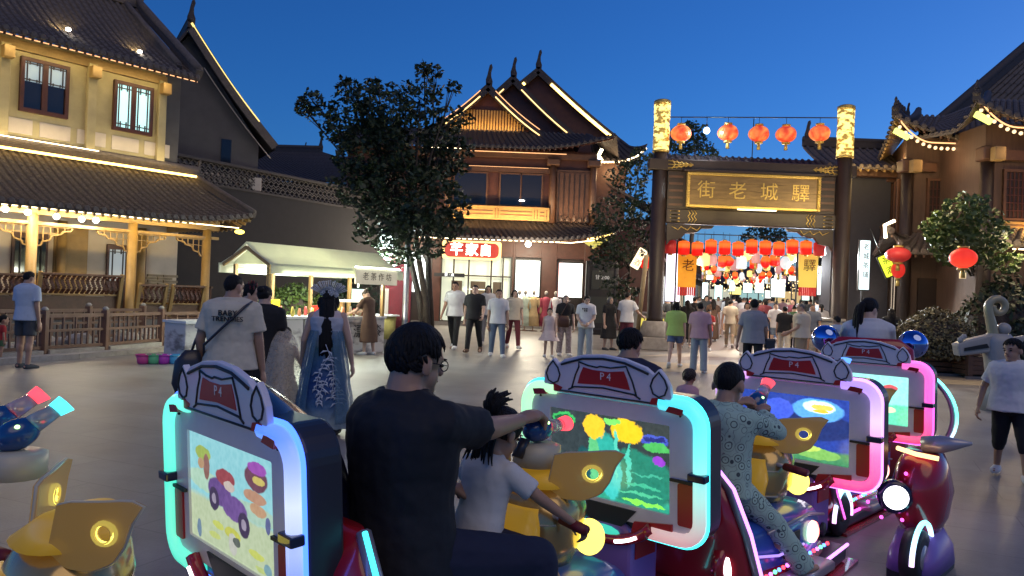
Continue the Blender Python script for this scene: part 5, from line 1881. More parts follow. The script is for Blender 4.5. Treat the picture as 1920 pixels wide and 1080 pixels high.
    MB().box((0, -0.153, 0.1), (0.34, 0.004, 0.13)).build('print', m_white_paint, o)
    # little sunshade tray on legs
    o = empty('display_tray', T.matrix_basis @ V((4.75, 0.4, 0.9)), R(55.7), 'raised white display tray on the stall counter', 'tray')
    MB().box((0, 0, 0.36), (1.0, 0.45, 0.05)).build('tray_top', glow('lit_tray', (1, 0.95, 0.75), 1.2), o, bevel=0.01)
    for sx in (-0.42, 0.42):
        MB().box((sx, 0, 0.17), (0.06, 0.3, 0.33)).build('support', m_wood_y, o)


stall()
# red backdrop panel right of the stall
p = W(742, 560, 21.5)
T = empty('red_backdrop', (p.x, p.y, 0), R(12), 'dark red printed backdrop panel at the end of the stall', 'panel')
MB().span(-0.42, 0.42, 0, 0.06, 0.05, 2.45).build('panel', mat('dark_red_cloth', (0.16, 0.015, 0.025), 0.7, var=0.35, vs=4), T)
text('漆', 0.4, mat('faded_white_ink', (0.4, 0.36, 0.36), 0.7), T, (-0.05, -0.004, 1.95), ext=0.002)
MB().span(-0.38, -0.2, -0.05, -0.005, 0.05, 1.6).build('pale_strip', m_plaster_w, T)
for s in (-0.42, 0.42):
    MB().box((s, 0.1, 1.2), (0.05, 0.05, 2.4)).build('post', m_iron, T)
p = G(718, 652)
T = empty('small_table', (p.x, p.y, 0), 0, 'small round-topped table with a yellow cloth beside the stall', 'table')
MB().lathe([(0.42, 0.86), (0.42, 0.9)], n=20).build('table_top', m_white_paint, T)
MB().lathe([(0.3, 0.25), (0.33, 0.86)], n=20).build('cloth', mat('khaki_cloth', (0.4, 0.36, 0.12), 0.8, var=0.2), T)
for k in range(3):
    a = R(120 * k)
    MB().tube([(0.3 * math.cos(a), 0.3 * math.sin(a), 0), (0.1 * math.cos(a), 0.1 * math.sin(a), 0.86)], 0.02, 6).build('leg', m_iron, T)


# ------------------------------------------------------------------ planting
def leaves(clumps, n, size, rn, squash=0.85):
    vs, fs = [], []
    tot = sum(c[1] ** 2 for c in clumps)
    for (c, r) in clumps:
        k = int(n * r * r / tot)
        for _ in range(k):
            while True:
                q = V((rn.uniform(-1, 1), rn.uniform(-1, 1), rn.uniform(-1, 1)))
                if q.length < 1:
                    break
            if q.length > 1e-3:
                q = q.normalized() * (q.length ** 0.45)
            nn = noise.noise(V(c) * 0.9 + q * 2.3)
            if nn < -0.06 and rn.random() < 0.85:
                continue
            p = V(c) + V((q.x * r, q.y * r, q.z * r * squash)) * (0.88 + 0.6 * nn)
            a = V((rn.gauss(0, 1), rn.gauss(0, 1), rn.gauss(0, 1) * 0.6)).normalized()
            b = a.cross(V((rn.gauss(0, 1), rn.gauss(0, 1), rn.gauss(0, 1)))).normalized()
            s = size * rn.uniform(0.6, 1.3)
            o = len(vs)
            vs += [p - a * s * 0.5, p + b * s * 0.28, p + a * s * 0.5, p - b * s * 0.28]
            fs.append((o, o + 1, o + 2, o + 3))
    return vs, fs


def leaf_mat(name, col):
    ma = mat(name, col, 0.55)
    n, l = ma.node_tree.nodes, ma.node_tree.links
    tc = n.new('ShaderNodeTexCoord')
    nz = n.new('ShaderNodeTexNoise')
    nz.inputs['Scale'].default_value = 2.5
    nz.inputs['Detail'].default_value = 6
    l.new(tc.outputs['Object'], nz.inputs['Vector'])
    cr = n.new('ShaderNodeValToRGB')
    cr.color_ramp.elements[0].position = 0.3
    cr.color_ramp.elements[0].color = (col[0] * 0.55, col[1] * 0.55, col[2] * 0.5, 1)
    cr.color_ramp.elements[1].position = 0.7
    cr.color_ramp.elements[1].color = (col[0] * 1.5, col[1] * 1.35, col[2] * 1.1, 1)
    l.new(nz.outputs[0], cr.inputs[0])
    l.new(cr.outputs[0], n['Principled BSDF'].inputs['Base Color'])
    return ma


m_bark = mat('bark', (0.05, 0.038, 0.03), 0.9, var=0.4, vs=6, bump=0.7, bs=25)
m_leaf_dk = leaf_mat('dark_leaves', (0.016, 0.036, 0.014))
m_leaf_gr = leaf_mat('green_leaves', (0.075, 0.13, 0.035))
m_leaf_ol = leaf_mat('olive_leaves', (0.11, 0.10, 0.045))


def tree(base, clumps_px, d, n, size, ma, label, trunk_r=0.16, stems=2, seed=1, group=None, top=None, spread=1.1):
    rn = random.Random(seed)
    b = V((base.x, base.y, 0))
    T = empty('tree', b, 0, label, 'tree', group)
    cl = []
    for (px, py, r) in clumps_px:
        dd = d + rn.uniform(-spread, spread)
        cl.append((W(px, py, dd) - b, r / F_PX * d))
    mb = MB()
    cz = sum(c[0].z for c in cl) / len(cl)
    zf = min(c[0].z for c in cl) * 0.55
    # stems fork low, then limbs run into every clump
    heads = []
    for k in range(stems):
        a = 2 * math.pi * k / stems + 0.6
        cen = sum((c[0] for c in cl), V((0, 0, 0))) / len(cl)
        hd = V((cen.x * 0.45 + 0.35 * math.cos(a), cen.y * 0.45 + 0.3 * math.sin(a), zf + (cz - zf) * 0.45))
        p0 = V((0.1 * math.cos(a), 0.1 * math.sin(a), 0))
        pts = [p0, p0.lerp(hd, 0.35) + V((0.06 * math.sin(k), 0.05, 0.1)), p0.lerp(hd, 0.7) + V((0, 0, 0.1)), hd]
        mb.tube(pts, [trunk_r, trunk_r * 0.8, trunk_r * 0.66, trunk_r * 0.5], 10)
        heads.append(hd)
    for (c, r) in cl:
        hd = min(heads, key=lambda q: (q - c).length)
        mid = hd.lerp(c, 0.5) + V((rn.uniform(-0.15, 0.15), rn.uniform(-0.15, 0.15), 0.12))
        mb.tube([hd, mid, c], [trunk_r * 0.36, trunk_r * 0.24, trunk_r * 0.1], 7)
        for _ in range(3):
            q = c + V((rn.uniform(-1, 1), rn.uniform(-1, 1), rn.uniform(-0.6, 1))) * r * 0.8
            mb.tube([mid.lerp(c, 0.6), q], [trunk_r * 0.13, trunk_r * 0.05], 5)
    mb.build('trunk', m_bark, T)
    vs, fs = leaves(cl, n, size, rn)
    lf = MB()
    lf.add(vs, fs, False)
    stuff(lf.build('crown', ma, T))
    return T


tree(G(803, 652), [(662, 232, 62), (722, 205, 58), (788, 185, 46), (585, 190, 24), (572, 205, 18), (700, 290, 82), (780, 275, 80), (836, 290, 56), (846, 225, 34),
                   (672, 345, 52), (750, 360, 78), (815, 375, 66), (715, 420, 52), (785, 445, 56), (840, 420, 36), (812, 135, 20), (795, 128, 16), (655, 165, 26), (700, 160, 20), (850, 165, 16), (740, 480, 30)],
     21.3, 19000, 0.165, m_leaf_dk, 'large dark tree with spreading crown in front of the gabled hall', 0.115, 3, 4, spread=1.0)
tree(G(1158, 640), [(1182, 330, 40), (1150, 400, 44), (1190, 465, 44), (1140, 480, 36), (1205, 395, 36), (1165, 545, 34), (1130, 440, 24), (1200, 290, 18), (1215, 300, 16)],
     26.5, 5200, 0.16, m_leaf_dk, 'slim dark tree between the gabled hall and the gate', 0.09, 1, 9, spread=0.6)
tree(W(1285, 560, 38), [(1282, 262, 38), (1310, 285, 34), (1262, 290, 36), (1330, 292, 20), (1300, 240, 18)], 38, 2600, 0.2, m_leaf_dk, 'dark tree top showing above the gate beam', 0.16, 1, 12, spread=0.8)
tree(W(1435, 560, 62), [(1420, 436, 20), (1445, 434, 22), (1462, 445, 16), (1400, 446, 12)], 62, 1200, 0.3, m_leaf_dk, 'far dark tree seen through the gate below its beam', 0.15, 1, 14)
tree(G(1812, 672), [(1800, 405, 44), (1762, 428, 32), (1845, 436, 44), (1830, 388, 26), (1795, 462, 46), (1850, 470, 36), (1890, 492, 26), (1770, 455, 28)],
     20.2, 5200, 0.15, m_leaf_gr, 'leafy green tree lit by lamps in front of the corner hall', 0.08, 1, 21, spread=0.5)


def shrub(p, r, h, n, size, ma, label, seed, name='shrub'):
    rn = random.Random(seed)
    T = empty(name, (p.x, p.y, 0), 0, label, 'shrub')
    vs, fs = [], []
    for _ in range(n):
        while True:
            q = V((rn.gauss(0, 1), rn.gauss(0, 1), abs(rn.gauss(0, 1))))
            if q.length > 0.1:
                break
        q.normalize()
        rr = (1 + 0.09 * noise.noise(q * 4)) * rn.uniform(0.86, 1.02)
        c = V((q.x * r * rr, q.y * r * rr, q.z * h * rr))
        a = V((rn.gauss(0, 1), rn.gauss(0, 1), rn.gauss(0, 1))).normalized()
        b = a.cross(q + V((rn.uniform(-.5, .5), rn.uniform(-.5, .5), rn.uniform(-.5, .5)))).normalized()
        s = size * rn.uniform(0.6, 1.2)
        o = len(vs)
        vs += [c - a * s * 0.5, c + b * s * 0.3, c + a * s * 0.5, c - b * s * 0.3]
        fs.append((o, o + 1, o + 2, o + 3))
    f = MB()
    f.add(vs, fs)
    stuff(f.build('foliage', ma, T))
    mb = MB()
    mb.ball((0, 0, h * 0.35), (r * 0.8, r * 0.8, h * 0.5), 12, 8)
    mb.build('inner_twigs', m_bark, T)
    return T


q = W(1752, 560, 19.3)
S = shrub(V((q.x, q.y, 0)), 0.98, 1.22, 4200, 0.10, m_leaf_ol, 'clipped round shrub in the timber planter by the corner hall', 2, 'round_shrub')
S.location.z = 0.42
for (px, py, r, lab, ma, sd) in ((520, 600, 0.8, 'loose green shrub behind the stall beside its end posts', m_leaf_gr, 5), (552, 585, 0.85, 'tall green shrub behind the middle of the stall', m_leaf_gr, 6), (600, 590, 0.7, 'green shrub behind the stall near its name board', m_leaf_gr, 7)):
    p = W(px, 560, 20.5)
    shrub(V((p.x, p.y, 0)), r, r * 1.9, 1800, 0.16, ma, lab, sd)
for (px, d, r, h, lab, sd) in ((690, 25, 1.3, 2.4, 'dark shrub against the courtyard wall beside the street lamp', 31), (640, 24.5, 1.1, 1.8, 'dark shrub against the courtyard wall left of the street lamp', 32), (1880, 20.5, 1.2, 2.6, 'dark shrub standing behind the white carved figure', 33), (1840, 21.2, 1.0, 1.9, 'dark shrub between the round shrub and the carved figure', 34)):
    p = W(px, 560, d)
    shrub(V((p.x, p.y, 0)), r, h, 2200, 0.17, m_leaf_dk, lab, sd)


# timber planter bench around the round shrub
def planter(p, w_, d_, h, label):
    T = empty('planter_bench', (p.x, p.y, 0), R(4), label, 'planter', 'slatted timber planters')
    for sx in (-1, 1):
        for sy in (-1, 1):
            MB().box((sx * (w_ / 2 - 0.06), sy * (d_ / 2 - 0.06), h / 2), (0.12, 0.12, h)).build('corner_post', m_wood_md, T, bevel=0.01)
    for k in range(4):
        z = 0.1 + k * (h - 0.12) / 4
        MB().span(-w_ / 2 + 0.12, w_ / 2 - 0.12, -d_ / 2 + 0.02, -d_ / 2 + 0.07, z, z + 0.1).build('slat', m_wood_md, T, bevel=0.006)
        for sx in (-1, 1):
            MB().span(sx * (w_ / 2 - 0.045) - 0.025, sx * (w_ / 2 - 0.045) + 0.025, -d_ / 2 + 0.12, d_ / 2 - 0.12, z, z + 0.1).build('slat', m_wood_md, T, bevel=0.006)
    MB().span(-w_ / 2 - 0.04, w_ / 2 + 0.04, -d_ / 2 - 0.03, -d_ / 2 + 0.2, h, h + 0.05).build('rim_board', m_wood_md, T, bevel=0.01)
    MB().span(-w_ / 2 + 0.1, w_ / 2 - 0.1, -d_ / 2 + 0.1, d_ / 2 - 0.1, 0.05, h - 0.12).build('soil', bedm, T)
    MB().span(-w_ / 2 - 0.1, w_ / 2 + 0.1, -d_ / 2 - 0.12, -d_ / 2 - 0.02, 0, 0.06).build('base_stone', m_stone_dk, T)


q = G(1735, 703)
planter(V((q.x, q.y + 0.9, 0)), 1.9, 1.9, 0.62, 'slatted timber planter bench around the round shrub')
q = G(1858, 712)
planter(V((q.x, q.y + 1.0, 0)), 1.2, 1.9, 0.55, 'slatted timber planter behind the white carved figure')


# white carved figure with a golden scroll
def carved_figure():
    p = W(1868, 560, 12.6)
    T = empty('carved_figure', (p.x, p.y, 0), 0, 'white carved figure with a golden scroll rising from its neck', 'sculpture')
    mw = mat('white_lacquer', (0.40, 0.37, 0.33), 0.4, var=0.12, vs=6, bump=0.25, bs=14)
    mg = mat('pale_gold_lacquer', (0.42, 0.36, 0.22), 0.35, metal=0.2)
    up, fw = V((0, 0, 1)), V((0, 1, 0))
    MB().loft([((0.1, 0, 0), 0.3, 0.22, (1, 0, 0), fw), ((0.08, 0, 0.3), 0.24, 0.2, (1, 0, 0), fw), ((0.06, 0, 0.6), 0.17, 0.16, (1, 0, 0), fw),
               ((0.05, 0, 0.9), 0.2, 0.18, (1, 0, 0), fw), ((0.08, 0, 1.12), 0.25, 0.19, (1, 0, 0), fw), ((0.05, 0, 1.25), 0.17, 0.14, (1, 0, 0), fw)], 18, 2.6).build('body', mw, T)
    pts = [V((-0.62, -0.1, 0.86)), V((-0.66, -0.1, 1.06)), V((-0.52, -0.1, 1.12)), V((-0.05, -0.1, 1.25)), V((0.02, -0.1, 0.95)), V((-0.2, -0.1, 0.93))]
    MB().prism(pts, (0, 0.2, 0)).build('headstock', mw, T, bevel=0.03)
    MB().prism([V((-0.55, -0.125, 0.95)), V((-0.55, -0.125, 1.0)), V((-0.2, -0.125, 1.08)), V((-0.16, -0.125, 1.02))], (0, 0.03, 0)).build('inset_panel', m_black, T)
    for k in range(3):
        MB().lathe([(0.02, 0), (0.045, 0.03), (0.03, 0.08)], (-0.6 + 0.03 * k, -0.06, 1.08 + 0.03 * k), 8).build('peg', mw, T)
    MB().ball((0.14, 0, 1.33), (0.11, 0.09, 0.1), 12, 8).build('knob', mw, T)
    MB().prism([V((0.25, -0.05, 1.18)), V((0.5, -0.05, 1.24)), V((0.42, -0.05, 1.1)), V((0.52, -0.05, 1.04)), V((0.3, -0.05, 0.92))], (0, 0.14, 0)).build('fin', mw, T, bevel=0.02)
    sc_ = []
    for k in range(8):
        sc_.append(V((-0.02 - 0.10 * k / 7, 0, 1.2 + 0.42 * k / 7)))
    cx, cz = 0.03, 1.66
    for t in range(180, -210, -20):
        rr = 0.155 * (0.45 + 0.55 * (t + 210) / 390.0)
        sc_.append(V((cx + rr * math.cos(R(t)), 0, cz + rr * math.sin(R(t)) + 0.02)))
    rs = [0.085 - 0.02 * min(1, k / 8) - 0.02 * max(0, (k - 8) / 20) for k in range(len(sc_))]
    MB().tube(sc_, rs, 12).build('golden_scroll', mg, T)


carved_figure()

# clothes forms in front of the hall
rn = random.Random(8)
for k, (px, col, lab) in enumerate(((985, (0.42, 0.5, 0.4), 'pale green robe on a stand in front of the hall light box'), (1001, (0.5, 0.36, 0.18), 'tan robe on a stand in front of the hall light box'), (1024, (0.3, 0.04, 0.07), 'dark red robe on a stand between the two hall light boxes'), (1042, (0.6, 0.58, 0.6), 'white robe on a stand below the pink-edged light box'), (974, (0.7, 0.68, 0.66), 'white robe on a stand beside the pale green one'))):
    p = W(px, 560, 33.5)
    T = empty('robe_stand', (p.x, p.y, 0), 0, lab, 'mannequin', 'robes on stands by the hall')
    mm = mat('robe_%d' % k, col, 0.8, var=0.2, vs=8)
    xd, yd = (1, 0, 0), (0, 1, 0)
    MB().loft([((0, 0, 0.22), 0.3, 0.2, xd, yd), ((0, 0, 0.7), 0.22, 0.16, xd, yd), ((0, 0, 1.05), 0.15, 0.11, xd, yd), ((0, 0, 1.35), 0.21, 0.13, xd, yd), ((0, 0, 1.5), 0.1, 0.08, xd, yd)], 14).build('robe', mm, T)
    for s in (-1, 1):
        MB().cap((s * 0.2, 0, 1.38), (s * 0.3, 0, 0.85), 0.07, 0.09, 10).build('sleeve', mm, T)
    MB().lathe([(0.22, 0), (0.2, 0.03), (0.025, 0.05), (0.025, 1.6)], n=12).build('stand', m_wood_md, T)
    MB().ball((0, 0, 1.66), (0.08, 0.09, 0.11), 10, 8).build('head_form', m_stone, T)


# ------------------------------------------------------------------ arcade rides
def grad_mat(name, c0, c1, s, z0=-0.3, z1=0.3, axis=2):
    ma = mat(name, (0.6, 0.6, 0.6), 0.3)
    n, l = ma.node_tree.nodes, ma.node_tree.links
    tc = n.new('ShaderNodeTexCoord')
    sx = n.new('ShaderNodeSeparateXYZ')
    l.new(tc.outputs['Object'], sx.inputs[0])
    mr = n.new('ShaderNodeMapRange')
    mr.inputs[1].default_value = z0
    mr.inputs[2].default_value = z1
    l.new(sx.outputs[axis], mr.inputs[0])
    cr = n.new('ShaderNodeValToRGB')
    cols = [c0, c1] if not isinstance(c0, list) else c0
    cr.color_ramp.elements[0].color = (*cols[0], 1)
    cr.color_ramp.elements[1].color = (*cols[-1], 1)
    for k in range(1, len(cols) - 1):
        e = cr.color_ramp.elements.new(k / (len(cols) - 1))
        e.color = (*cols[k], 1)
    l.new(mr.outputs[0], cr.inputs[0])
    b = n['Principled BSDF']
    l.new(cr.outputs[0], b.inputs['Emission Color'])
    b.inputs['Emission Strength'].default_value = s
    return ma


def screen_mat(name, sky_, ground_, hz, blobs, s, grain=0.15, wobble=0.03):
    """game picture: sky over ground at height hz with soft-edged coloured blobs (x, z, rx, rz, colour)"""
    ma = mat(name, (0.01, 0.01, 0.012), 0.15)
    n, l = ma.node_tree.nodes, ma.node_tree.links
    b = n['Principled BSDF']
    tc = n.new('ShaderNodeTexCoord')
    nz = n.new('ShaderNodeTexNoise')
    nz.inputs['Scale'].default_value = 17
    nz.inputs['Detail'].default_value = 9
    nz.inputs['Roughness'].default_value = 0.68
    l.new(tc.outputs['Object'], nz.inputs['Vector'])
    wob = n.new('ShaderNodeVectorMath')
    wob.operation = 'MULTIPLY_ADD'
    l.new(nz.outputs['Color'], wob.inputs[0])
    wob.inputs[1].default_value = (wobble, 0, wobble)
    l.new(tc.outputs['Object'], wob.inputs[2])
    sp = n.new('ShaderNodeSeparateXYZ')
    l.new(wob.outputs[0], sp.inputs[0])
    mr = n.new('ShaderNodeMapRange')
    mr.inputs[1].default_value = hz
    mr.inputs[2].default_value = hz + 0.02
    l.new(sp.outputs[2], mr.inputs[0])
    mx = n.new('ShaderNodeMix')
    mx.data_type = 'RGBA'
    mx.inputs[6].default_value = (*ground_, 1)
    mx.inputs[7].default_value = (*sky_, 1)
    l.new(mr.outputs[0], mx.inputs[0])
    cur = mx.outputs[2]
    # lighter and darker patches
    m2 = n.new('ShaderNodeMix')
    m2.data_type = 'RGBA'
    m2.blend_type = 'OVERLAY'
    m2.inputs[0].default_value = grain * 3
    l.new(cur, m2.inputs[6])
    l.new(nz.outputs[0], m2.inputs[7])
    cur = m2.outputs[2]
    for (x, z, rx, rz_, col) in blobs:
        mp = n.new('ShaderNodeMapping')
        mp.vector_type = 'POINT'
        mp.inputs['Location'].default_value = (-(x + wobble / 2) / rx, 0, -(z + wobble / 2) / rz_)
        mp.inputs['Scale'].default_value = (1 / rx, 0, 1 / rz_)
        l.new(wob.outputs[0], mp.inputs[0])
        ln = n.new('ShaderNodeVectorMath')
        ln.operation = 'LENGTH'
        l.new(mp.outputs[0], ln.inputs[0])
        r2 = n.new('ShaderNodeMapRange')
        r2.inputs[1].default_value = 0.93
        r2.inputs[2].default_value = 1.04
        r2.inputs[3].default_value = 1
        r2.inputs[4].default_value = 0
        l.new(ln.outputs['Value'], r2.inputs[0])
        m3 = n.new('ShaderNodeMix')
        m3.data_type = 'RGBA'
        l.new(r2.outputs[0], m3.inputs[0])
        l.new(cur, m3.inputs[6])
        m3.inputs[7].default_value = (*col, 1)
        cur = m3.outputs[2]
    vo = n.new('ShaderNodeTexVoronoi')
    vo.inputs['Scale'].default_value = 46
    l.new(wob.outputs[0], vo.inputs['Vector'])
    m4 = n.new('ShaderNodeMix')
    m4.data_type = 'RGBA'
    m4.blend_type = 'SOFT_LIGHT'
    m4.inputs[0].default_value = 0.22
    l.new(cur, m4.inputs[6])
    l.new(vo.outputs['Distance'], m4.inputs[7])
    cur = m4.outputs[2]
    l.new(cur, b.inputs['Emission Color'])
    b.inputs['Emission Strength'].default_value = s
    return ma


m_bezel = mat('white_plastic_bezel', (0.76, 0.71, 0.78), 0.35, var=0.06, vs=10)
m_navy = mat('navy_lacquer', (0.012, 0.014, 0.05), 0.25, coat=0.6)
m_cabinet = mat('charcoal_plastic', (0.03, 0.03, 0.04), 0.35)
m_red_gloss = mat('red_lacquer', (0.38, 0.012, 0.025), 0.22, coat=0.7)
m_silver = mat('silver_plastic', (0.42, 0.40, 0.44), 0.3, metal=0.4)
m_purple = mat('lilac_plastic', (0.24, 0.13, 0.46), 0.35)
m_blue = mat('blue_plastic', (0.03, 0.10, 0.48), 0.3, coat=0.4)
m_amber = mat('golden_plastic', (0.55, 0.38, 0.14), 0.22, metal=0.55, coat=0.6, var=0.12, vs=6)
m_amber_glow = mat('golden_plastic_glow', (0.6, 0.36, 0.05), 0.3, emit=(1.0, 0.55, 0.04), es=0.13)  # weak emission stands in for light inside the shell
m_wing = mat('smoked_amber_plastic', (0.42, 0.27, 0.10), 0.2, coat=0.6, alpha=0.86, emit=(0.9, 0.5, 0.08), es=0.07)  # slight emission makes the wing look lit through
m_cream = mat('cream_plastic', (0.55, 0.5, 0.38), 0.35)
m_grip = mat('dark_red_rubber', (0.16, 0.01, 0.015), 0.5)
m_gun = mat('gun_blue', (0.012, 0.07, 0.22), 0.25, coat=0.6)
m_clear = mat('clear_barrel', (0.75, 0.72, 0.72), 0.12, trans=0.6)
m_ballglow = glow('yellow_ball_lamp', (1.0, 0.82, 0.12), 1.9)
m_line = mat('black_print', (0.012, 0.012, 0.016), 0.5)
m_head_red = mat('red_print', (0.42, 0.015, 0.02), 0.4)


def arcade_ride(name_label, x, y, rz, neonL, neonR, edge, scr, gun_tip, gun_pitch, two_guns=False, digit='P 4', tip2=None, tail_lamp=True, hoop=None, ty=0.0, tw=1.0):
    T = empty('arcade_ride', (x, y, 0), rz, name_label, 'arcade ride', 'shooting rides in the row')
    # ---------------- cabinet with screen
    Cb = empty('cabinet', (0, 0, 0.835), parent=T)
    Cb.rotation_euler = (R(4), 0, 0)
    MB().prism(rrect(1.04, 0.66, 0.12, 8, 0, 0, 0.01), (0, 0.13, 0)).build('housing', m_cabinet, Cb, bevel=0.012)
    MB().ringplate(rrect(0.93, 0.56, 0.09, 8, 0, 0.0, -0.012), rrect(0.685, 0.405, 0.008, 8, 0, 0, -0.012), (0, 0.022, 0)).build('bezel', m_bezel, Cb)
    MB().prism(rrect(0.68, 0.40, 0.006, 4, 0, 0, -0.003), (0, 0.008, 0)).build('screen', scr, Cb)
    for s, nm in ((-1, neonL), (1, neonR)):
        pts = [V((s * 0.30, -0.015, 0.302)), V((s * 0.38, -0.015, 0.300))]
        for k in range(0, 7):
            a = R(90 - 15 * k)
            pts.append(V((s * (0.40 + 0.095 * math.cos(a)), -0.015, 0.205 + 0.095 * math.sin(a))))
        pts += [V((s * 0.495, -0.015, z)) for z in (0.1, 0.0, -0.1)]
        for k in range(0, 7):
            a = R(-15 * k)
            pts.append(V((s * (0.40 + 0.095 * math.cos(a)), -0.015, -0.205 + 0.095 * math.sin(a))))
        pts += [V((s * 0.34, -0.015, -0.302)), V((s * 0.24, -0.015, -0.302))]
        MB().tube(pts, 0.031, 10).build('neon_tube', nm, Cb)
        # dark clips and red inserts on the side
        MB().box((s * 0.495, -0.03, 0.0), (0.085, 0.05, 0.035)).build('clip', m_navy, Cb, bevel=0.006)
        MB().box((s * 0.43, -0.02, -0.035), (0.16, 0.012, 0.012)).build('clip_bar', m_line, Cb)
        MB().prism(rrect(0.075, 0.19, 0.01, 3, s * 0.425, -0.14, -0.02), (0, 0.012, 0)).build('red_insert', m_head_red, Cb)
        MB().ball((s * 0.40, -0.018, 0.255), 0.006, 8, 5).build('screw', m_line, Cb)
    MB().tube(rrect(1.05, 0.67, 0.125, 8, 0, 0, 0.0), 0.009, 6, closed=True).build('edge_tube', edge, Cb)
    # chin: black plate and red smile with white light pieces
    MB().prism([V((-0.17, -0.02, -0.222)), V((0.17, -0.02, -0.222)), V((0.09, -0.02, -0.31)), V((-0.09, -0.02, -0.31))], (0, 0.014, 0)).build('chin_plate', m_line, Cb)
    MB().prism([V((0.16, -0.021, -0.27)), V((0.36, -0.021, -0.24)), V((0.36, -0.021, -0.31)), V((0.14, -0.021, -0.33))], (0, 0.014, 0)).build('chin_corner', m_head_red, Cb)
    arc = [V((0.32 * math.sin(R(t)), -0.03, -0.13 - 0.25 * math.cos(R(t)))) for t in range(-58, 59, 8)]
    MB().tube(arc, 0.028, 8).build('smile', m_red_gloss, Cb)
    wl = glow('white_neon', (1.0, 0.92, 0.98), 3.0)
    MB().tube([p + V((0, -0.026, 0)) for p in arc[1:5]], 0.009, 6).build('light_bar', wl, Cb)
    MB().tube([p + V((0, -0.026, 0)) for p in arc[9:13]], 0.009, 6).build('light_bar', wl, Cb)
    MB().ball((0, -0.03, -0.345), (0.09, 0.012, 0.03), 12, 6).build('chin_lamp', glow('teal_glow', (0.05, 0.6, 0.45), 0.8), Cb)
    # header board (plain outline, red field)
    def hz(a, z, y=-0.035):
        return V((a * 0.86, y, 0.288 + (z - 0.285) * 0.84))
    out = [(-0.40, 0.285), (-0.425, 0.34), (-0.415, 0.40), (-0.385, 0.45), (-0.35, 0.485), (-0.318, 0.452), (-0.27, 0.485), (-0.14, 0.52), (0, 0.532), (0.14, 0.52), (0.27, 0.485),
           (0.318, 0.452), (0.35, 0.485), (0.385, 0.45), (0.415, 0.40), (0.425, 0.34), (0.40, 0.285)]
    Hd = MB().prism([hz(a, z) for a, z in out], (0, 0.025, 0)).build('header_board', m_bezel, Cb, bevel=0.004)
    for path, r_ in ((((-0.29, 0.452), (-0.25, 0.465), (-0.14, 0.498), (0, 0.51), (0.14, 0.498), (0.25, 0.465), (0.29, 0.452)), 0.006),
                     (((-0.24, 0.31), (-0.2, 0.33), (0, 0.345), (0.2, 0.33), (0.24, 0.31)), 0.004), (((-0.3, 0.298), (0.3, 0.298)), 0.004),
                     (((-0.215, 0.325), (-0.19, 0.40), (-0.165, 0.45), (-0.165, 0.478), (-0.1, 0.462), (-0.04, 0.457), (-0.02, 0.465), (0.05, 0.462), (0.15, 0.48), (0.165, 0.45), (0.19, 0.40), (0.215, 0.325)), 0.004)):
        MB().tube([hz(a, z, -0.037) for a, z in path], r_, 6).build('outline', m_line, Cb)
    MB().prism([hz(a, z, -0.038) for a, z in ((-0.175, 0.352), (-0.155, 0.41), (-0.135, 0.45), (-0.07, 0.44), (0.03, 0.438), (0.135, 0.452), (0.155, 0.41), (0.175, 0.352), (0, 0.362))], (0, 0.004, 0)).build('red_field', m_head_red, Cb)
    text(digit, 0.05, m_bezel, Cb, (0.015, -0.0395, 0.392), ext=0.001)
    for s in (-1, 1):
        fl = [(0, 0.468), (0.035, 0.43), (0.05, 0.39), (0.035, 0.35), (0, 0.335), (-0.035, 0.35), (-0.05, 0.39), (-0.035, 0.43)]
        MB().tube([hz(s * 0.352 + a, z, -0.037) for a, z in fl], 0.004, 6, closed=True).build('outline', m_line, Cb)
        MB().prism([hz(s * 0.35 + a, z, -0.0375) for a, z in ((-0.055, 0.292), (0.05, 0.292), (0.065, 0.318), (0.01, 0.334), (-0.04, 0.325))], (0, 0.004, 0)).build('red_patch', m_head_red, Cb)
        MB().prism([V((s * a, -0.045, z)) for a, z in ((0.36, 0.30), (0.43, 0.29), (0.42, 0.262), (0.34, 0.272))], (0, 0.02, 0)).build('red_patch', m_red_gloss, Cb)
    # rounded back cover
    mb = MB()
    vs, fs = [], []
    nu, nv = 20, 10
    for i in range(nu + 1):
        a = math.pi * i / nu
        for j in range(nv + 1):
            t = j / nv
            q = 1 - 0.45 * t ** 2
            vs.append((0.43 * math.cos(a) * q, 0.03 + 0.33 * t, -0.2 + (0.655 * (1 - 0.4 * t ** 1.3)) * math.sin(a) ** 0.8))
    for i in range(nu):
        for j in range(nv):
            p = i * (nv + 1) + j
            fs.append((p, p + 1, p + nv + 2, p + nv + 1))
    fs.append(tuple(i * (nv + 1) + nv for i in range(nu + 1)))
    mb.add(vs, fs, True)
    mb.build('back_cover', m_navy, Cb)
    # ---------------- stand and platform
    MB().prism(rrect(0.3, 0.42, 0.08, 6, 0, 0.33, 0.0), (0, 0.24, 0)).build('stand', m_purple, T, bevel=0.02)
    MB().box((0.0, 0.06, 0.54), (0.16, 0.1, 0.16)).build('neck', m_cabinet, T, bevel=0.01)
    MB().lathe([(0.045, 0), (0.045, 0.012)], n=16, c=(0.152, 0.12, 0.2), M=Matrix.Rotation(R(90), 3, 'Y')).build('vent_disc', m_line, T)
    mb = MB()
    out = [V((a, b, 0.02)) for a, b in ((-0.34, 0.3), (0.34, 0.3), (0.38, -0.2), (0.36, -1.3), (0.24, -1.62), (-0.24, -1.62), (-0.36, -1.3), (-0.38, -0.2))]
    mb.prism([V((p.x * 0.82, p.y if p.y < 0 else p.y * 0.7, p.z)) for p in out], (0, 0, 0.1))
    mb.build('platform', m_cabinet, T, bevel=0.03, seg=3)
    mb = MB()
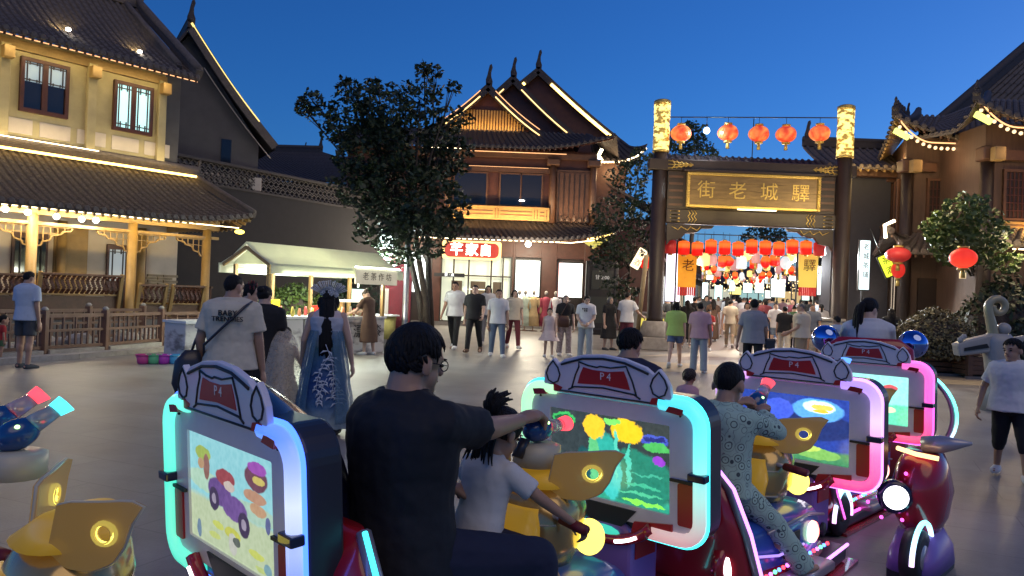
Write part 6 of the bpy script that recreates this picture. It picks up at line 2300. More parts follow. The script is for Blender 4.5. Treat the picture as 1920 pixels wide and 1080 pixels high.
    mb.prism([V((0.36 * a, b * 1.0, 0.0)) for a, b in ((-0.9, 0.28), (0.9, 0.28), (1.0, -0.2), (0.95, -1.3), (-0.95, -1.3), (-1, -0.2))], (0, 0, 0.018))
    mb.build('skirt', m_red_gloss, T)
    # body between platform and seat
    xd, yd = (1, 0, 0), (0, 0, 1)
    MB().loft([((0, -0.16, 0.28), 0.24, 0.13, xd, yd), ((0, -0.3, 0.3), 0.29, 0.17, xd, yd), ((0, -0.6, 0.31), 0.30, 0.18, xd, yd), ((0, -1.0, 0.3), 0.25, 0.18, xd, yd), ((0, -1.35, 0.3), 0.2, 0.16, xd, yd)], 24, 4.0).build('body', m_blue, T)
    MB().loft([((0, -0.14, 0.17), 0.26, 0.05, xd, yd), ((0, -0.5, 0.17), 0.32, 0.06, xd, yd), ((0, -1.0, 0.17), 0.28, 0.06, xd, yd), ((0, -1.4, 0.17), 0.22, 0.05, xd, yd)], 24, 4.0).build('lower_body', m_red_gloss, T)
    m_rgb = grad_mat('rgb_lamp', [(0.1, 1, 0.3), (1, 0.9, 0.6), (1, 0.1, 0.1), (0.2, 1, 0.5)], None, 2.2, -0.09, 0.09, 1)
    for s in (-1, 1):
        o = MB().lathe([(0.062, 0), (0.058, 0.02), (0.03, 0.035), (0.001, 0.038)], n=18, M=Matrix.Rotation(R(90) * s, 3, 'Y')).build('round_lamp', m_rgb, T)
        o.location = (s * 0.297, -0.42, 0.33)
        MB().prism([V((s * 0.302, -0.8, 0.26)), V((s * 0.302, -0.6, 0.26)), V((s * 0.302, -0.6, 0.38)), V((s * 0.302, -0.8, 0.38))], (s * 0.008, 0, 0)).build('side_panel', m_line, T, bevel=0.004)
        # foot rest
        MB().loft([((s * 0.34, -0.35, 0.15), 0.07, 0.03, xd, (0, 0, 1)), ((s * 0.34, -0.95, 0.15), 0.07, 0.03, xd, (0, 0, 1))], 14, 4).build('foot_rest', m_silver, T)
    # rows of small coloured lamps along the lower body and glow tubes on the platform
    for ci, (cn, cc_) in enumerate((('led_red', (1, 0.05, 0.08)), ('led_blue', (0.1, 0.25, 1)), ('led_green', (0.1, 1, 0.35)), ('led_violet', (0.7, 0.15, 1)))):
        mb = MB()
        for s in (-1, 1):
            for k in range(5):
                mb.ball((s * 0.315, -0.22 - 0.2 * k - 0.05 * ci, 0.225), 0.011, 6, 5)
        stuff(mb.build('led_row', glow(cn, cc_, 3.0), T))
    for s in (-1, 1):
        MB().tube([V((s * 0.29, 0.18, 0.128)), V((s * 0.315, -0.2, 0.128)), V((s * 0.3, -1.28, 0.128)), V((s * 0.2, -1.58, 0.128))], 0.01, 6).build('platform_neon', edge, T)
        MB().prism([V((s * 0.152, 0.03, 0.38)), V((s * 0.152, 0.2, 0.38)), V((s * 0.152, 0.2, 0.47)), V((s * 0.152, 0.03, 0.5))], (s * 0.006, 0, 0)).build('decal', m_head_red, T)
        for yy in (-0.2, -0.9):
            MB().ball((s * 0.27, yy, 0.122), (0.012, 0.012, 0.006), 8, 5).build('bolt', m_metal, T)
        MB().tube([V((s * 0.303, -0.26, 0.40)), V((s * 0.31, -0.5, 0.445)), V((s * 0.285, -0.95, 0.42))], 0.008, 6).build('side_trim', m_silver, T)
        MB().tube([V((s * 0.31, -0.55, 0.29)), V((s * 0.302, -0.85, 0.29)), V((s * 0.28, -1.1, 0.33))], 0.007, 6).build('side_neon', neonR, T)
    # seat
    MB().loft([((0, -0.72, 0.5), 0.09, 0.03, xd, yd), ((0, -0.8, 0.52), 0.12, 0.05, xd, yd), ((0, -1.1, 0.515), 0.15, 0.055, xd, yd), ((0, -1.35, 0.53), 0.17, 0.06, xd, yd), ((0, -1.45, 0.56), 0.14, 0.05, xd, yd)], 20, 3).build('seat', mat('black_vinyl', (0.015, 0.015, 0.018), 0.4), T)
    # tail shell that curves up behind the rider
    prof = [(-1.30, 0.12), (-1.46, 0.3), (-1.54, 0.52), (-1.57, 0.72), (-1.54, 0.82)]
    rings = []
    for i, (yy, zz) in enumerate(prof):
        wv = (0.29, 0.30, 0.28, 0.22, 0.12)[i]
        dy = (0.13, 0.12, 0.09, 0.06, 0.035)[i]
        rings.append(((0, yy + ty, zz), wv * tw, dy, (1, 0, 0), (0, 1, 0.3)))
    MB().loft(rings, 20, 3.0).build('tail_shell', m_red_gloss, T)
    for s in (-1, 1):
        pts = [V((s * (w_ * tw + 0.015), yy + ty, zz)) for (yy, zz), w_ in zip(prof, (0.29, 0.30, 0.28, 0.22, 0.12))]
        MB().tube(pts, 0.026, 8).build('tail_trim', m_silver, T)
        MB().tube([p + V((s * 0.022, -0.012, 0.01)) for p in pts], 0.009, 6).build('tail_neon', edge, T)
    if tail_lamp:
        for s in (-1, 1):
            o = MB().lathe([(0.1, 0), (0.1, 0.04), (0.075, 0.05)], n=22, M=Matrix.Rotation(R(90) * s, 3, 'Y')).build('tail_lamp_ring', m_red_gloss, T)
            o.location = (s * 0.25, -1.38, 0.36)
            o2 = MB().lathe([(0.07, 0.05), (0.065, 0.062), (0.02, 0.07)], n=18, M=Matrix.Rotation(R(90) * s, 3, 'Y')).build('lens', glow('tail_lens', (1, 0.95, 1), 3), o)
            # arched neon over the wheel
            ar = [V((s * 0.31, -1.3 + 0.16 * math.cos(R(t)), 0.12 + 0.2 * math.sin(R(t)))) for t in range(0, 181, 15)]
            MB().tube(ar, 0.014, 6).build('wheel_neon', grad_mat('cyan_pink_neon', (1, 0.2, 0.8), (0.2, 0.9, 1), 2.2, 0.05, 0.35), T)
            o = MB().lathe([(0.13, 0), (0.15, 0.02), (0.15, 0.05), (0.12, 0.07), (0.05, 0.06)], n=20, M=Matrix.Rotation(R(90) * s, 3, 'Y')).build('wheel', m_line, T)
            o.location = (s * 0.25, -1.3, 0.15)
    if hoop:
        hp = [V((0.62 * math.cos(R(t)), 0.22, 0.72 + 0.46 * math.sin(R(t)))) for t in range(-45, 80, 8)]
        MB().tube(hp, 0.022, 8).build('hoop', m_silver, T)
        MB().tube([p + V((0.03, -0.01, 0)) for p in hp], 0.012, 6).build('hoop_neon', hoop, T)
    # ---------------- golden console with guns
    K = empty('console', (0, -0.53, 0.03), parent=T)
    K.scale = (1.2, 1.2, 1.0)
    zz = (0, 1, 0)
    MB().loft([((0, 0, 0.42), 0.12, 0.12, xd, zz), ((0, 0.0, 0.55), 0.17, 0.15, xd, zz), ((0, 0.02, 0.68), 0.17, 0.15, xd, zz), ((0, 0.04, 0.77), 0.13, 0.12, xd, zz)], 28, 2.4).build('shell', m_amber, K)
    MB().loft([((0, 0.01, 0.775), 0.135, 0.12, xd, zz), ((0, 0.05, 0.83), 0.11, 0.095, xd, zz), ((0, 0.08, 0.865), 0.05, 0.05, xd, zz)], 20, 2.6).build('hood', m_amber_glow, K)
    MB().loft([((0, -0.12, 0.46), 0.10, 0.05, xd, zz), ((0, -0.15, 0.6), 0.13, 0.05, xd, zz), ((0, -0.11, 0.7), 0.1, 0.04, xd, zz)], 18, 4).build('knee_panel', m_amber_glow, K)
    for z in (0.5, 0.64):
        MB().tube([V((0.172 * math.cos(R(t)) * 1.0, 0.01 + 0.152 * math.sin(R(t)), z)) for t in range(-150, -20, 10)], 0.006, 6).build('panel_seam', m_cream, K)
    for s in (-1, 1):
        # wing with a real hole
        cen = V((s * 0.175, 0.02, 0.845))
        outp, inp = [], []
        shape = [(-0.13, -0.10), (-0.06, -0.125), (0.02, -0.125), (0.09, -0.09), (0.125, -0.03), (0.145, 0.04), (0.175, 0.09), (0.19, 0.115), (0.12, 0.112), (0.04, 0.1), (-0.10, 0.085)]
        # resample the outline evenly by angle about the hole
        hx, hz = 0.055, 0.0
        N = 28
        for k in range(N):
            a = 2 * math.pi * k / N
            d = V((math.cos(a), math.sin(a)))
            best = None
            for i in range(len(shape)):
                p = V((shape[i][0] - hx, shape[i][1] - hz))
                q = V((shape[(i + 1) % len(shape)][0] - hx, shape[(i + 1) % len(shape)][1] - hz))
                e = q - p
                den = d.x * e.y - d.y * e.x
                if abs(den) < 1e-9:
                    continue
                t = (p.x * e.y - p.y * e.x) / den
                u = (p.x * d.y - p.y * d.x) / den
                if t > 0 and -1e-6 <= u <= 1 + 1e-6 and (best is None or t < best):
                    best = t
            best = best or 0.1
            for lst, rad in ((outp, best), (inp, 0.027)):
                lx, lz = hx + d.x * rad, hz + d.y * rad
                lst.append(cen + V((s * lx * 0.7, lx * 0.45, lz * 0.88)))
        MB().ringplate(outp, inp, (s * 0.008, -0.014, 0)).build('wing', m_wing, K)
        MB().tube([p + V((s * 0.004, -0.007, 0)) for p in outp], 0.0045, 5, closed=True).build('wing_edge', m_cream, K)
        c2 = cen + V((s * hx * 0.7 + s * 0.004, hx * 0.45 - 0.007, 0))
        MB().tube([c2 + V((s * 0.03 * math.cos(R(t)) * 0.85, 0.03 * math.cos(R(t)) * 0.5, 0.03 * math.sin(R(t)))) for t in range(0, 360, 24)], 0.008, 6, closed=True).build('wing_ring', m_ballglow, K)
        MB().tube([V((s * 0.08, -0.06, 0.68)), V((s * 0.19, -0.07, 0.675))], 0.012, 8).build('handlebar', m_silver, K)
        MB().tube([V((s * 0.18, -0.07, 0.675)), V((s * 0.29, -0.09, 0.665))], 0.021, 10).build('grip', m_grip, K)
        MB().ball((s * 0.17, 0.10, 0.56), (0.055, 0.055, 0.075), 14, 10).build('ball_lamp', m_ballglow, K)
    guns = [(0.0, gun_tip)] if not two_guns else [(-0.50, gun_tip), (-0.78, tip2)]
    for gx, tip in guns:
        MB().lathe([(0.085, 0.845), (0.085, 0.93), (0.06, 0.94)], (gx, 0.0, 0), 20).build('gun_mount', m_cream, K)
        Gn = empty('gun', (gx, 0.0, 0.995), parent=K)
        Gn.rotation_euler = (gun_pitch, 0, 0)
        # parts of the gun hang on the console level
        bpy.data.objects.remove(Gn)
        Mg = Matrix.Rotation(gun_pitch, 3, 'X')
        g0 = V((gx, 0.0, 0.995))
        MB().ball(g0, (0.045, 0.068, 0.054), 18, 12, M=Mg).build('gun_body', m_gun, K)
        MB().tube([g0 + Mg @ V((0, 0.05, 0.0)), g0 + Mg @ V((0, 0.125, 0.0))], [0.034, 0.026], 14).build('gun_barrel', m_clear, K)
        MB().tube([g0 + Mg @ V((0, 0.125, 0)), g0 + Mg @ V((0, 0.165, 0))], [0.027, 0.034], 14).build('gun_tip', tip, K)
        MB().tube([g0 + Mg @ V((0, -0.07, -0.03)), g0 + Mg @ V((0, -0.11, -0.10))], 0.02, 8).build('gun_handle', m_cabinet, K)
        MB().ball(g0 + Mg @ V((0.033, 0.015, 0.03)), 0.008, 8, 6).build('indicator', glow('green_led', (0.5, 1, 0.3), 3), K)
    return T


tipR = glow('red_tip', (1.0, 0.06, 0.09), 1.6)
tipC = glow('cyan_tip', (0.08, 0.85, 1.0), 1.5)
scr1 = screen_mat('screen_desert_race', (0.30, 0.66, 0.72), (0.52, 0.62, 0.40), -0.03,
                  [(-0.2, 0.03, 0.16, 0.04, (0.45, 0.68, 0.52)), (0.2, 0.0, 0.2, 0.03, (0.42, 0.62, 0.50)),
                   (-0.22, 0.13, 0.07, 0.028, (0.36, 0.48, 0.10)), (-0.19, 0.085, 0.028, 0.05, (0.28, 0.14, 0.11)), (-0.24, 0.09, 0.03, 0.02, (0.5, 0.32, 0.18)),
                   (-0.08, 0.015, 0.10, 0.05, (0.15, 0.08, 0.27)), (0.04, -0.02, 0.10, 0.045, (0.17, 0.09, 0.30)), (-0.03, 0.075, 0.08, 0.032, (0.33, 0.07, 0.08)), (0.0, 0.05, 0.045, 0.018, (0.6, 0.5, 0.45)),
                   (-0.13, -0.02, 0.042, 0.042, (0.06, 0.04, 0.09)), (0.11, -0.06, 0.045, 0.045, (0.06, 0.04, 0.09)), (-0.13, -0.02, 0.018, 0.018, (0.35, 0.3, 0.4)), (0.11, -0.06, 0.02, 0.02, (0.35, 0.3, 0.4)),
                   (0.21, 0.12, 0.085, 0.045, (0.17, 0.07, 0.10)), (0.22, 0.155, 0.07, 0.022, (0.34, 0.09, 0.45)), (0.23, 0.115, 0.045, 0.014, (0.62, 0.52, 0.14)), (0.2, 0.055, 0.085, 0.022, (0.50, 0.28, 0.18)), (0.22, 0.015, 0.06, 0.02, (0.55, 0.34, 0.2)),
                   (0.02, -0.115, 0.065, 0.022, (0.56, 0.58, 0.10)), (0.02, -0.15, 0.035, 0.04, (0.55, 0.56, 0.5)), (0.05, -0.135, 0.03, 0.016, (0.12, 0.14, 0.12)), (-0.1, -0.11, 0.05, 0.014, (0.58, 0.64, 0.14)), (-0.13, -0.155, 0.05, 0.012, (0.56, 0.64, 0.2)),
                   (0.2, -0.14, 0.06, 0.014, (0.58, 0.64, 0.14)), (0.24, -0.18, 0.05, 0.01, (0.5, 0.6, 0.2)), (-0.27, -0.16, 0.02, 0.035, (0.17, 0.26, 0.36)), (0.29, -0.02, 0.02, 0.03, (0.12, 0.14, 0.3)), (0.28, -0.17, 0.03, 0.02, (0.2, 0.36, 0.42))], 0.72, 0.03, 0.022)
scr2 = screen_mat('screen_green_canyon', (0.035, 0.05, 0.055), (0.03, 0.34, 0.22), -0.13,
                  [(0.14, -0.07, 0.24, 0.13, (0.02, 0.22, 0.15)), (-0.02, -0.02, 0.10, 0.14, (0.03, 0.42, 0.34)), (-0.08, -0.02, 0.03, 0.17, (0.12, 0.55, 0.22)), (0.02, -0.08, 0.06, 0.12, (0.05, 0.55, 0.5)), (-0.14, -0.07, 0.05, 0.1, (0.015, 0.09, 0.10)), (-0.26, 0.155, 0.075, 0.03, (0.05, 0.5, 0.12)), (0.26, 0.12, 0.075, 0.025, (0.06, 0.10, 0.55)), (0.27, 0.09, 0.07, 0.02, (0.08, 0.5, 0.12)),
                   (-0.08, 0.14, 0.068, 0.06, (1.0, 0.60, 0.03)), (0.11, 0.14, 0.09, 0.06, (1.0, 0.62, 0.02)), (0.03, 0.175, 0.05, 0.015, (0.2, 0.75, 0.15)), (0.28, 0.03, 0.03, 0.02, (0.3, 0.05, 0.6)), (0.2, -0.18, 0.12, 0.012, (0.25, 0.9, 0.1)), (-0.2, -0.13, 0.1, 0.02, (0.05, 0.65, 0.4)), (-0.26, 0.157, 0.06, 0.014, (0.02, 0.12, 0.05)), (-0.26, 0.118, 0.055, 0.012, (0.08, 0.7, 0.15)), (0.26, 0.122, 0.06, 0.012, (0.02, 0.03, 0.2)), (0.12, -0.02, 0.012, 0.1, (0.08, 0.6, 0.45)), (0.05, 0.02, 0.01, 0.12, (0.1, 0.65, 0.5)), (0.2, -0.1, 0.1, 0.008, (0.06, 0.5, 0.3)), (0.22, -0.05, 0.09, 0.006, (0.06, 0.45, 0.3)), (0.18, -0.14, 0.12, 0.008, (0.08, 0.55, 0.3))], 1.0, 0.16, 0.07)
scr3 = screen_mat('screen_night_flight', (0.02, 0.05, 0.30), (0.05, 0.22, 0.10), -0.12,
                  [(0.1, 0.02, 0.3, 0.09, (0.015, 0.03, 0.14)), (0.15, 0.12, 0.16, 0.07, (0.10, 0.35, 0.85)), (0.16, 0.14, 0.1, 0.04, (0.6, 0.95, 1.0)), (0.18, 0.14, 0.07, 0.018, (0.85, 0.55, 0.1)), (0.17, 0.115, 0.05, 0.01, (0.8, 0.5, 0.05)), (0.15, -0.15, 0.14, 0.035, (0.18, 0.42, 0.10)), (0.1, -0.12, 0.07, 0.02, (0.45, 0.6, 0.12)), (-0.1, 0.1, 0.1, 0.07, (0.05, 0.1, 0.6))], 1.25, 0.12)
scr4 = screen_mat('screen_mint_track', (0.30, 0.80, 0.72), (0.12, 0.62, 0.40), -0.03, [(0.2, 0.1, 0.06, 0.03, (0.6, 0.1, 0.12)), (0.1, 0.05, 0.12, 0.05, (0.5, 0.95, 0.9)), (0.15, -0.08, 0.1, 0.03, (0.85, 0.9, 0.5)), (-0.1, 0.02, 0.1, 0.06, (0.2, 0.5, 0.4))], 1.2, 0.1)

RIDES = []
RIDES.append(arcade_ride('nearest arcade ride with mint and blue neon frame and a desert race on screen', -0.96, 2.72, R(-46),
             grad_mat('neon_mint', [(0.05, 0.75, 0.5), (0.05, 0.85, 0.6), (0.12, 0.95, 0.75)], None, 0.82), grad_mat('neon_blue', [(0.12, 0.04, 0.6), (0.22, 0.32, 1.0), (0.6, 0.68, 1.0), (0.06, 0.2, 1.0)], None, 0.88),
             glow('edge_blue', (0.05, 0.15, 1.0), 2.6), scr1, tipC, R(38), True, 'P 4', tipR))
RIDES.append(arcade_ride('arcade ride with cyan neon frame and green canyon screen ridden by the man in black', 0.488, 3.70, R(-42),
             grad_mat('neon_green', [(0.1, 0.6, 0.3), (0.3, 0.9, 0.5), (0.45, 0.95, 0.5)], None, 0.88), grad_mat('neon_cyan', [(0.5, 0.25, 0.25), (0.35, 0.72, 0.62), (0.15, 0.85, 0.85), (0.04, 0.72, 0.9)], None, 0.88),
             glow('edge_cyan', (0.05, 0.85, 0.95), 2.2), scr2, tipR, R(2)))
RIDES.append(arcade_ride('arcade ride with purple and red neon frame ridden by the child in patterned pyjamas', 1.80, 4.86, R(-43),
             grad_mat('neon_violet', [(0.8, 0.1, 0.6), (0.6, 0.3, 1.0), (0.75, 0.35, 1.0)], None, 0.88), grad_mat('neon_magenta', [(1.0, 0.02, 0.25), (1.0, 0.15, 0.5), (0.85, 0.6, 1.0), (0.45, 0.25, 1.0)], None, 0.88),
             glow('edge_violet', (0.7, 0.25, 1.0), 2.2), scr3, tipR, R(42), ty=0.16, tw=1.3))
RIDES.append(arcade_ride('farthest screen ride, framed in hot pink neon with a mint screen', 3.02, 6.55, R(-43),
             grad_mat('neon_pink', [(1.0, 0.05, 0.35), (1.0, 0.12, 0.8), (0.95, 0.2, 0.9)], None, 0.88), grad_mat('neon_hot', [(1.0, 0.03, 0.15), (1.0, 0.08, 0.6), (1.0, 0.1, 0.55)], None, 0.88),
             glow('edge_pink', (1.0, 0.1, 0.7), 2.2), scr4, glow('blue_tip', (0.1, 0.3, 1.0), 1.5), R(70), hoop=grad_mat('hoop_neon', [(0.8, 0.3, 1.0), (0.1, 0.9, 0.6), (0.2, 0.9, 1.0)], None, 2.0, 0.4, 1.1)))


# red ride with two mirror balls, seen from behind
def mirror_ride():
    p = W(1628, 640, 7.6)
    T = empty('mirror_ball_ride', (p.x, p.y, 0), R(-24), 'red ride with two blue mirror balls carrying the woman with the ponytail', 'arcade ride')
    xd, yd = (1, 0, 0), (0, 1, 0)
    MB().loft([((0, 0.05, 0.03), 0.36, 0.42, xd, yd), ((0, 0.05, 0.3), 0.38, 0.44, xd, yd), ((0, 0.1, 0.68), 0.3, 0.38, xd, yd), ((0, 0.1, 0.8), 0.24, 0.3, xd, yd)], 24, 3).build('body', m_red_gloss, T)
    MB().loft([((0, -0.30, 0.6), 0.33, 0.07, xd, yd), ((0, -0.34, 1.05), 0.40, 0.07, xd, yd), ((0, -0.36, 1.22), 0.38, 0.06, xd, yd), ((0, -0.36, 1.31), 0.26, 0.04, xd, yd)], 24, 3).build('backrest', m_red_gloss, T)
    MB().box((0, 0.0, 0.83), (0.4, 0.42, 0.06)).build('seat', m_cabinet, T, bevel=0.02)
    mm = mat('blue_mirror', (0.25, 0.35, 0.75), 0.06, metal=1.0)
    for s, z in ((-1, 1.27), (1, 1.26)):
        MB().tube([V((s * 0.3, 0.0, 0.7)), V((s * 0.36, 0.0, 1.15))], 0.03, 8).build('stalk', m_silver, T)
        MB().ball((s * 0.39, 0.0, z), 0.135, 24, 16).build('mirror_ball', mm, T)
    MB().tube([V((0.40 * math.cos(R(t)), -0.43, 0.88 + 0.34 * math.sin(R(t)))) for t in range(0, 181, 12)], 0.015, 6).build('neon_arc', glow('edge_pink', (1.0, 0.1, 0.7), 2.2), T)
    return T


MIRROR = mirror_ride()


# red rounded ride pod beside the purple ride
def red_pod():
    p = W(1728, 950, 4.75)
    T = empty('red_ride_pod', (p.x, p.y, 0), R(-43), 'rounded red ride pod with a big white lamp beside the purple neon ride', 'arcade ride')
    xd, yd = (1, 0, 0), (0, 1, 0)
    MB().loft([((0, 0, 0.24), 0.10, 0.12, xd, yd), ((0, 0, 0.34), 0.14, 0.2, xd, yd), ((0, 0, 0.5), 0.165, 0.25, xd, yd), ((0, 0, 0.64), 0.14, 0.2, xd, yd), ((0, 0.02, 0.73), 0.1, 0.14, xd, yd)], 26, 2.2).build('body', m_red_gloss, T)
    Mx = Matrix.Rotation(R(-90), 3, 'X')
    Mx = Matrix.Rotation(R(30), 3, 'Z') @ Matrix.Rotation(R(90), 3, 'X')
    c = V((-0.07, -0.285, 0.48))
    o = MB().lathe([(0.095, -0.05), (0.10, 0.0), (0.08, 0.02)], n=26, M=Mx).build('lamp_ring', m_navy, T)
    o.location = c
    l_ = MB().lathe([(0.072, 0.0), (0.07, 0.026), (0.03, 0.036)], n=24, M=Mx).build('lens', glow('pod_lens', (1, 0.94, 1), 3.2), o)
    for k in range(8):
        a = R(45 * k + 20)
        q = c + Mx @ V((0.15 * math.cos(a), 0.15 * math.sin(a), -0.035))
        MB().ball(q, 0.011, 8, 6).build('rivet_lamp', glow('edge_pink', (1.0, 0.1, 0.7), 2.2), T)
    MB().lathe([(0.05, -0.02), (0.055, 0.08), (0.04, 0.14), (0.008, 0.25)], (0.02, -0.02, 0.775), 16, M=Matrix.Rotation(R(80), 3, 'Y')).build('bullet', m_silver, T)
    MB().tube([V((-0.12, -0.1, 0.74)), V((0, -0.16, 0.73)), V((0.12, -0.14, 0.72))], 0.014, 8).build('crown_lamp', glow('amber_lamp', (1, 0.6, 0.25), 2.0), T)
    wl = MB().lathe([(0.10, -0.05), (0.15, -0.045), (0.165, 0.0), (0.15, 0.045), (0.10, 0.05)], n=26, M=Matrix.Rotation(R(90), 3, 'Y')).build('wheel', m_line, T)
    wl.location = (0.05, -0.3, 0.165)
    MB().lathe([(0.09, -0.055), (0.07, 0.055)], n=18, M=Matrix.Rotation(R(90), 3, 'Y')).build('hub', m_silver, wl)
    MB().tube([V((0.09, -0.3 + 0.2 * math.cos(R(t)), 0.165 + 0.2 * math.sin(R(t)))) for t in range(-10, 191, 12)], 0.014, 6).build('wheel_neon', grad_mat('cyan_pink_neon', (1, 0.2, 0.8), (0.2, 0.9, 1), 2.2, 0.05, 0.35), T)
    MB().loft([((0.02, -0.05, 0.06), 0.15, 0.3, xd, yd), ((0.02, -0.05, 0.16), 0.14, 0.28, xd, yd), ((0, 0, 0.26), 0.11, 0.16, xd, yd)], 20, 3.5).build('base', m_purple, T)
    MB().span(-0.1, 0.14, -0.3, 0.22, 0.0, 0.06).build('foot', m_cabinet, T)


red_pod()


# ------------------------------------------------------------------ people
def ik(a, t, l1, l2, pole):
    a, t, pole = V(a), V(t), V(pole)
    d = t - a
    L = min(d.length, (l1 + l2) * 0.995)
    L = max(L, abs(l1 - l2) + 0.01)
    u = d.normalized()
    x = (l1 * l1 - l2 * l2 + L * L) / (2 * L)
    h = math.sqrt(max(0, l1 * l1 - x * x))
    p = pole - u * pole.dot(u)
    if p.length < 1e-4:
        p = V((0, 0, -1)) - u * u.z * -1
    p.normalize()
    return a + u * x + p * h, a + u * L


def smooth_obj(mb, name, ma, parent, vox, it=3, wr=0.0, ws=0.12):
    o = mb.build(name, ma, parent)
    r = o.modifiers.new('remesh', 'REMESH')
    r.mode = 'VOXEL'
    r.voxel_size = vox
    r.use_smooth_shade = True
    s = o.modifiers.new('smooth', 'SMOOTH')
    s.factor = 0.5
    s.iterations = it
    if wr:
        d = o.modifiers.new('folds', 'DISPLACE')
        key = 'folds_%.3f' % ws
        tx = bpy.data.textures.get(key)
        if tx is None:
            tx = bpy.data.textures.new(key, 'CLOUDS')
            tx.noise_scale = ws
            tx.noise_depth = 2
        d.texture = tx
        d.texture_coords = 'LOCAL'
        d.strength = wr
        d.mid_level = 0.5
    return o


def skin_mat(tone=0):
    cols = [(0.50, 0.30, 0.20), (0.42, 0.24, 0.155), (0.56, 0.36, 0.26)]
    return mat('skin_%d' % tone, cols[tone], 0.5, var=0.08, vs=12)


def cloth(name, col, rough=0.85, **k):
    return mat('cloth_' + name, col, rough, var=0.1, vs=5, bump=0.25, bs=9, **k)


m_hair = mat('black_hair', (0.010, 0.0085, 0.008), 0.62, bump=0.8, bs=90, stretch=(1, 1, 0.15), spec=0.25)
m_hair_br = mat('brown_hair', (0.035, 0.02, 0.013), 0.45, bump=0.5, bs=90, stretch=(1, 1, 0.15))
m_hair_gr = mat('grey_hair', (0.12, 0.115, 0.11), 0.5, bump=0.5, bs=90, stretch=(1, 1, 0.15))
m_eye = mat('eye_dark', (0.015, 0.012, 0.012), 0.2)
m_lip = mat('lip', (0.30, 0.10, 0.09), 0.5)

TORSO = [(.455, .060, .050), (.49, .088, .066), (.53, .098, .070), (.57, .092, .066), (.62, .084, .061), (.68, .090, .066), (.74, .102, .070), (.785, .105, .064), (.815, .085, .052), (.838, .045, .043)]


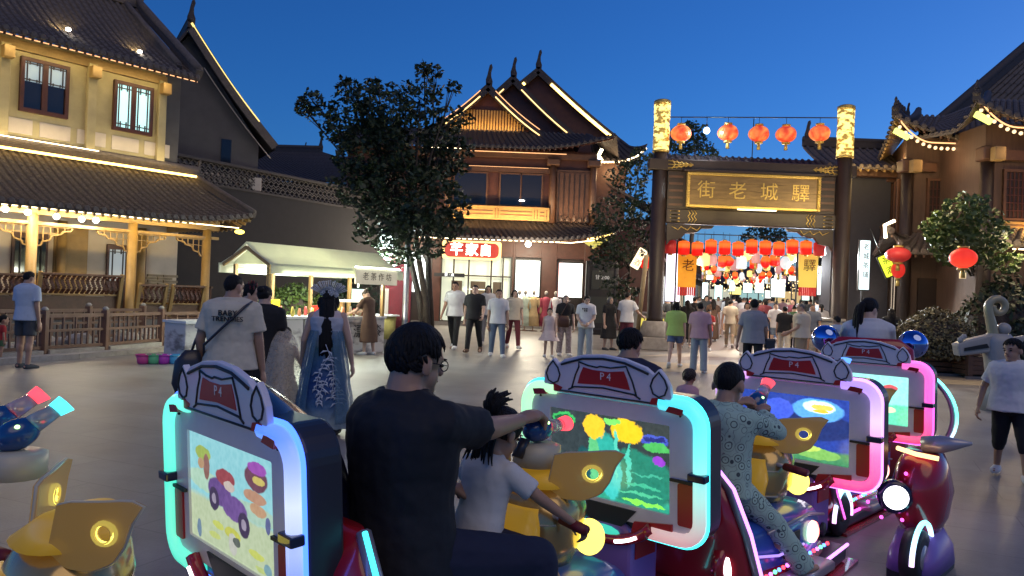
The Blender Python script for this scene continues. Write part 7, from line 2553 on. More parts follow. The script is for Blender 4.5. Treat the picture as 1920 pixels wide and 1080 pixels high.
def person(label, loc, H, yaw=0.0, seat=None, lean=0.0, head=(0, 0), arms=None, legs=None, top=('tee', 'white'), bottom=('trousers', 'black'), shoes='white', hair=('short', 'black'),
           skin=0, vox=0.014, group=None, fat=1.0, hs=None, face=False, turn=0.0, wr=0.006, colors=None, cat='person', curl=40):
    sk = skin_mat(skin)
    hh = 0.132 * H if hs is None else hs
    B = (H - hh) / 0.84
    pz = 0.52 * B if seat is None else seat
    Mt = Matrix.Rotation(R(turn), 3, 'Z') @ Matrix.Rotation(-R(lean), 3, 'X')
    pel = V((0, 0, pz))

    def S(x, y, z):
        return pel + Mt @ V((x * B, y * B, (z - 0.52) * B))
    xd, yd = Mt @ V((1, 0, 0)), Mt @ V((0, 1, 0))
    body = MB()
    body.loft([(S(0, 0, z), rx * B * fat, ry * B * fat, xd, yd) for z, rx, ry in TORSO], 20)
    # neck and head
    body.cap(S(0, -0.006, 0.80), S(0, 0.010, 0.875), 0.043 * B, 0.038 * B)
    for s in (-1, 1):
        body.cap(S(s * 0.06, -0.006, 0.802), S(s * 0.02, -0.004, 0.836), 0.024 * B, 0.026 * B)
    Q = Mt @ Matrix.Rotation(R(head[0]), 3, 'Z') @ Matrix.Rotation(-R(head[1]), 3, 'X')
    hc = S(0, 0.014, 0.832) + Q @ V((0, 0.02 * hh, 0.5 * hh))

    def Hp(x, y, z):
        return hc + Q @ V((x * hh, y * hh, z * hh))
    body.ball(Hp(0, -0.03, 0.12), (0.345 * hh, 0.43 * hh, 0.38 * hh), 20, 14, M=Q)
    body.ball(Hp(0, 0.09, -0.2), (0.27 * hh, 0.31 * hh, 0.29 * hh), 16, 12, M=Q)
    body.ball(Hp(0, 0.26, -0.39), (0.15 * hh, 0.13 * hh, 0.105 * hh), 12, 8, M=Q)
    body.cap(Hp(0, 0.385, 0.06), Hp(0, 0.46, -0.11), 0.035 * hh, 0.065 * hh, 10)
    body.ball(Hp(0, 0.34, 0.1), (0.22 * hh, 0.07 * hh, 0.06 * hh), 12, 8, M=Q)
    for s in (-1, 1):
        body.ball(Hp(s * 0.36, -0.04, -0.06), (0.045 * hh, 0.10 * hh, 0.15 * hh), 10, 8, M=Q)
    # arms
    arms = arms or (('a', 5, 8, 12), ('a', -3, 8, 12))
    sh, el, wrp = [], [], []
    l1, l2 = 0.172 * B, 0.152 * B
    for i, s in enumerate((-1, 1)):
        a = S(s * 0.101 * (0.6 + 0.4 * fat), 0, 0.789)
        A = arms[i]
        if A[0] == 'a':
            f, ab, e = R(A[1]), R(A[2]), R(A[3])
            d1 = Mt @ V((s * math.sin(ab), math.sin(f) * math.cos(ab), -math.cos(f) * math.cos(ab)))
            inw = R(A[4]) if len(A) > 4 else 0
            d2 = Mt @ V((s * math.sin(ab) * 0.5 - s * math.sin(inw), math.sin(f + e), -math.cos(f + e)))
            d2.normalize()
            b = a + d1 * l1
            c = b + d2 * l2
        else:
            b, c = ik(a, A[1], l1, l2, A[2] if len(A) > 2 else (s * 0.6, -0.3, -1))
        sh.append(a)
        el.append(b)
        wrp.append(c)
        body.cap(a, b, 0.032 * B * fat, 0.025 * B, 12)
        body.cap(b, c, 0.0255 * B, 0.0165 * B, 12)
        # hand with palm, four fingers and a thumb
        d = (c - b).normalized()
        if A[0] == 'ik' and len(A) > 3:
            d = V(A[3]).normalized()
        nrm = V((-s, 0, 0)) if abs(d.x) < 0.8 else V((0, 0, -1))
        nrm = (nrm - d * nrm.dot(d)).normalized()
        ax = d.cross(nrm).normalized()
        if ax.y < 0:
            ax = -ax
        if A[0] == 'ik':
            nrm = V((0, 0, -1)) - d * d.z * -1
            nrm = (nrm - d * nrm.dot(d)).normalized()
            ax = V((-s, 0, 0))
            ax = (ax - d * ax.dot(d)).normalized()
        u = 0.0104 * B
        pm = c + d * (4.2 * u)
        body.cap(c + d * u, pm, 1.9 * u, 2.7 * u, 10, flat=0.55, hint=ax)
        body.cap(pm, pm + d * (1.2 * u), 2.8 * u, 2.5 * u, 10, flat=0.5, hint=ax)
        for k in range(4):
            root = pm + d * (1.8 * u) + ax * ((1.5 - k) * 1.32 * u)
            ln = (3.0, 3.4, 3.1, 2.4)[k] * u
            cu = R(curl + 6 * k)
            m1 = root + (d * math.cos(cu * 0.5) + nrm * math.sin(cu * 0.5)) * ln
            m2 = m1 + (d * math.cos(cu * 1.5) + nrm * math.sin(cu * 1.5)) * ln * 0.9
            body.cap(root, m1, 0.74 * u, 0.66 * u, 8)
            body.cap(m1, m2, 0.66 * u, 0.52 * u, 8)
        tr = c + d * (2.0 * u) + ax * (1.8 * u)
        tm = tr + (d * 0.75 + ax * 0.55 + nrm * 0.4).normalized() * (2.9 * u)
        tt = tm + (d * 0.9 + nrm * 0.45).normalized() * (2.4 * u)
        body.cap(tr, tm, 0.95 * u, 0.78 * u, 8)
        body.cap(tm, tt, 0.78 * u, 0.6 * u, 8)
    # legs
    legs = legs or (('a', 3, 3, 3), ('a', -2, 3, 3))
    hip, kn, an, ft = [], [], [], []
    t1, t2 = 0.245 * B, 0.235 * B
    for i, s in enumerate((-1, 1)):
        a = pel + V((s * 0.052 * B, 0, 0))
        L = legs[i]
        if L[0] == 'a':
            f, ab, k = R(L[1]), R(L[2]), R(L[3])
            d1 = V((s * math.sin(ab), math.sin(f) * math.cos(ab), -math.cos(f) * math.cos(ab)))
            d2 = V((s * math.sin(ab) * 0.6, math.sin(f - k), -math.cos(f - k))).normalized()
            b = a + d1 * t1
            c = b + d2 * t2
        else:
            b, c = ik(a, L[1], t1, t2, L[2] if len(L) > 2 else (s * 0.25, 1, 0.3))
        hip.append(a)
        kn.append(b)
        an.append(c)
        body.cap(a, b, 0.054 * B * fat, 0.034 * B, 12)
        body.cap(b, c, 0.035 * B, 0.0215 * B, 12)
        # calf muscle
        body.ball(b.lerp(c, 0.3) + V((0, -0.008 * B, 0)), (0.034 * B, 0.036 * B, 0.06 * B), 12, 8)
        fd = V((s * 0.15, 1, 0)).normalized()
        if L[0] == 'a' and (R(L[1]) - R(L[3])) < -0.5:
            fd = V((s * 0.1, 0.85, -0.5)).normalized()
        ft.append(fd)
        hl = c + V((0, 0, -0.020 * B)) - fd * (0.022 * B)
        body.cap(hl, c + V((0, 0, -0.024 * B)) + fd * (0.095 * B), 0.023 * B, 0.019 * B, 10, flat=0.75)
    root = smooth_obj(body, 'person', sk, None, vox)
    root.location = loc
    root.rotation_euler.z = yaw
    tag(root, label, cat, group)
    # ---------------- clothing
    colr = {'white': (0.68, 0.67, 0.66), 'black': (0.012, 0.012, 0.014), 'navy': (0.012, 0.016, 0.045), 'cream': (0.62, 0.55, 0.42), 'grey': (0.30, 0.30, 0.32), 'jeans': (0.13, 0.17, 0.24),
            'pale_jeans': (0.30, 0.34, 0.38), 'lime': (0.38, 0.55, 0.14), 'pink': (0.55, 0.33, 0.36), 'maroon': (0.16, 0.03, 0.04), 'khaki': (0.36, 0.29, 0.2), 'green': (0.08, 0.16, 0.07), 'charcoal': (0.05, 0.055, 0.06),
            'blue': (0.03, 0.09, 0.30), 'brown': (0.1, 0.055, 0.035), 'paleblue': (0.45, 0.52, 0.62), 'red': (0.4, 0.03, 0.03), 'tan': (0.45, 0.33, 0.2), 'palepink': (0.62, 0.5, 0.48), 'denim': (0.10, 0.15, 0.27), 'slate': (0.16, 0.18, 0.22)}

    def cm(c):
        return c if not isinstance(c, str) else cloth(c, colr[c])
    cv = max(vox, 0.009)
    if top:
        kind, col = top[0], top[1]
        ease = top[2] if len(top) > 2 else 0.013
        mb = MB()
        hem = 0.475 if kind in ('tee', 'polo', 'long') else 0.5
        rings = []
        for z, rx, ry in TORSO:
            if z < hem + 0.02:
                continue
            rings.append((S(0, 0, z), rx * B * fat + ease * B, ry * B * fat + ease * B, xd, yd))
        rings[-1] = (S(0, 0, 0.826), 0.078 * B, 0.057 * B, xd, yd)
        rings.append((S(0, -0.004, 0.845), 0.054 * B, 0.051 * B, xd, yd))
        rings.insert(0, (S(0, 0, hem), (0.1 * fat + ease * 1.25) * B, (0.075 * fat + ease * 1.25) * B, xd, yd))
        mb.loft(rings, 24)
        if kind != 'tank':
            for i in (0, 1):
                a, b, c = sh[i], el[i], wrp[i]
                d1 = (b - a).normalized()
                px = d1.cross(V((0, 0, 1)))
                if px.length < 1e-3:
                    px = V((1, 0, 0))
                px.normalize()
                py = d1.cross(px)
                end = 0.72 if kind != 'long' else 1.0
                r0, r1 = 0.0425 * B * (0.7 + 0.3 * fat), 0.043 * B * (0.7 + 0.3 * fat)
                mb.cap(a - V((0, 0, 0.004 * B)), a + d1 * l1 * 0.1, r0 * 0.98, r0 * 0.98, 12)
                mb.cap(S(0.05 * (1 if i else -1), -0.004, 0.812), a - V((0, 0, 0.002 * B)), 0.036 * B, r0 * 0.96, 12)
                mb.loft([(a - d1 * 0.01 * B, r0, r0, px, py), (a + d1 * l1 * end * 0.5, r0 * 1.02, r0 * 1.02, px, py), (a + d1 * l1 * end, r1 * (1.05 if kind != 'long' else 0.85), r1 * (1.05 if kind != 'long' else 0.85), px, py)], 14)
                if kind == 'long':
                    d2 = (c - b).normalized()
                    p2 = d2.cross(V((0, 0, 1)))
                    if p2.length < 1e-3:
                        p2 = V((1, 0, 0))
                    p2.normalize()
                    q2 = d2.cross(p2)
                    mb.cap(b, b + d2 * 0.001, r1 * 0.86, r1 * 0.86, 12)
                    mb.loft([(b, r1 * 0.85, r1 * 0.85, p2, q2), (b + d2 * l2 * 0.92, r1 * 0.62, r1 * 0.62, p2, q2)], 14)
        nm = {'tee': 'shirt', 'polo': 'shirt', 'long': 'shirt', 'tank': 'tank_top'}[kind]
        smooth_obj(mb, nm, cm(col), root, cv, 3, wr * 1.6, 0.11)
    if bottom:
        kind, col = bottom[0], bottom[1]
        mb = MB()
        hr = [(S(0, 0, z), (rx * fat + 0.006) * B, (ry * fat + 0.006) * B, xd, yd) for z, rx, ry in TORSO if z < 0.6]
        if kind in ('trousers', 'shorts', 'wide', 'capri'):
            mb.loft(hr, 22)
            for i in (0, 1):
                a, b, c = hip[i], kn[i], an[i]
                w1 = {'wide': 1.25, 'trousers': 1.06, 'shorts': 1.2, 'capri': 1.22}[kind]
                if kind == 'shorts':
                    d1 = (b - a).normalized()
                    px = d1.cross(V((0, 1, 0)) if abs(d1.y) < 0.8 else V((0, 0, 1))).normalized()
                    py = d1.cross(px)
                    e = a.lerp(b, bottom[2] if len(bottom) > 2 else 0.75)
                    mb.cap(a, a.lerp(b, 0.2), 0.058 * B * fat, 0.056 * B * fat, 12)
                    mb.loft([(a, 0.06 * B * fat, 0.06 * B * fat, px, py), (e, 0.058 * B, 0.058 * B, px, py)], 14)
                else:
                    mb.cap(a, b, 0.058 * B * fat * (0.9 + 0.1 * w1), 0.041 * B * w1, 12)
                    d2 = (c - b).normalized()
                    px = d2.cross(V((0, 1, 0)) if abs(d2.y) < 0.8 else V((0, 0, 1))).normalized()
                    py = d2.cross(px)
                    e = c if kind != 'capri' else b.lerp(c, 0.35)
                    mb.loft([(b, 0.041 * B * w1, 0.041 * B * w1, px, py), (b.lerp(e, 0.5), 0.037 * B * w1, 0.038 * B * w1, px, py), (e + d2 * 0.01, (0.034 if kind != 'wide' else 0.05) * B, (0.034 if kind != 'wide' else 0.05) * B, px, py)], 14)
            smooth_obj(mb, kind if kind in ('shorts',) else 'trousers', cm(col), root, cv, 3, wr, 0.09)
        else:   # skirt / dress: (kind, colour, hem height, hem radius, top z)
            hemz, hr_, tz = bottom[2], bottom[3], bottom[4]
            rg = []
            for z, rx, ry in TORSO:
                if 0.5 <= z <= tz:
                    rg.append((S(0, 0, z), (rx * fat + 0.016) * B, (ry * fat + 0.016) * B, xd, yd))
            base_rx, base_ry = (0.1 * fat + 0.03) * B, (0.075 * fat + 0.03) * B
            n = 5
            lo = []
            for k in range(n):
                t = k / n
                z = hemz + (0.5 * B - hemz) * t
                lo.append((V((0, 0, z)) + (pel - V((0, 0, 0.52 * B))), hr_ + (base_rx - hr_) * t, hr_ * 0.85 + (base_ry - hr_ * 0.85) * t, V((1, 0, 0)), V((0, 1, 0))))
            mb.loft(lo + rg, 26)
            smooth_obj(mb, kind, cm(col), root, cv, 2, wr * 2.2, 0.10)
    if shoes:
        for i in (0, 1):
            c, fd = an[i], ft[i]
            mb = MB()
            up = V((0, 0, 1)) - fd * fd.z
            up.normalize()
            sd = fd.cross(up)
            hl = c - up * (0.022 * B) - fd * (0.03 * B)
            mb.loft([(hl - fd * 0.006 * B, 0.02 * B, 0.016 * B, sd, up), (hl + fd * 0.012 * B, 0.028 * B, 0.027 * B, sd, up), (hl + fd * 0.05 * B, 0.03 * B, 0.028 * B, sd, up), (hl + fd * 0.1 * B - up * 0.004 * B, 0.033 * B, 0.022 * B, sd, up), (hl + fd * 0.14 * B - up * 0.009 * B, 0.026 * B, 0.014 * B, sd, up)], 14, 2.6)
            mb.build('shoe', cm(shoes), root)
    # ---------------- hair
    if hair:
        st_, hcol = hair[0], hair[1]
        mh = {'black': m_hair, 'brown': m_hair_br, 'grey': m_hair_gr}[hcol]
        vol = hair[2] if len(hair) > 2 else 1.0
        rx, ry, rz_ = 0.345 * hh, 0.43 * hh, 0.38 * hh
        cc = Hp(0, -0.03, 0.12)
        nu, nv = 44, 12
        vs, fs = [], []
        sd_ = len(label) * 0.37
        for i in range(nu):
            az = 2 * math.pi * i / nu         # 0 = front
            df = abs((az + math.pi) % (2 * math.pi) - math.pi)
            if st_ == 'short' or st_ == 'crop':
                low = 32 if df < R(48) else (32 - 40 * (df - R(48)) / R(30) if df < R(78) else (-8 + 10 * math.sin((df - R(78)) / R(34) * math.pi) if df < R(112) else -8 - 50 * min(1, (df - R(112)) / R(30))))
            else:
                low = 30 if df < R(35) else (30 - 60 * (df - R(35)) / R(35) if df < R(70) else -42)
            low = R(low) + R(3) * noise.noise(V((az * 4, sd_, 0)))
            for j in range(nv + 1):
                la = R(90) + (low - R(90)) * j / nv
                g_ = 1.0 + (0.10 if st_ != 'crop' else 0.05) * vol + 0.035 * noise.noise(V((math.cos(az) * 5, math.sin(az) * 5, la * 2.2 + sd_))) + 0.02 * noise.noise(V((math.cos(az) * 16, math.sin(az) * 16, la * 4)))
                g_ -= 0.06 * (j / nv) ** 4
                v_ = V((math.sin(az) * math.cos(la) * rx * g_, math.cos(az) * math.cos(la) * ry * g_, math.sin(la) * rz_ * g_ * (1.0 + 0.05 * vol)))
                vs.append(cc + Q @ v_)
        n1 = len(vs)
        vs += [cc + (p - cc) * 0.9 for p in vs]
        for i in range(nu):
            q = (i + 1) % nu
            for j in range(nv):
                a, b = i * (nv + 1) + j, q * (nv + 1) + j
                fs.append((a, a + 1, b + 1, b))
                fs.append((n1 + a, n1 + b, n1 + b + 1, n1 + a + 1))
            a, b = i * (nv + 1) + nv, q * (nv + 1) + nv
            fs.append((a, n1 + a, n1 + b, b))
        mb = MB()
        mb.add(vs, fs, True)
        rn = random.Random(int(sd_ * 100))
        def lock(p0, p1, p2, r0, r1, n_=8):
            pts = []
            for k in range(n_ + 1):
                t = k / n_
                pts.append(V(p0) * (1 - t) ** 2 + V(p1) * 2 * t * (1 - t) + V(p2) * t * t)
            mb.tube(pts, [r0 + (r1 - r0) * (k / n_) ** 1.5 for k in range(n_ + 1)], 9)
        if st_ == 'short' and vox < 0.012:
            # loose tufts at the edge and over the crown
            for k in range(260):
                az = rn.uniform(-math.pi, math.pi)
                la = R(rn.uniform(-32, 86)) if abs(az) > 1.75 else R(rn.uniform(14 if abs(az) > 1.25 else 42, 86))
                b0 = V((math.sin(az) * math.cos(la) * rx, math.cos(az) * math.cos(la) * ry, math.sin(la) * rz_)) * (1 + 0.05 * vol)
                p0 = cc + Q @ (b0 * 1.03)
                # combed forward and down from the crown
                dn = V((b0.x, b0.y + 0.25 * ry, -0.55 * rz_))
                dn = (dn - b0 * dn.dot(b0) / b0.length_squared).normalized()
                L_ = hh * rn.uniform(0.16, 0.28)
                mid = (b0 + dn * L_ * 0.5).normalized() * b0.length * 1.08
                tip = (b0 + dn * L_).normalized() * b0.length * rn.uniform(1.0, 1.07) + V((rn.gauss(0, .012), rn.gauss(0, .012), rn.gauss(0, .01))) * hh
                lock(p0, cc + Q @ mid, cc + Q @ tip, 0.034 * hh, 0.004 * hh, 4)
        if st_ == 'ponytail':
            L = hair[3] if len(hair) > 3 else 1.4
            for k in range(14):
                o_ = V((rn.gauss(0, 0.04), rn.gauss(0, 0.03), rn.gauss(0, 0.03)))
                lock(Hp(o_.x, -0.44 + o_.y, 0.2 + o_.z), Hp(o_.x * 2, -0.85 + o_.y * 2, 0.15 + o_.z), Hp(o_.x * 2.2, -0.62 + o_.y * 2, 0.1 - L * rn.uniform(0.9, 1.05)), 0.11 * hh, 0.04 * hh)
        if st_ == 'updo':
            for k in range(26):
                o_ = V((rn.gauss(0, 0.09), rn.gauss(0, 0.05), rn.gauss(0, 0.03)))
                lock(Hp(o_.x * 0.5, -0.38, 0.28), Hp(o_.x, -0.62 + o_.y, 0.52 + o_.z), Hp(o_.x * 1.6, -0.3 + o_.y * 3, 0.7 + o_.z * 3), 0.085 * hh, 0.018 * hh, 6)
            for k in range(14):
                o_ = V((rn.gauss(0, 0.12), rn.gauss(0, 0.04), 0))
                lock(Hp(o_.x, -0.38, -0.1), Hp(o_.x * 1.4, -0.5, -0.4), Hp(o_.x * 2, -0.42 + o_.y, -0.75), 0.06 * hh, 0.01 * hh, 6)
        if st_ == 'long':
            L = hair[3] if len(hair) > 3 else 1.5
            for k in range(34):
                az = rn.uniform(R(75), R(285))
                b0 = (math.sin(az) * 0.34, math.cos(az) * 0.42)
                z0 = rn.uniform(-0.15, 0.15)
                lock(Hp(b0[0], b0[1] - 0.03, z0), Hp(b0[0] * 1.2, b0[1] * 0.8 - 0.42, -0.5), Hp(b0[0] * 0.9, b0[1] * 0.35 - 0.62, -L * rn.uniform(0.85, 1.0)), 0.12 * hh, 0.07 * hh)
        if st_ == 'bob':
            for k in range(34):
                az = rn.uniform(R(60), R(300))
                b0 = (math.sin(az) * 0.35, math.cos(az) * 0.42)
                lock(Hp(b0[0], b0[1] - 0.03, 0.1), Hp(b0[0] * 1.2, b0[1] * 1.1 - 0.03, -0.1), Hp(b0[0] * 0.98, b0[1] * 0.95 - 0.03, -0.42), 0.09 * hh, 0.04 * hh, 5)
        if st_ == 'bun':
            mb.ball(Hp(0, -0.42, 0.36), (0.2 * hh, 0.18 * hh, 0.18 * hh), 12, 8)
        mb.build('hair', mh, root)
    if face:
        for s in (-1, 1):
            MB().ball(Hp(s * 0.15, 0.355, 0.0), (0.06 * hh, 0.035 * hh, 0.03 * hh), 10, 6, M=Q).build('eye', m_eye, root)
            MB().ball(Hp(s * 0.155, 0.385, 0.10), (0.085 * hh, 0.03 * hh, 0.016 * hh), 8, 6, M=Q).build('eyebrow', m_hair, root)
        MB().ball(Hp(0, 0.385, -0.25), (0.095 * hh, 0.03 * hh, 0.026 * hh), 10, 6, M=Q).build('mouth', m_lip, root)
    P = dict(root=root, S=S, Hp=Hp, hh=hh, B=B, Q=Q, sh=sh, el=el, wr=wrp, xd=xd, yd=yd, kn=kn, an=an, pel=pel)
    return P


def facing(dx, dy):
    return math.atan2(-dx, dy)


# riders ---------------------------------------------------------------
def on_ride(T, x, y):
    return T.matrix_basis @ V((x, y, 0))


m_tee_black = mat('cloth_black_tee', (0.010, 0.011, 0.016), 0.8, bump=0.3, bs=9)
P = person('man in a black shirt riding with a small girl, arm stretched to the gun', on_ride(RIDES[1], -0.01, -1.26), 1.74, RIDES[1].rotation_euler.z, seat=0.665, lean=-1, head=(-8, 10), hs=0.238,
           arms=(('ik', (-0.10, 0.30, 0.82), (-0.3, -0.2, -1)), ('ik', (0.05, 0.60, 1.08), (0.9, -0.1, -0.9), (-0.15, 1, 0.12))),
           legs=(('ik', (-0.36, 0.40, 0.22), (-0.6, 1, 0.7)), ('ik', (0.36, 0.40, 0.22), (0.6, 1, 0.7))), top=('tee', m_tee_black, 0.024), bottom=('trousers', 'navy'), shoes='charcoal',
           hair=('short', 'black', 1.7), skin=1, vox=0.0075, fat=1.09, face=True, wr=0.014, curl=55)
gl = MB()
for s in (-1, 1):
    gl.tube([P['Hp'](s * 0.165 + 0.1 * math.cos(R(t)), 0.405, 0.0 + 0.08 * math.sin(R(t))) for t in range(0, 360, 24)], 0.002, 6, closed=True)
    gl.tube([P['Hp'](s * 0.265, 0.40, 0.01), P['Hp'](s * 0.36, 0.0, 0.02)], 0.002, 6)
gl.tube([P['Hp'](-0.065, 0.41, 0.02), P['Hp'](0.065, 0.41, 0.02)], 0.002, 6)
gl.build('glasses', m_line, P['root'])

person('small girl in a white shirt with tied-up hair riding in front of the man', on_ride(RIDES[1], 0.0, -0.88), 1.03, RIDES[1].rotation_euler.z, seat=0.645, lean=12, head=(-5, 12), hs=0.195,
       arms=(('ik', (-0.28, 0.24, 0.715), (-1, -0.2, -0.6)), ('ik', (0.28, 0.24, 0.715), (1, -0.2, -0.6))),
       legs=(('ik', (-0.25, 0.28, 0.36), (-0.6, 1, 0.6)), ('ik', (0.25, 0.28, 0.36), (0.6, 1, 0.6))), top=('tee', 'white', 0.02), bottom=('shorts', 'navy'), shoes='pink', hair=('updo', 'black', 1.0),
       skin=1, vox=0.0075, face=True, wr=0.009, curl=75)

# patterned pyjamas: pale cloth with dark ring drawings
m_paj = mat('pyjama_print', (0.5, 0.6, 0.56), 0.85)
n, l = m_paj.node_tree.nodes, m_paj.node_tree.links
tc = n.new('ShaderNodeTexCoord')
vo = n.new('ShaderNodeTexVoronoi')
vo.inputs['Scale'].default_value = 19
l.new(tc.outputs['Object'], vo.inputs['Vector'])
cr = n.new('ShaderNodeValToRGB')
cr.color_ramp.interpolation = 'LINEAR'
e = cr.color_ramp.elements
e[0].position = 0.0
e[0].color = (0.05, 0.08, 0.09, 1)
e[1].position = 1.0
e[1].color = (0.42, 0.60, 0.50, 1)
for ps, c_ in ((0.09, (0.05, 0.08, 0.09, 1)), (0.12, (0.44, 0.63, 0.53, 1)), (0.28, (0.44, 0.63, 0.53, 1)), (0.31, (0.06, 0.09, 0.1, 1)), (0.36, (0.06, 0.09, 0.1, 1)), (0.39, (0.42, 0.6, 0.5, 1)), (0.56, (0.42, 0.6, 0.5, 1)), (0.58, (0.1, 0.13, 0.14, 1)), (0.61, (0.42, 0.6, 0.5, 1))):
    k = e.new(ps)
    k.color = c_
l.new(vo.outputs['Distance'], cr.inputs[0])
l.new(cr.outputs[0], n['Principled BSDF'].inputs['Base Color'])
person('child in patterned pyjamas aiming a blue gun on the purple neon ride', on_ride(RIDES[2], 0.04, -1.04), 1.30, RIDES[2].rotation_euler.z, seat=0.655, lean=5, head=(6, 12), hs=0.222,
       arms=(('ik', (-0.06, 0.33, 1.03), (-1, 0, -0.6), (0.2, 1, 0.3)), ('ik', (0.07, 0.33, 1.0), (1, 0, -0.6), (-0.2, 1, 0.3))),
       legs=(('ik', (-0.3, 0.34, 0.22), (-0.6, 1, 0.6)), ('ik', (0.34, 0.36, 0.20), (0.6, 1, 0.6))), top=('long', m_paj, 0.03), bottom=('wide', m_paj), shoes=None, hair=('crop', 'black', 1.2), skin=1, vox=0.0085, wr=0.012, fat=1.12, curl=80)

person('woman with a long ponytail and white top on the red mirror-ball ride', MIRROR.matrix_basis @ V((0, 0.06, 0)), 1.66, MIRROR.rotation_euler.z + R(6), seat=0.93, lean=3, head=(-48, 4),
       arms=(('ik', (-0.2, 0.36, 0.95), (-1, 0, -0.6)), ('ik', (0.2, 0.36, 0.95), (1, 0, -0.6))), legs=(('ik', (-0.28, 0.4, 0.5), (-0.5, 1, 0.5)), ('ik', (0.28, 0.4, 0.5), (0.5, 1, 0.5))),
       top=('tee', 'white', 0.014), bottom=('trousers', 'jeans'), hair=('ponytail', 'black', 1.0, 1.9), skin=2, vox=0.010, face=True)
q = W(1176, 640, 5.45)
st = empty('stool', (q.x, q.y, 0), 0, 'low stool under the dark-haired man behind the cyan neon ride', 'stool')
MB().lathe([(0.17, 0.46), (0.18, 0.5), (0.15, 0.52)], n=18).build('seat', m_red_gloss, st)
for k in range(4):
    a = R(90 * k + 45)
    MB().tube([(0.12 * math.cos(a), 0.12 * math.sin(a), 0.47), (0.17 * math.cos(a), 0.17 * math.sin(a), 0)], 0.015, 6).build('leg', m_metal, st)
person('dark-haired man in navy seated behind the cyan neon ride', (q.x, q.y, 0), 1.72, R(-20), seat=0.60, lean=5, head=(-20, 4), legs=(('ik', (-0.15, 0.42, 0.08), (-0.3, 1, 1)), ('ik', (0.15, 0.42, 0.08), (0.3, 1, 1))),
       arms=(('ik', (-0.15, 0.35, 0.66), (-1, -0.2, -0.6)), ('ik', (0.15, 0.35, 0.66), (1, -0.2, -0.6))), top=('tee', 'navy'), bottom=('trousers', 'charcoal'), shoes='charcoal', hair=('short', 'black', 1.1), skin=1, vox=0.011)


# standing people -------------------------------------------------------
def at_px(px, fy, hy):
    p = G(px, fy)
    d = (p - C0).dot(c_f)
    return (p.x, p.y, 0), (fy - hy) / F_PX * d


def walker(label, px, fy, hy, yaw, **k):
    loc, H = at_px(px, fy, hy)
    return person(label, loc, H, yaw, **k)


stand = (('a', 4, 3, 4), ('a', -3, 3, 3))
step = (('a', 20, 2, 8), ('a', -14, 2, 18))
step2 = (('a', -14, 2, 20), ('a', 18, 2, 6))
PI_ = math.pi
# man with the lettered shirt
p = W(436, 560, 7.0)
PB = person('man in a white shirt with black lettering and a cross-body strap', (p.x, p.y, 0), 1.68, R(2), lean=0, head=(-28, 0), arms=(('a', -2, 16, 22, 5), ('a', 2, 12, 8)), legs=stand, top=('tee', 'cream', 0.022),
            bottom=('trousers', 'black'), shoes='charcoal', hair=('crop', 'black', 0.9), skin=1, vox=0.0095, fat=1.18, face=True, wr=0.011)
Bb, Sb = PB['B'], PB['S']
for tx, z, s in (('BABY', 0.765, 0.052), ('TRENDIES', 0.735, 0.046)):
    text(tx, s * 1.35, m_line, PB['root'], Sb(0.012, -0.107, z), rot=(R(92), 0, 0), ext=0.006)
sp = MB()
sp.tube([Sb(0.105, -0.01, 0.825), Sb(0.09, -0.085, 0.80), Sb(0.0, -0.116, 0.70), Sb(-0.1, -0.105, 0.60), Sb(-0.125, -0.03, 0.54)], 0.012, 8)
sp.build('shoulder_strap', m_cabinet, PB['root'])
bag = empty('black_bag', PB['root'].location + V((-0.36, -0.05, 0.78)), R(20), 'black bag and folded jacket hanging at the side of the man with the lettered shirt', 'bag')
bm = MB()
bm.loft([((0, 0, -0.22), 0.08, 0.05, (1, 0, 0), (0, 1, 0)), ((0, 0, -0.1), 0.13, 0.08, (1, 0, 0), (0, 1, 0)), ((0.01, 0, 0.1), 0.12, 0.08, (1, 0, 0), (0, 1, 0)), ((0.03, 0, 0.2), 0.06, 0.05, (1, 0, 0), (0, 1, 0))], 18, 3)
bm.build('bag_body', m_cabinet, bag)
bm = MB()
bm.tube([(0.02, 0, 0.16), (0.06, 0, 0.3), (0.1, 0.02, 0.34)], 0.012, 8)
bm.build('bag_strap', m_cabinet, bag)

# the two women in front of him
p = W(496, 560, 8.6)
person('woman in black with her hair in a bun beside the veiled girl', (p.x, p.y, 0), 1.58, R(15), head=(-30, 0), legs=stand, top=('tee', 'black', 0.02), bottom=('skirt', 'black', 0.2, 0.2, 0.56), shoes='charcoal', hair=('bun', 'black'), skin=2, vox=0.012)
p = W(466, 560, 8.9)
PF = person('woman in an olive robe with a dark red flower headdress', (p.x, p.y, 0), 1.6, R(-60), head=(-25, 0), legs=stand, top=('long', 'khaki', 0.02), bottom=('skirt', 'khaki', 0.08, 0.3, 0.6), shoes='charcoal', hair=('bun', 'black', 1.3), skin=2, vox=0.012, face=True)
rn = random.Random(4)


def flowers(PP, n, cols, spread, nm):
    for ci, col in enumerate(cols):
        mb = MB()
        for k in range(n):
            a = rn.uniform(R(60), R(300)) if spread == 'back' else rn.uniform(0, 2 * PI_)
            la = rn.uniform(R(15), R(88))
            b = V((math.sin(a) * math.cos(la) * 0.44, math.cos(a) * math.cos(la) * 0.5 - 0.03, math.sin(la) * 0.5 + 0.14))
            c = PP['Hp'](b.x, b.y, b.z)
            for j in range(5):
                t = 2 * PI_ * j / 5
                d = PP['Q'] @ V((math.cos(t) * 0.07, 0.02, math.sin(t) * 0.07)) * PP['hh']
                mb.ball(c + d, (0.045 * PP['hh'], 0.03 * PP['hh'], 0.045 * PP['hh']), 6, 4)
        o = mb.build(nm, col, PP['root'])
        stuff(o)


flowers(PF, 12, [mat('dark_red_petals', (0.16, 0.01, 0.02), 0.6), mat('ink_petals', (0.03, 0.02, 0.03), 0.6)], 'all', 'flower_headdress')

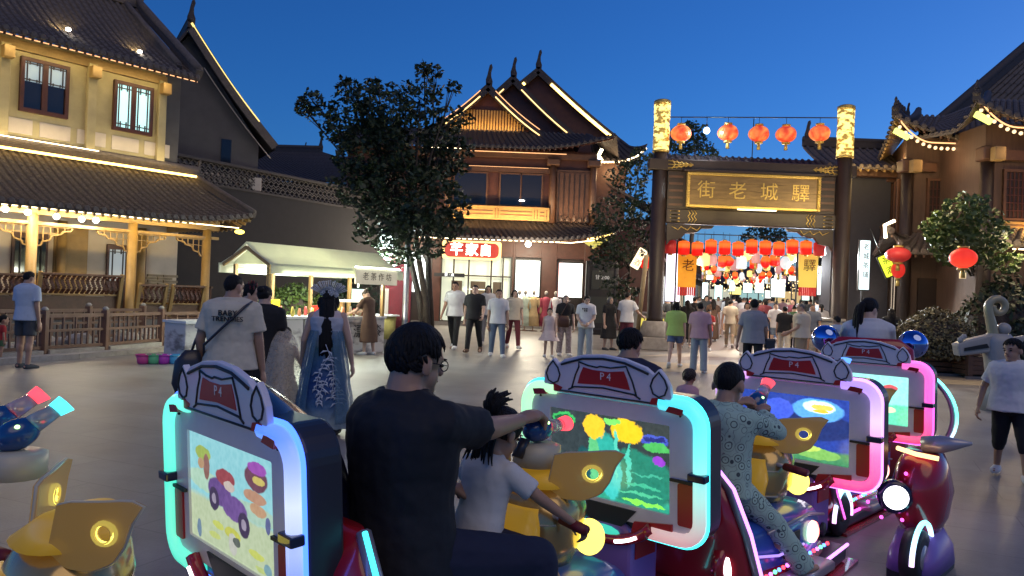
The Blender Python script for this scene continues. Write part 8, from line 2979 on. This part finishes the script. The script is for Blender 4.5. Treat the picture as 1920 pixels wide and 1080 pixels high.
# girl under the veil
p = G(527, 802)
PV = person('small girl in a cream dress under a long sheer veil', (p.x, p.y, 0), 1.13, R(-6), hs=0.185, arms=(('a', 2, 8, 10), ('a', 5, 28, 10)), legs=stand, top=('tank', 'cream'), bottom=('dress', 'cream', 0.05, 0.26, 0.8), shoes='white', hair=('bun', 'black'), skin=2, vox=0.010)
m_veil = mat('sheer_veil', (0.62, 0.56, 0.46), 0.6, alpha=0.38, var=0.3, vs=30)
vb = MB()
vs, fs = [], []
nu, nv = 22, 16
hp = PV['Hp']
top_ = hp(0, -0.05, 0.52)
for i in range(nu + 1):
    a = R(100) + R(160) * i / nu
    for j in range(nv + 1):
        t = j / nv
        r = 0.08 + 0.14 * t ** 0.6 + 0.1 * t
        if t < 0.15:
            r = 0.115 * math.sin(t / 0.15 * PI_ / 2) + 0.01
        z = top_.z - (top_.z - 0.25) * t
        rip = 1 + 0.07 * math.sin(a * 14 + 2 * t) * t
        vs.append((r * 1.1 * math.sin(a) * rip, r * math.cos(a) * rip - 0.02, z))
for i in range(nu):
    for j in range(nv):
        a = i * (nv + 1) + j
        fs.append((a, a + 1, a + nv + 2, a + nv + 1))
vb.add(vs, fs, True)
o = vb.build('veil', m_veil, PV['root'])
so = o.modifiers.new('thick', 'SOLIDIFY')
so.thickness = 0.003

# woman in the blue gown
m_gown = mat('blue_gown', (0.05, 0.12, 0.3), 0.6)
n, l = m_gown.node_tree.nodes, m_gown.node_tree.links
tc = n.new('ShaderNodeTexCoord')
sx = n.new('ShaderNodeSeparateXYZ')
nz = n.new('ShaderNodeTexNoise')
nz.inputs['Scale'].default_value = 5
ad = n.new('ShaderNodeMath')
ad.operation = 'MULTIPLY_ADD'
ad.inputs[1].default_value = 0.18
l.new(tc.outputs['Object'], sx.inputs[0])
l.new(tc.outputs['Object'], nz.inputs['Vector'])
l.new(nz.outputs[0], ad.inputs[0])
l.new(sx.outputs[2], ad.inputs[2])
cr = n.new('ShaderNodeValToRGB')
mr = n.new('ShaderNodeMapRange')
mr.inputs[1].default_value = 0.1
mr.inputs[2].default_value = 1.35
l.new(ad.outputs[0], mr.inputs[0])
l.new(mr.outputs[0], cr.inputs[0])
e = cr.color_ramp.elements
e[0].position = 0.0
e[0].color = (0.36, 0.40, 0.36, 1)
e[1].position = 1.0
e[1].color = (0.52, 0.52, 0.55, 1)
for ps, c_ in ((0.12, (0.26, 0.34, 0.36, 1)), (0.24, (0.06, 0.15, 0.30, 1)), (0.42, (0.02, 0.07, 0.28, 1)), (0.62, (0.03, 0.10, 0.22, 1)), (0.76, (0.05, 0.13, 0.16, 1)), (0.86, (0.35, 0.42, 0.52, 1))):
    k = e.new(ps)
    k.color = c_
l.new(cr.outputs[0], n['Principled BSDF'].inputs['Base Color'])
p = G(606, 812)
PG = person('woman in a long blue and white gown with a silver flower headdress', (p.x, p.y, 0), 1.56, R(4), head=(4, 0), arms=(('a', 4, 17, 24), ('a', 0, 16, 10)), legs=(('a', 10, 3, 4), ('a', -8, 4, 8)), top=('tank', 'palepink', 0.006),
            bottom=('gown', m_gown, 0.07, 0.285, 0.79), shoes='black', hair=('long', 'black', 1.2, 3.0), skin=2, vox=0.0095, wr=0.012)
hp, hh = PG['Hp'], PG['hh']
mb = MB()
for s in (-1, 1):
    mb.ball(hp(s * 0.42, -0.12, -0.12), (0.17 * hh, 0.2 * hh, 0.33 * hh), 14, 10)
mb.build('hair_rolls', m_hair, PG['root'])
m_sil = mat('silver_petals', (0.62, 0.64, 0.66), 0.35, metal=0.3)
flowers(PG, 22, [m_sil, mat('pale_petals', (0.5, 0.55, 0.62), 0.5)], 'all', 'flower_headdress')
mb = MB()
for k in range(22):
    a = R(-75 + 150 * k / 21)
    b = V((math.sin(a) * 0.45, -0.12, 0.32 + 0.2 * math.cos(a)))
    t = V((math.sin(a) * (0.85 + 0.1 * rn.random()), -0.16, 0.42 + 0.55 * math.cos(a) + 0.08 * rn.random()))
    mb.tube([hp(*b), hp(*t)], [0.012 * hh, 0.03 * hh], 5)
    mb.ball(hp(*t), 0.05 * hh, 6, 4)
stuff(mb.build('hair_pins', m_sil, PG['root']))
# embroidered pale spray on the back of the gown
m_emb = mat('pale_embroidery', (0.55, 0.62, 0.72), 0.7)
mb = MB()
Bg = PG['B']


def gown_r(z):
    t = (z - 0.07) / (0.5 * Bg - 0.07)
    return 0.285 + (0.13 * Bg - 0.285) * min(1, max(0, t))


def gown_pt(x, z):
    r = gown_r(z) * 0.985
    ry = r * 0.86
    q = max(0.0, 1 - (x / r) ** 2)
    return V((x, -ry * math.sqrt(q) - 0.012, z))


for (x0, z0, x1, z1, bend) in ((0.02, 0.98, 0.10, 0.42, 0.05), (0.06, 0.86, -0.06, 0.5, -0.03), (0.09, 0.7, 0.17, 0.36, 0.02), (0.05, 0.62, -0.02, 0.36, -0.02)):
    pts = []
    for k in range(9):
        t = k / 8
        pts.append((x0 + (x1 - x0) * t + bend * math.sin(t * PI_), z0 + (z1 - z0) * t))
    mb.tube([gown_pt(*q) for q in pts], 0.004, 5)
    for (qx, qz) in pts[1:]:
        for s_ in (-1, 1):
            L = rn.uniform(0.04, 0.1)
            a = R(rn.uniform(15, 75))
            p2 = (qx + s_ * L * math.cos(a), qz - L * math.sin(a) * 0.9)
            pm = ((qx + p2[0]) / 2 + s_ * 0.008, (qz + p2[1]) / 2 + 0.012)
            mb.tube([gown_pt(qx, qz), gown_pt(*pm), gown_pt(*p2)], [0.003, 0.011, 0.002], 5)
stuff(mb.build('embroidery', m_emb, PG['root']))
# sheer outer robe over the gown
m_sheer = mat('sheer_robe', (0.12, 0.24, 0.34), 0.5, alpha=0.4, var=0.3, vs=5)
for s in (-1, 1):
    mb = MB()
    vs, fs = [], []
    for i in range(10):
        for j in range(15):
            t = j / 14
            a = R(70 + 80 * i / 9) * s
            z = 1.12 - 0.98 * t
            r = 0.16 + 0.16 * t ** 0.8 + 0.02 * math.sin(i * 1.9 + t * 5)
            vs.append((r * math.sin(a), r * math.cos(a) * 0.85 - 0.02, z))
    for i in range(9):
        for j in range(14):
            a = i * 15 + j
            fs.append((a, a + 1, a + 16, a + 15))
    mb.add(vs, fs, True)
    o = mb.build('sheer_robe', m_sheer, PG['root'])
    so = o.modifiers.new('thick', 'SOLIDIFY')
    so.thickness = 0.003

# plaza people
walker('woman in a brown dress tending the stall counter', 690, 665, 541, R(60), head=(0, 25), lean=8, legs=stand, arms=(('a', 45, 5, 30), ('a', 50, 5, 30)), top=('tee', 'brown'), bottom=('dress', 'brown', 0.3, 0.24, 0.7), shoes='white', hair=('bun', 'brown'), skin=2, vox=0.014, face=True)
walker('man in a white shirt and dark shorts facing the teahouse fence', 45, 690, 508, R(-10), legs=stand, top=('tee', 'paleblue', 0.02), bottom=('shorts', 'charcoal', 0.8), shoes='charcoal', hair=('short', 'black'), skin=1, vox=0.012, head=(-12, 4))
walker('small child in a red top at the photo edge by the fence', 2, 676, 590, R(-40), hs=0.19, legs=stand, top=('tee', 'red'), bottom=('shorts', 'green'), shoes='white', hair=('short', 'black'), skin=1, vox=0.014)
walker('tall man in a white shirt and black trousers walking beside the black-shirted man', 850, 655, 528, PI_ - R(15), legs=step, arms=(('a', -14, 8, 10), ('a', 16, 8, 20)), top=('tee', 'white', 0.02), bottom=('trousers', 'black'), shoes='white', hair=('short', 'black'), skin=1, face=True, fat=1.1)
walker('man in a black shirt and black trousers walking in the middle of the plaza', 887, 661, 534, PI_ - R(8), legs=step2, arms=(('a', 14, 10, 40), ('a', -14, 10, 14)), top=('tee', 'black', 0.02), bottom=('trousers', 'black'), shoes='brown', hair=('short', 'black'), skin=2, face=True, fat=1.1)
walker('man in a white shirt and blue jeans walking towards the rides', 931, 669, 542, PI_ + R(4), legs=(('a', 10, 4, 6), ('a', -6, 4, 14)), arms=(('a', 4, 9, 10), ('a', -4, 9, 10)), top=('tee', 'white', 0.022), bottom=('trousers', 'jeans'), shoes='white', hair=('short', 'black'), skin=1, face=True)
walker('woman in a beige shirt walking behind the man in jeans', 961, 654, 543, PI_ + R(10), legs=step, top=('tee', 'cream', 0.02), bottom=('trousers', 'maroon'), shoes='white', hair=('bob', 'black'), skin=2, face=True)
walker('pale woman standing half hidden behind the black-shirted man', 912, 645, 535, PI_, legs=stand, top=('tee', 'white', 0.02), bottom=('trousers', 'grey'), shoes='white', hair=('long', 'black', 1.0, 1.2), skin=2, face=True)
walker('girl in a pale pink dress beside the woman with the brown bag', 1028, 669, 577, PI_, hs=0.2, legs=stand, top=('tank', 'palepink'), bottom=('dress', 'palepink', 0.42, 0.28, 0.8), shoes='white', hair=('bun', 'black'), skin=2, face=True)
PW = walker('woman in a black top and floral trousers carrying a brown bag', 1057, 666, 553, PI_ + R(8), legs=stand, top=('tee', 'black', 0.018), bottom=('wide', mat('floral_cloth', (0.35, 0.28, 0.27), 0.85, var=0.5, vs=22)), shoes='white', hair=('bun', 'grey'), skin=2, face=True)
b_ = empty('brown_bag', PW['root'].location + V((-0.05, -0.2, 0.92)), 0, 'brown shoulder bag held by the woman in floral trousers', 'bag')
MB().loft([((0, 0, -0.16), 0.15, 0.05, (1, 0, 0), (0, 1, 0)), ((0, 0, 0.02), 0.16, 0.06, (1, 0, 0), (0, 1, 0)), ((0, 0, 0.14), 0.12, 0.04, (1, 0, 0), (0, 1, 0))], 16, 3).build('bag_body', mat('brown_leather', (0.07, 0.03, 0.022), 0.5), b_)
MB().tube([(-0.1, 0, 0.1), (0.1, 0.02, 0.5), (0.16, 0.1, 0.55)], 0.012, 6).build('bag_strap', MATS['brown_leather'], b_)
PT = walker('woman in a white printed shirt and pale jeans looking down', 1096, 673, 553, PI_ - R(12), head=(20, 18), legs=stand, arms=(('a', 12, 8, 45, 30), ('a', 10, 8, 50, 30)), top=('tee', 'white', 0.028), bottom=('wide', 'pale_jeans'), shoes='white', hair=('ponytail', 'black', 1.0, 0.8), skin=2, face=True)
for k in range(5):
    MB().box(PT['S'](-0.02 + 0.03 * (k % 3), 0.118, 0.76 - 0.03 * (k // 3)), (0.03, 0.02, 0.04)).build('shirt_print', m_line, PT['root'])
walker('grey-haired woman in a long black dress by the notice cabinet', 1140, 656, 556, PI_ + R(40), legs=stand, top=('tee', 'black', 0.02), bottom=('dress', 'black', 0.35, 0.28, 0.7), shoes='charcoal', hair=('bob', 'grey'), skin=2, face=True)
walker('man in a pale shirt and brown shorts with a back strap by the gate pole', 1173, 658, 548, R(-30), head=(-20, 0), legs=stand, arms=(('a', 5, 14, 20), ('a', 5, 30, 60)), top=('tee', 'white', 0.02), bottom=('shorts', 'maroon', 0.85), shoes='white', hair=('crop', 'black'), skin=1)
walker('woman in a lime green shirt and denim shorts walking to the gate', 1264, 690, 565, R(-16), legs=step2, arms=(('a', 4, 8, 6), ('a', -4, 8, 10)), top=('tee', 'lime', 0.03), bottom=('shorts', 'denim', 0.6), shoes='white', hair=('bob', 'black'), skin=2, vox=0.012, hs=0.22)
walker('man in a pink shirt and jeans walking beside the woman in lime green', 1309, 699, 566, R(-16), legs=stand, arms=(('a', 4, 8, 10), ('a', -6, 12, 10)), top=('tee', 'pink', 0.028), bottom=('wide', 'pale_jeans'), shoes='white', hair=('crop', 'black'), skin=1, vox=0.012, hs=0.22)
PC = walker('man in a grey shirt and black trousers with a camera bag at his hip', 1409, 722, 560, R(-14), legs=step, arms=(('a', 0, 16, 10), ('a', 4, 10, 14)), top=('tee', 'grey', 0.03), bottom=('trousers', 'black'), shoes='charcoal', hair=('short', 'black'), skin=1, vox=0.012, hs=0.235)
b_ = empty('camera_bag', PC['root'].location + V((0.3, -0.06, 0.82)), 0, 'black camera bag on the hip of the man in grey', 'bag')
MB().box((0, 0, 0), (0.2, 0.14, 0.2)).build('bag_body', m_cabinet, b_, bevel=0.03)
MB().tube([(0, 0.0, 0.1), (-0.02, -0.03, 0.4), (-0.14, -0.02, 0.62)], 0.012, 6).build('bag_strap', m_cabinet, b_)
walker('stout old man in a beige shirt standing side-on near the gate plinth', 1500, 696, 568, R(62), legs=stand, arms=(('a', 10, 6, 50), ('a', 10, 6, 50)), top=('tee', 'cream', 0.03), bottom=('shorts', 'khaki', 0.9), shoes='brown', hair=('crop', 'grey', 0.5), skin=0, vox=0.013, fat=1.35, face=True)
walker('person in a black shirt and white trousers walking into the street', 1469, 672, 574, R(-18), legs=step, top=('tee', 'black', 0.03), bottom=('wide', 'cream'), shoes='charcoal', hair=('short', 'black'), skin=1)
walker('toddler in a pink top and blue shorts behind the cyan neon ride', 1283, 850, 690, R(-30), hs=0.18, lean=10, legs=stand, top=('tee', 'pink', 0.02), bottom=('shorts', 'blue'), shoes='white', hair=('short', 'brown', 0.8), skin=1, vox=0.011)
walker('dark-haired person in pale blue beyond the left mirror ball', 1566, 722, 592, R(20), legs=stand, top=('tee', 'paleblue', 0.02), bottom=('trousers', 'jeans'), hair=('short', 'black'), skin=1, vox=0.013)
walker('woman with long black hair in dark clothes near the round shrub', 1668, 690, 578, R(-10), legs=stand, top=('long', 'black', 0.02), bottom=('wide', 'black'), hair=('long', 'black', 1.0, 1.6), skin=2)
# boy at the edge of the frame
loc, H = at_px(1893, 898, 634)
person('boy in a white polo shirt and black knee-length trousers striding at the plaza edge', loc, H, R(148), hs=0.215, head=(-35, 5), lean=-4, legs=(('a', 16, 6, 4), ('a', -10, 4, 14)), arms=(('a', -26, 18, 30), ('a', -20, 22, 40)), top=('polo', 'white', 0.03),
       bottom=('capri', 'black'), shoes='white', hair=('short', 'black'), skin=1, vox=0.0095, fat=1.22, face=True, wr=0.012)

# the crowd inside the street -------------------------------------------
CROWD = [  # px, feet y, head y, yaw deg, top, bottom, hair, label
    (1300, 648, 556, -10, ('tee', 'black'), ('trousers', 'grey'), ('short', 'black'), 'man in black just beyond the pink-shirted man'),
    (1335, 640, 560, -16, ('tee', 'brown'), ('skirt', 'brown', 0.1, 0.26, 0.6), ('long', 'black', 1, 1.5), 'woman in a brown robe in the street near the orange banner'),
    (1322, 634, 553, 170, ('tee', 'charcoal'), ('trousers', 'black'), ('long', 'black', 1, 1.4), 'long-haired woman in grey beyond the orange banner'),
    (1347, 632, 576, -16, ('tee', 'white'), ('skirt', 'palepink', 0.1, 0.2, 0.6), ('bun', 'black'), 'small child in white and pink alone in the street'),
    (1362, 626, 556, -16, ('long', 'paleblue'), ('skirt', 'paleblue', 0.05, 0.3, 0.6), ('long', 'black', 1, 1.8), 'woman in a pale blue robe in the street'),
    (1345, 618, 556, 165, ('long', 'white'), ('skirt', 'white', 0.05, 0.3, 0.6), ('bun', 'black'), 'woman in a white robe in the street'),
    (1384, 632, 556, -10, ('long', 'palepink'), ('skirt', 'tan', 0.05, 0.3, 0.6), ('long', 'black', 1, 2.0), 'woman in a peach robe in the street'),
    (1392, 640, 557, -20, ('tee', 'white'), ('shorts', 'maroon'), ('short', 'brown'), 'person in a white top and red shorts in the street'),
    (1431, 652, 560, -18, ('tee', 'maroon'), ('shorts', 'denim'), ('bob', 'black'), 'woman in maroon beside the man in grey'),
    (1446, 640, 558, -14, ('tee', 'slate'), ('trousers', 'denim'), ('short', 'black'), 'man in slate grey behind the black-shirted walker'),
    (1484, 648, 560, 150, ('tee', 'maroon'), ('trousers', 'black'), ('short', 'black'), 'man in maroon behind the stout old man'),
    (1530, 650, 562, -16, ('long', 'paleblue'), ('trousers', 'blue'), ('short', 'black'), 'man in a pale blue shirt by the yellow banner'),
    (1517, 640, 560, -16, ('tee', 'charcoal'), ('trousers', 'khaki'), ('short', 'black'), 'man in charcoal by the yellow banner'),
    (1310, 616, 556, 160, ('tee', 'white'), ('trousers', 'white'), ('short', 'black'), 'far person in white left of the street middle'),
    (1374, 612, 557, -16, ('tee', 'grey'), ('trousers', 'black'), ('short', 'black'), 'far person in grey in the street middle'),
    (1405, 614, 557, -16, ('tee', 'red'), ('trousers', 'black'), ('short', 'black'), 'far person in red in the street middle'),
    (1418, 610, 558, 160, ('tee', 'white'), ('trousers', 'jeans'), ('short', 'black'), 'far person in white and jeans in the street middle'),
    (1455, 612, 559, -16, ('tee', 'lime'), ('trousers', 'charcoal'), ('short', 'black'), 'far person in green right of the street middle'),
    (1475, 616, 560, 165, ('tee', 'cream'), ('trousers', 'khaki'), ('bob', 'black'), 'far person in cream right of the street middle'),
    (1356, 606, 557, -16, ('tee', 'navy'), ('trousers', 'grey'), ('short', 'black'), 'far person in navy, smallest near the street middle'),
    (1500, 620, 561, -16, ('tee', 'white'), ('shorts', 'denim'), ('ponytail', 'black', 1, 1.0), 'far woman in white beyond the yellow banner'),
    (1331, 610, 556, -16, ('tee', 'pink'), ('trousers', 'white'), ('short', 'black'), 'far person in pink left of the street middle'),
    (1248, 640, 558, 20, ('tee', 'charcoal'), ('trousers', 'jeans'), ('short', 'black'), 'man in charcoal half behind the gate post nearer the hall'),
    (1286, 652, 562, -14, ('tee', 'black'), ('skirt', 'black', 0.3, 0.24, 0.6), ('long', 'black', 1, 1.3), 'woman in black between the lime green and pink shirts'),
    (1398, 668, 566, 168, ('tee', 'palepink'), ('wide', 'white'), ('bob', 'black'), 'woman in pale pink coming out beside the man in grey'),
    (1422, 640, 562, -24, ('tee', 'khaki'), ('shorts', 'charcoal'), ('short', 'black'), 'man in khaki just beyond the woman in maroon'),
    (1452, 660, 568, 160, ('tee', 'white'), ('shorts', 'jeans'), ('short', 'black'), 'man in white beside the black-shirted walker'),
    (1487, 668, 572, -20, ('long', 'green'), ('trousers', 'black'), ('bun', 'black'), 'woman in dark green beside the stout old man'),
    (1521, 672, 570, 150, ('tee', 'slate'), ('shorts', 'khaki'), ('crop', 'black'), 'man in slate grey by the far gate plinth'),
    (1538, 660, 570, -8, ('tee', 'white'), ('skirt', 'blue', 0.3, 0.24, 0.6), ('ponytail', 'black', 1, 1.0), 'woman in white and blue by the far gate post'),
    (1367, 652, 562, -18, ('tee', 'cream'), ('trousers', 'khaki'), ('short', 'black'), 'man in cream walking alone up the street'),
    (1326, 660, 580, 172, ('tee', 'red'), ('shorts', 'denim'), ('short', 'black'), 'boy in red coming towards the plaza'),
    (1466, 620, 560, -16, ('tee', 'pink'), ('trousers', 'black'), ('short', 'black'), 'far person in pink right of the street middle'),
    (1440, 624, 560, 164, ('tee', 'navy'), ('trousers', 'khaki'), ('short', 'black'), 'far person in navy facing out of the street'),
    (1398, 624, 558, -16, ('long', 'white'), ('skirt', 'palepink', 0.05, 0.3, 0.6), ('long', 'black', 1, 1.7), 'woman in a white and pink robe deep in the street'),
    (1385, 618, 558, 160, ('tee', 'paleblue'), ('trousers', 'jeans'), ('short', 'black'), 'far person in pale blue in the street middle'),
]
for i, (px, fy, hy, yw, tp, bt, hr, lab) in enumerate(CROWD):
    loc, H = at_px(px, fy, hy)
    hsz = None
    if H > 1.95:
        H = 1.8
    person(lab, loc, H, R(yw), legs=(step, step2, stand)[i % 3], top=tp, bottom=bt, hair=hr, skin=i % 3, vox=0.022, group='people walking in the street', wr=0, lean=(0, 3, -2, 5)[i % 4], head=((-25, 5), (15, 0), (0, 15), (30, -3), (-10, 8))[i % 5],
           arms=((('a', 12, 10, 20), ('a', -10, 8, 12)), (('a', 5, 8, 70, 20), ('a', 8, 10, 15)), (('a', -12, 12, 10), ('a', 14, 10, 30)), (('a', 25, 8, 80, 15), ('a', 22, 8, 75, 15)))[i % 4])
# indistinct crowd at the far end
mb = MB()
rn = random.Random(77)
for k in range(70):
    t = rn.uniform(28, 58)
    q = GL + SDIR * t + SNOR * rn.uniform(0.6, 6.4)
    h = rn.uniform(1.5, 1.75)
    a = rn.uniform(0, PI_)
    x, y_ = V((math.cos(a), math.sin(a), 0)), V((-math.sin(a), math.cos(a), 0))
    mb.mi = k % 6
    mb.loft([(q + V((0, 0, h * 0.45)), 0.16, 0.11, x, y_), (q + V((0, 0, h * 0.6)), 0.15, 0.11, x, y_), (q + V((0, 0, h * 0.78)), 0.2, 0.12, x, y_), (q + V((0, 0, h * 0.84)), 0.08, 0.07, x, y_)], 10)
    mb.mi = 6
    mb.ball(q + V((0, 0, h * 0.93)), (0.085, 0.095, 0.12), 8, 6)
    mb.mi = 7
    for s in (-1, 1):
        mb.cap(q + x * s * 0.08 + V((0, 0, h * 0.46)), q + x * s * 0.08 + V((0, 0, 0.05)), 0.075, 0.045, 6)
    mb.mi = k % 6
    for s in (-1, 1):
        mb.cap(q + x * s * 0.2 + V((0, 0, h * 0.78)), q + x * s * 0.24 + V((0, 0, h * 0.48)), 0.05, 0.035, 6)
cw = [cloth(c, v) for c, v in (('crowd_a', (0.6, 0.58, 0.58)), ('crowd_b', (0.02, 0.02, 0.03)), ('crowd_c', (0.3, 0.2, 0.2)), ('crowd_d', (0.4, 0.45, 0.55)), ('crowd_e', (0.45, 0.1, 0.1)), ('crowd_f', (0.5, 0.42, 0.3)))] + [m_hair, cloth('crowd_legs', (0.05, 0.05, 0.07))]
tag(mb.build('crowd', cw), 'distant crowd filling the far end of the street', 'crowd', kind='stuff')

# lettering becomes plain mesh
bpy.context.view_layer.update()
dg = bpy.context.evaluated_depsgraph_get()
for o in [o for o in bpy.data.objects if o.type == 'FONT']:
    me = bpy.data.meshes.new_from_object(o.evaluated_get(dg), depsgraph=dg)
    k = bpy.data.objects.new('temp', me)
    COL.objects.link(k)
    k.parent = o.parent
    k.matrix_basis = o.matrix_basis
    bpy.data.objects.remove(o)
    k.name = 'lettering'
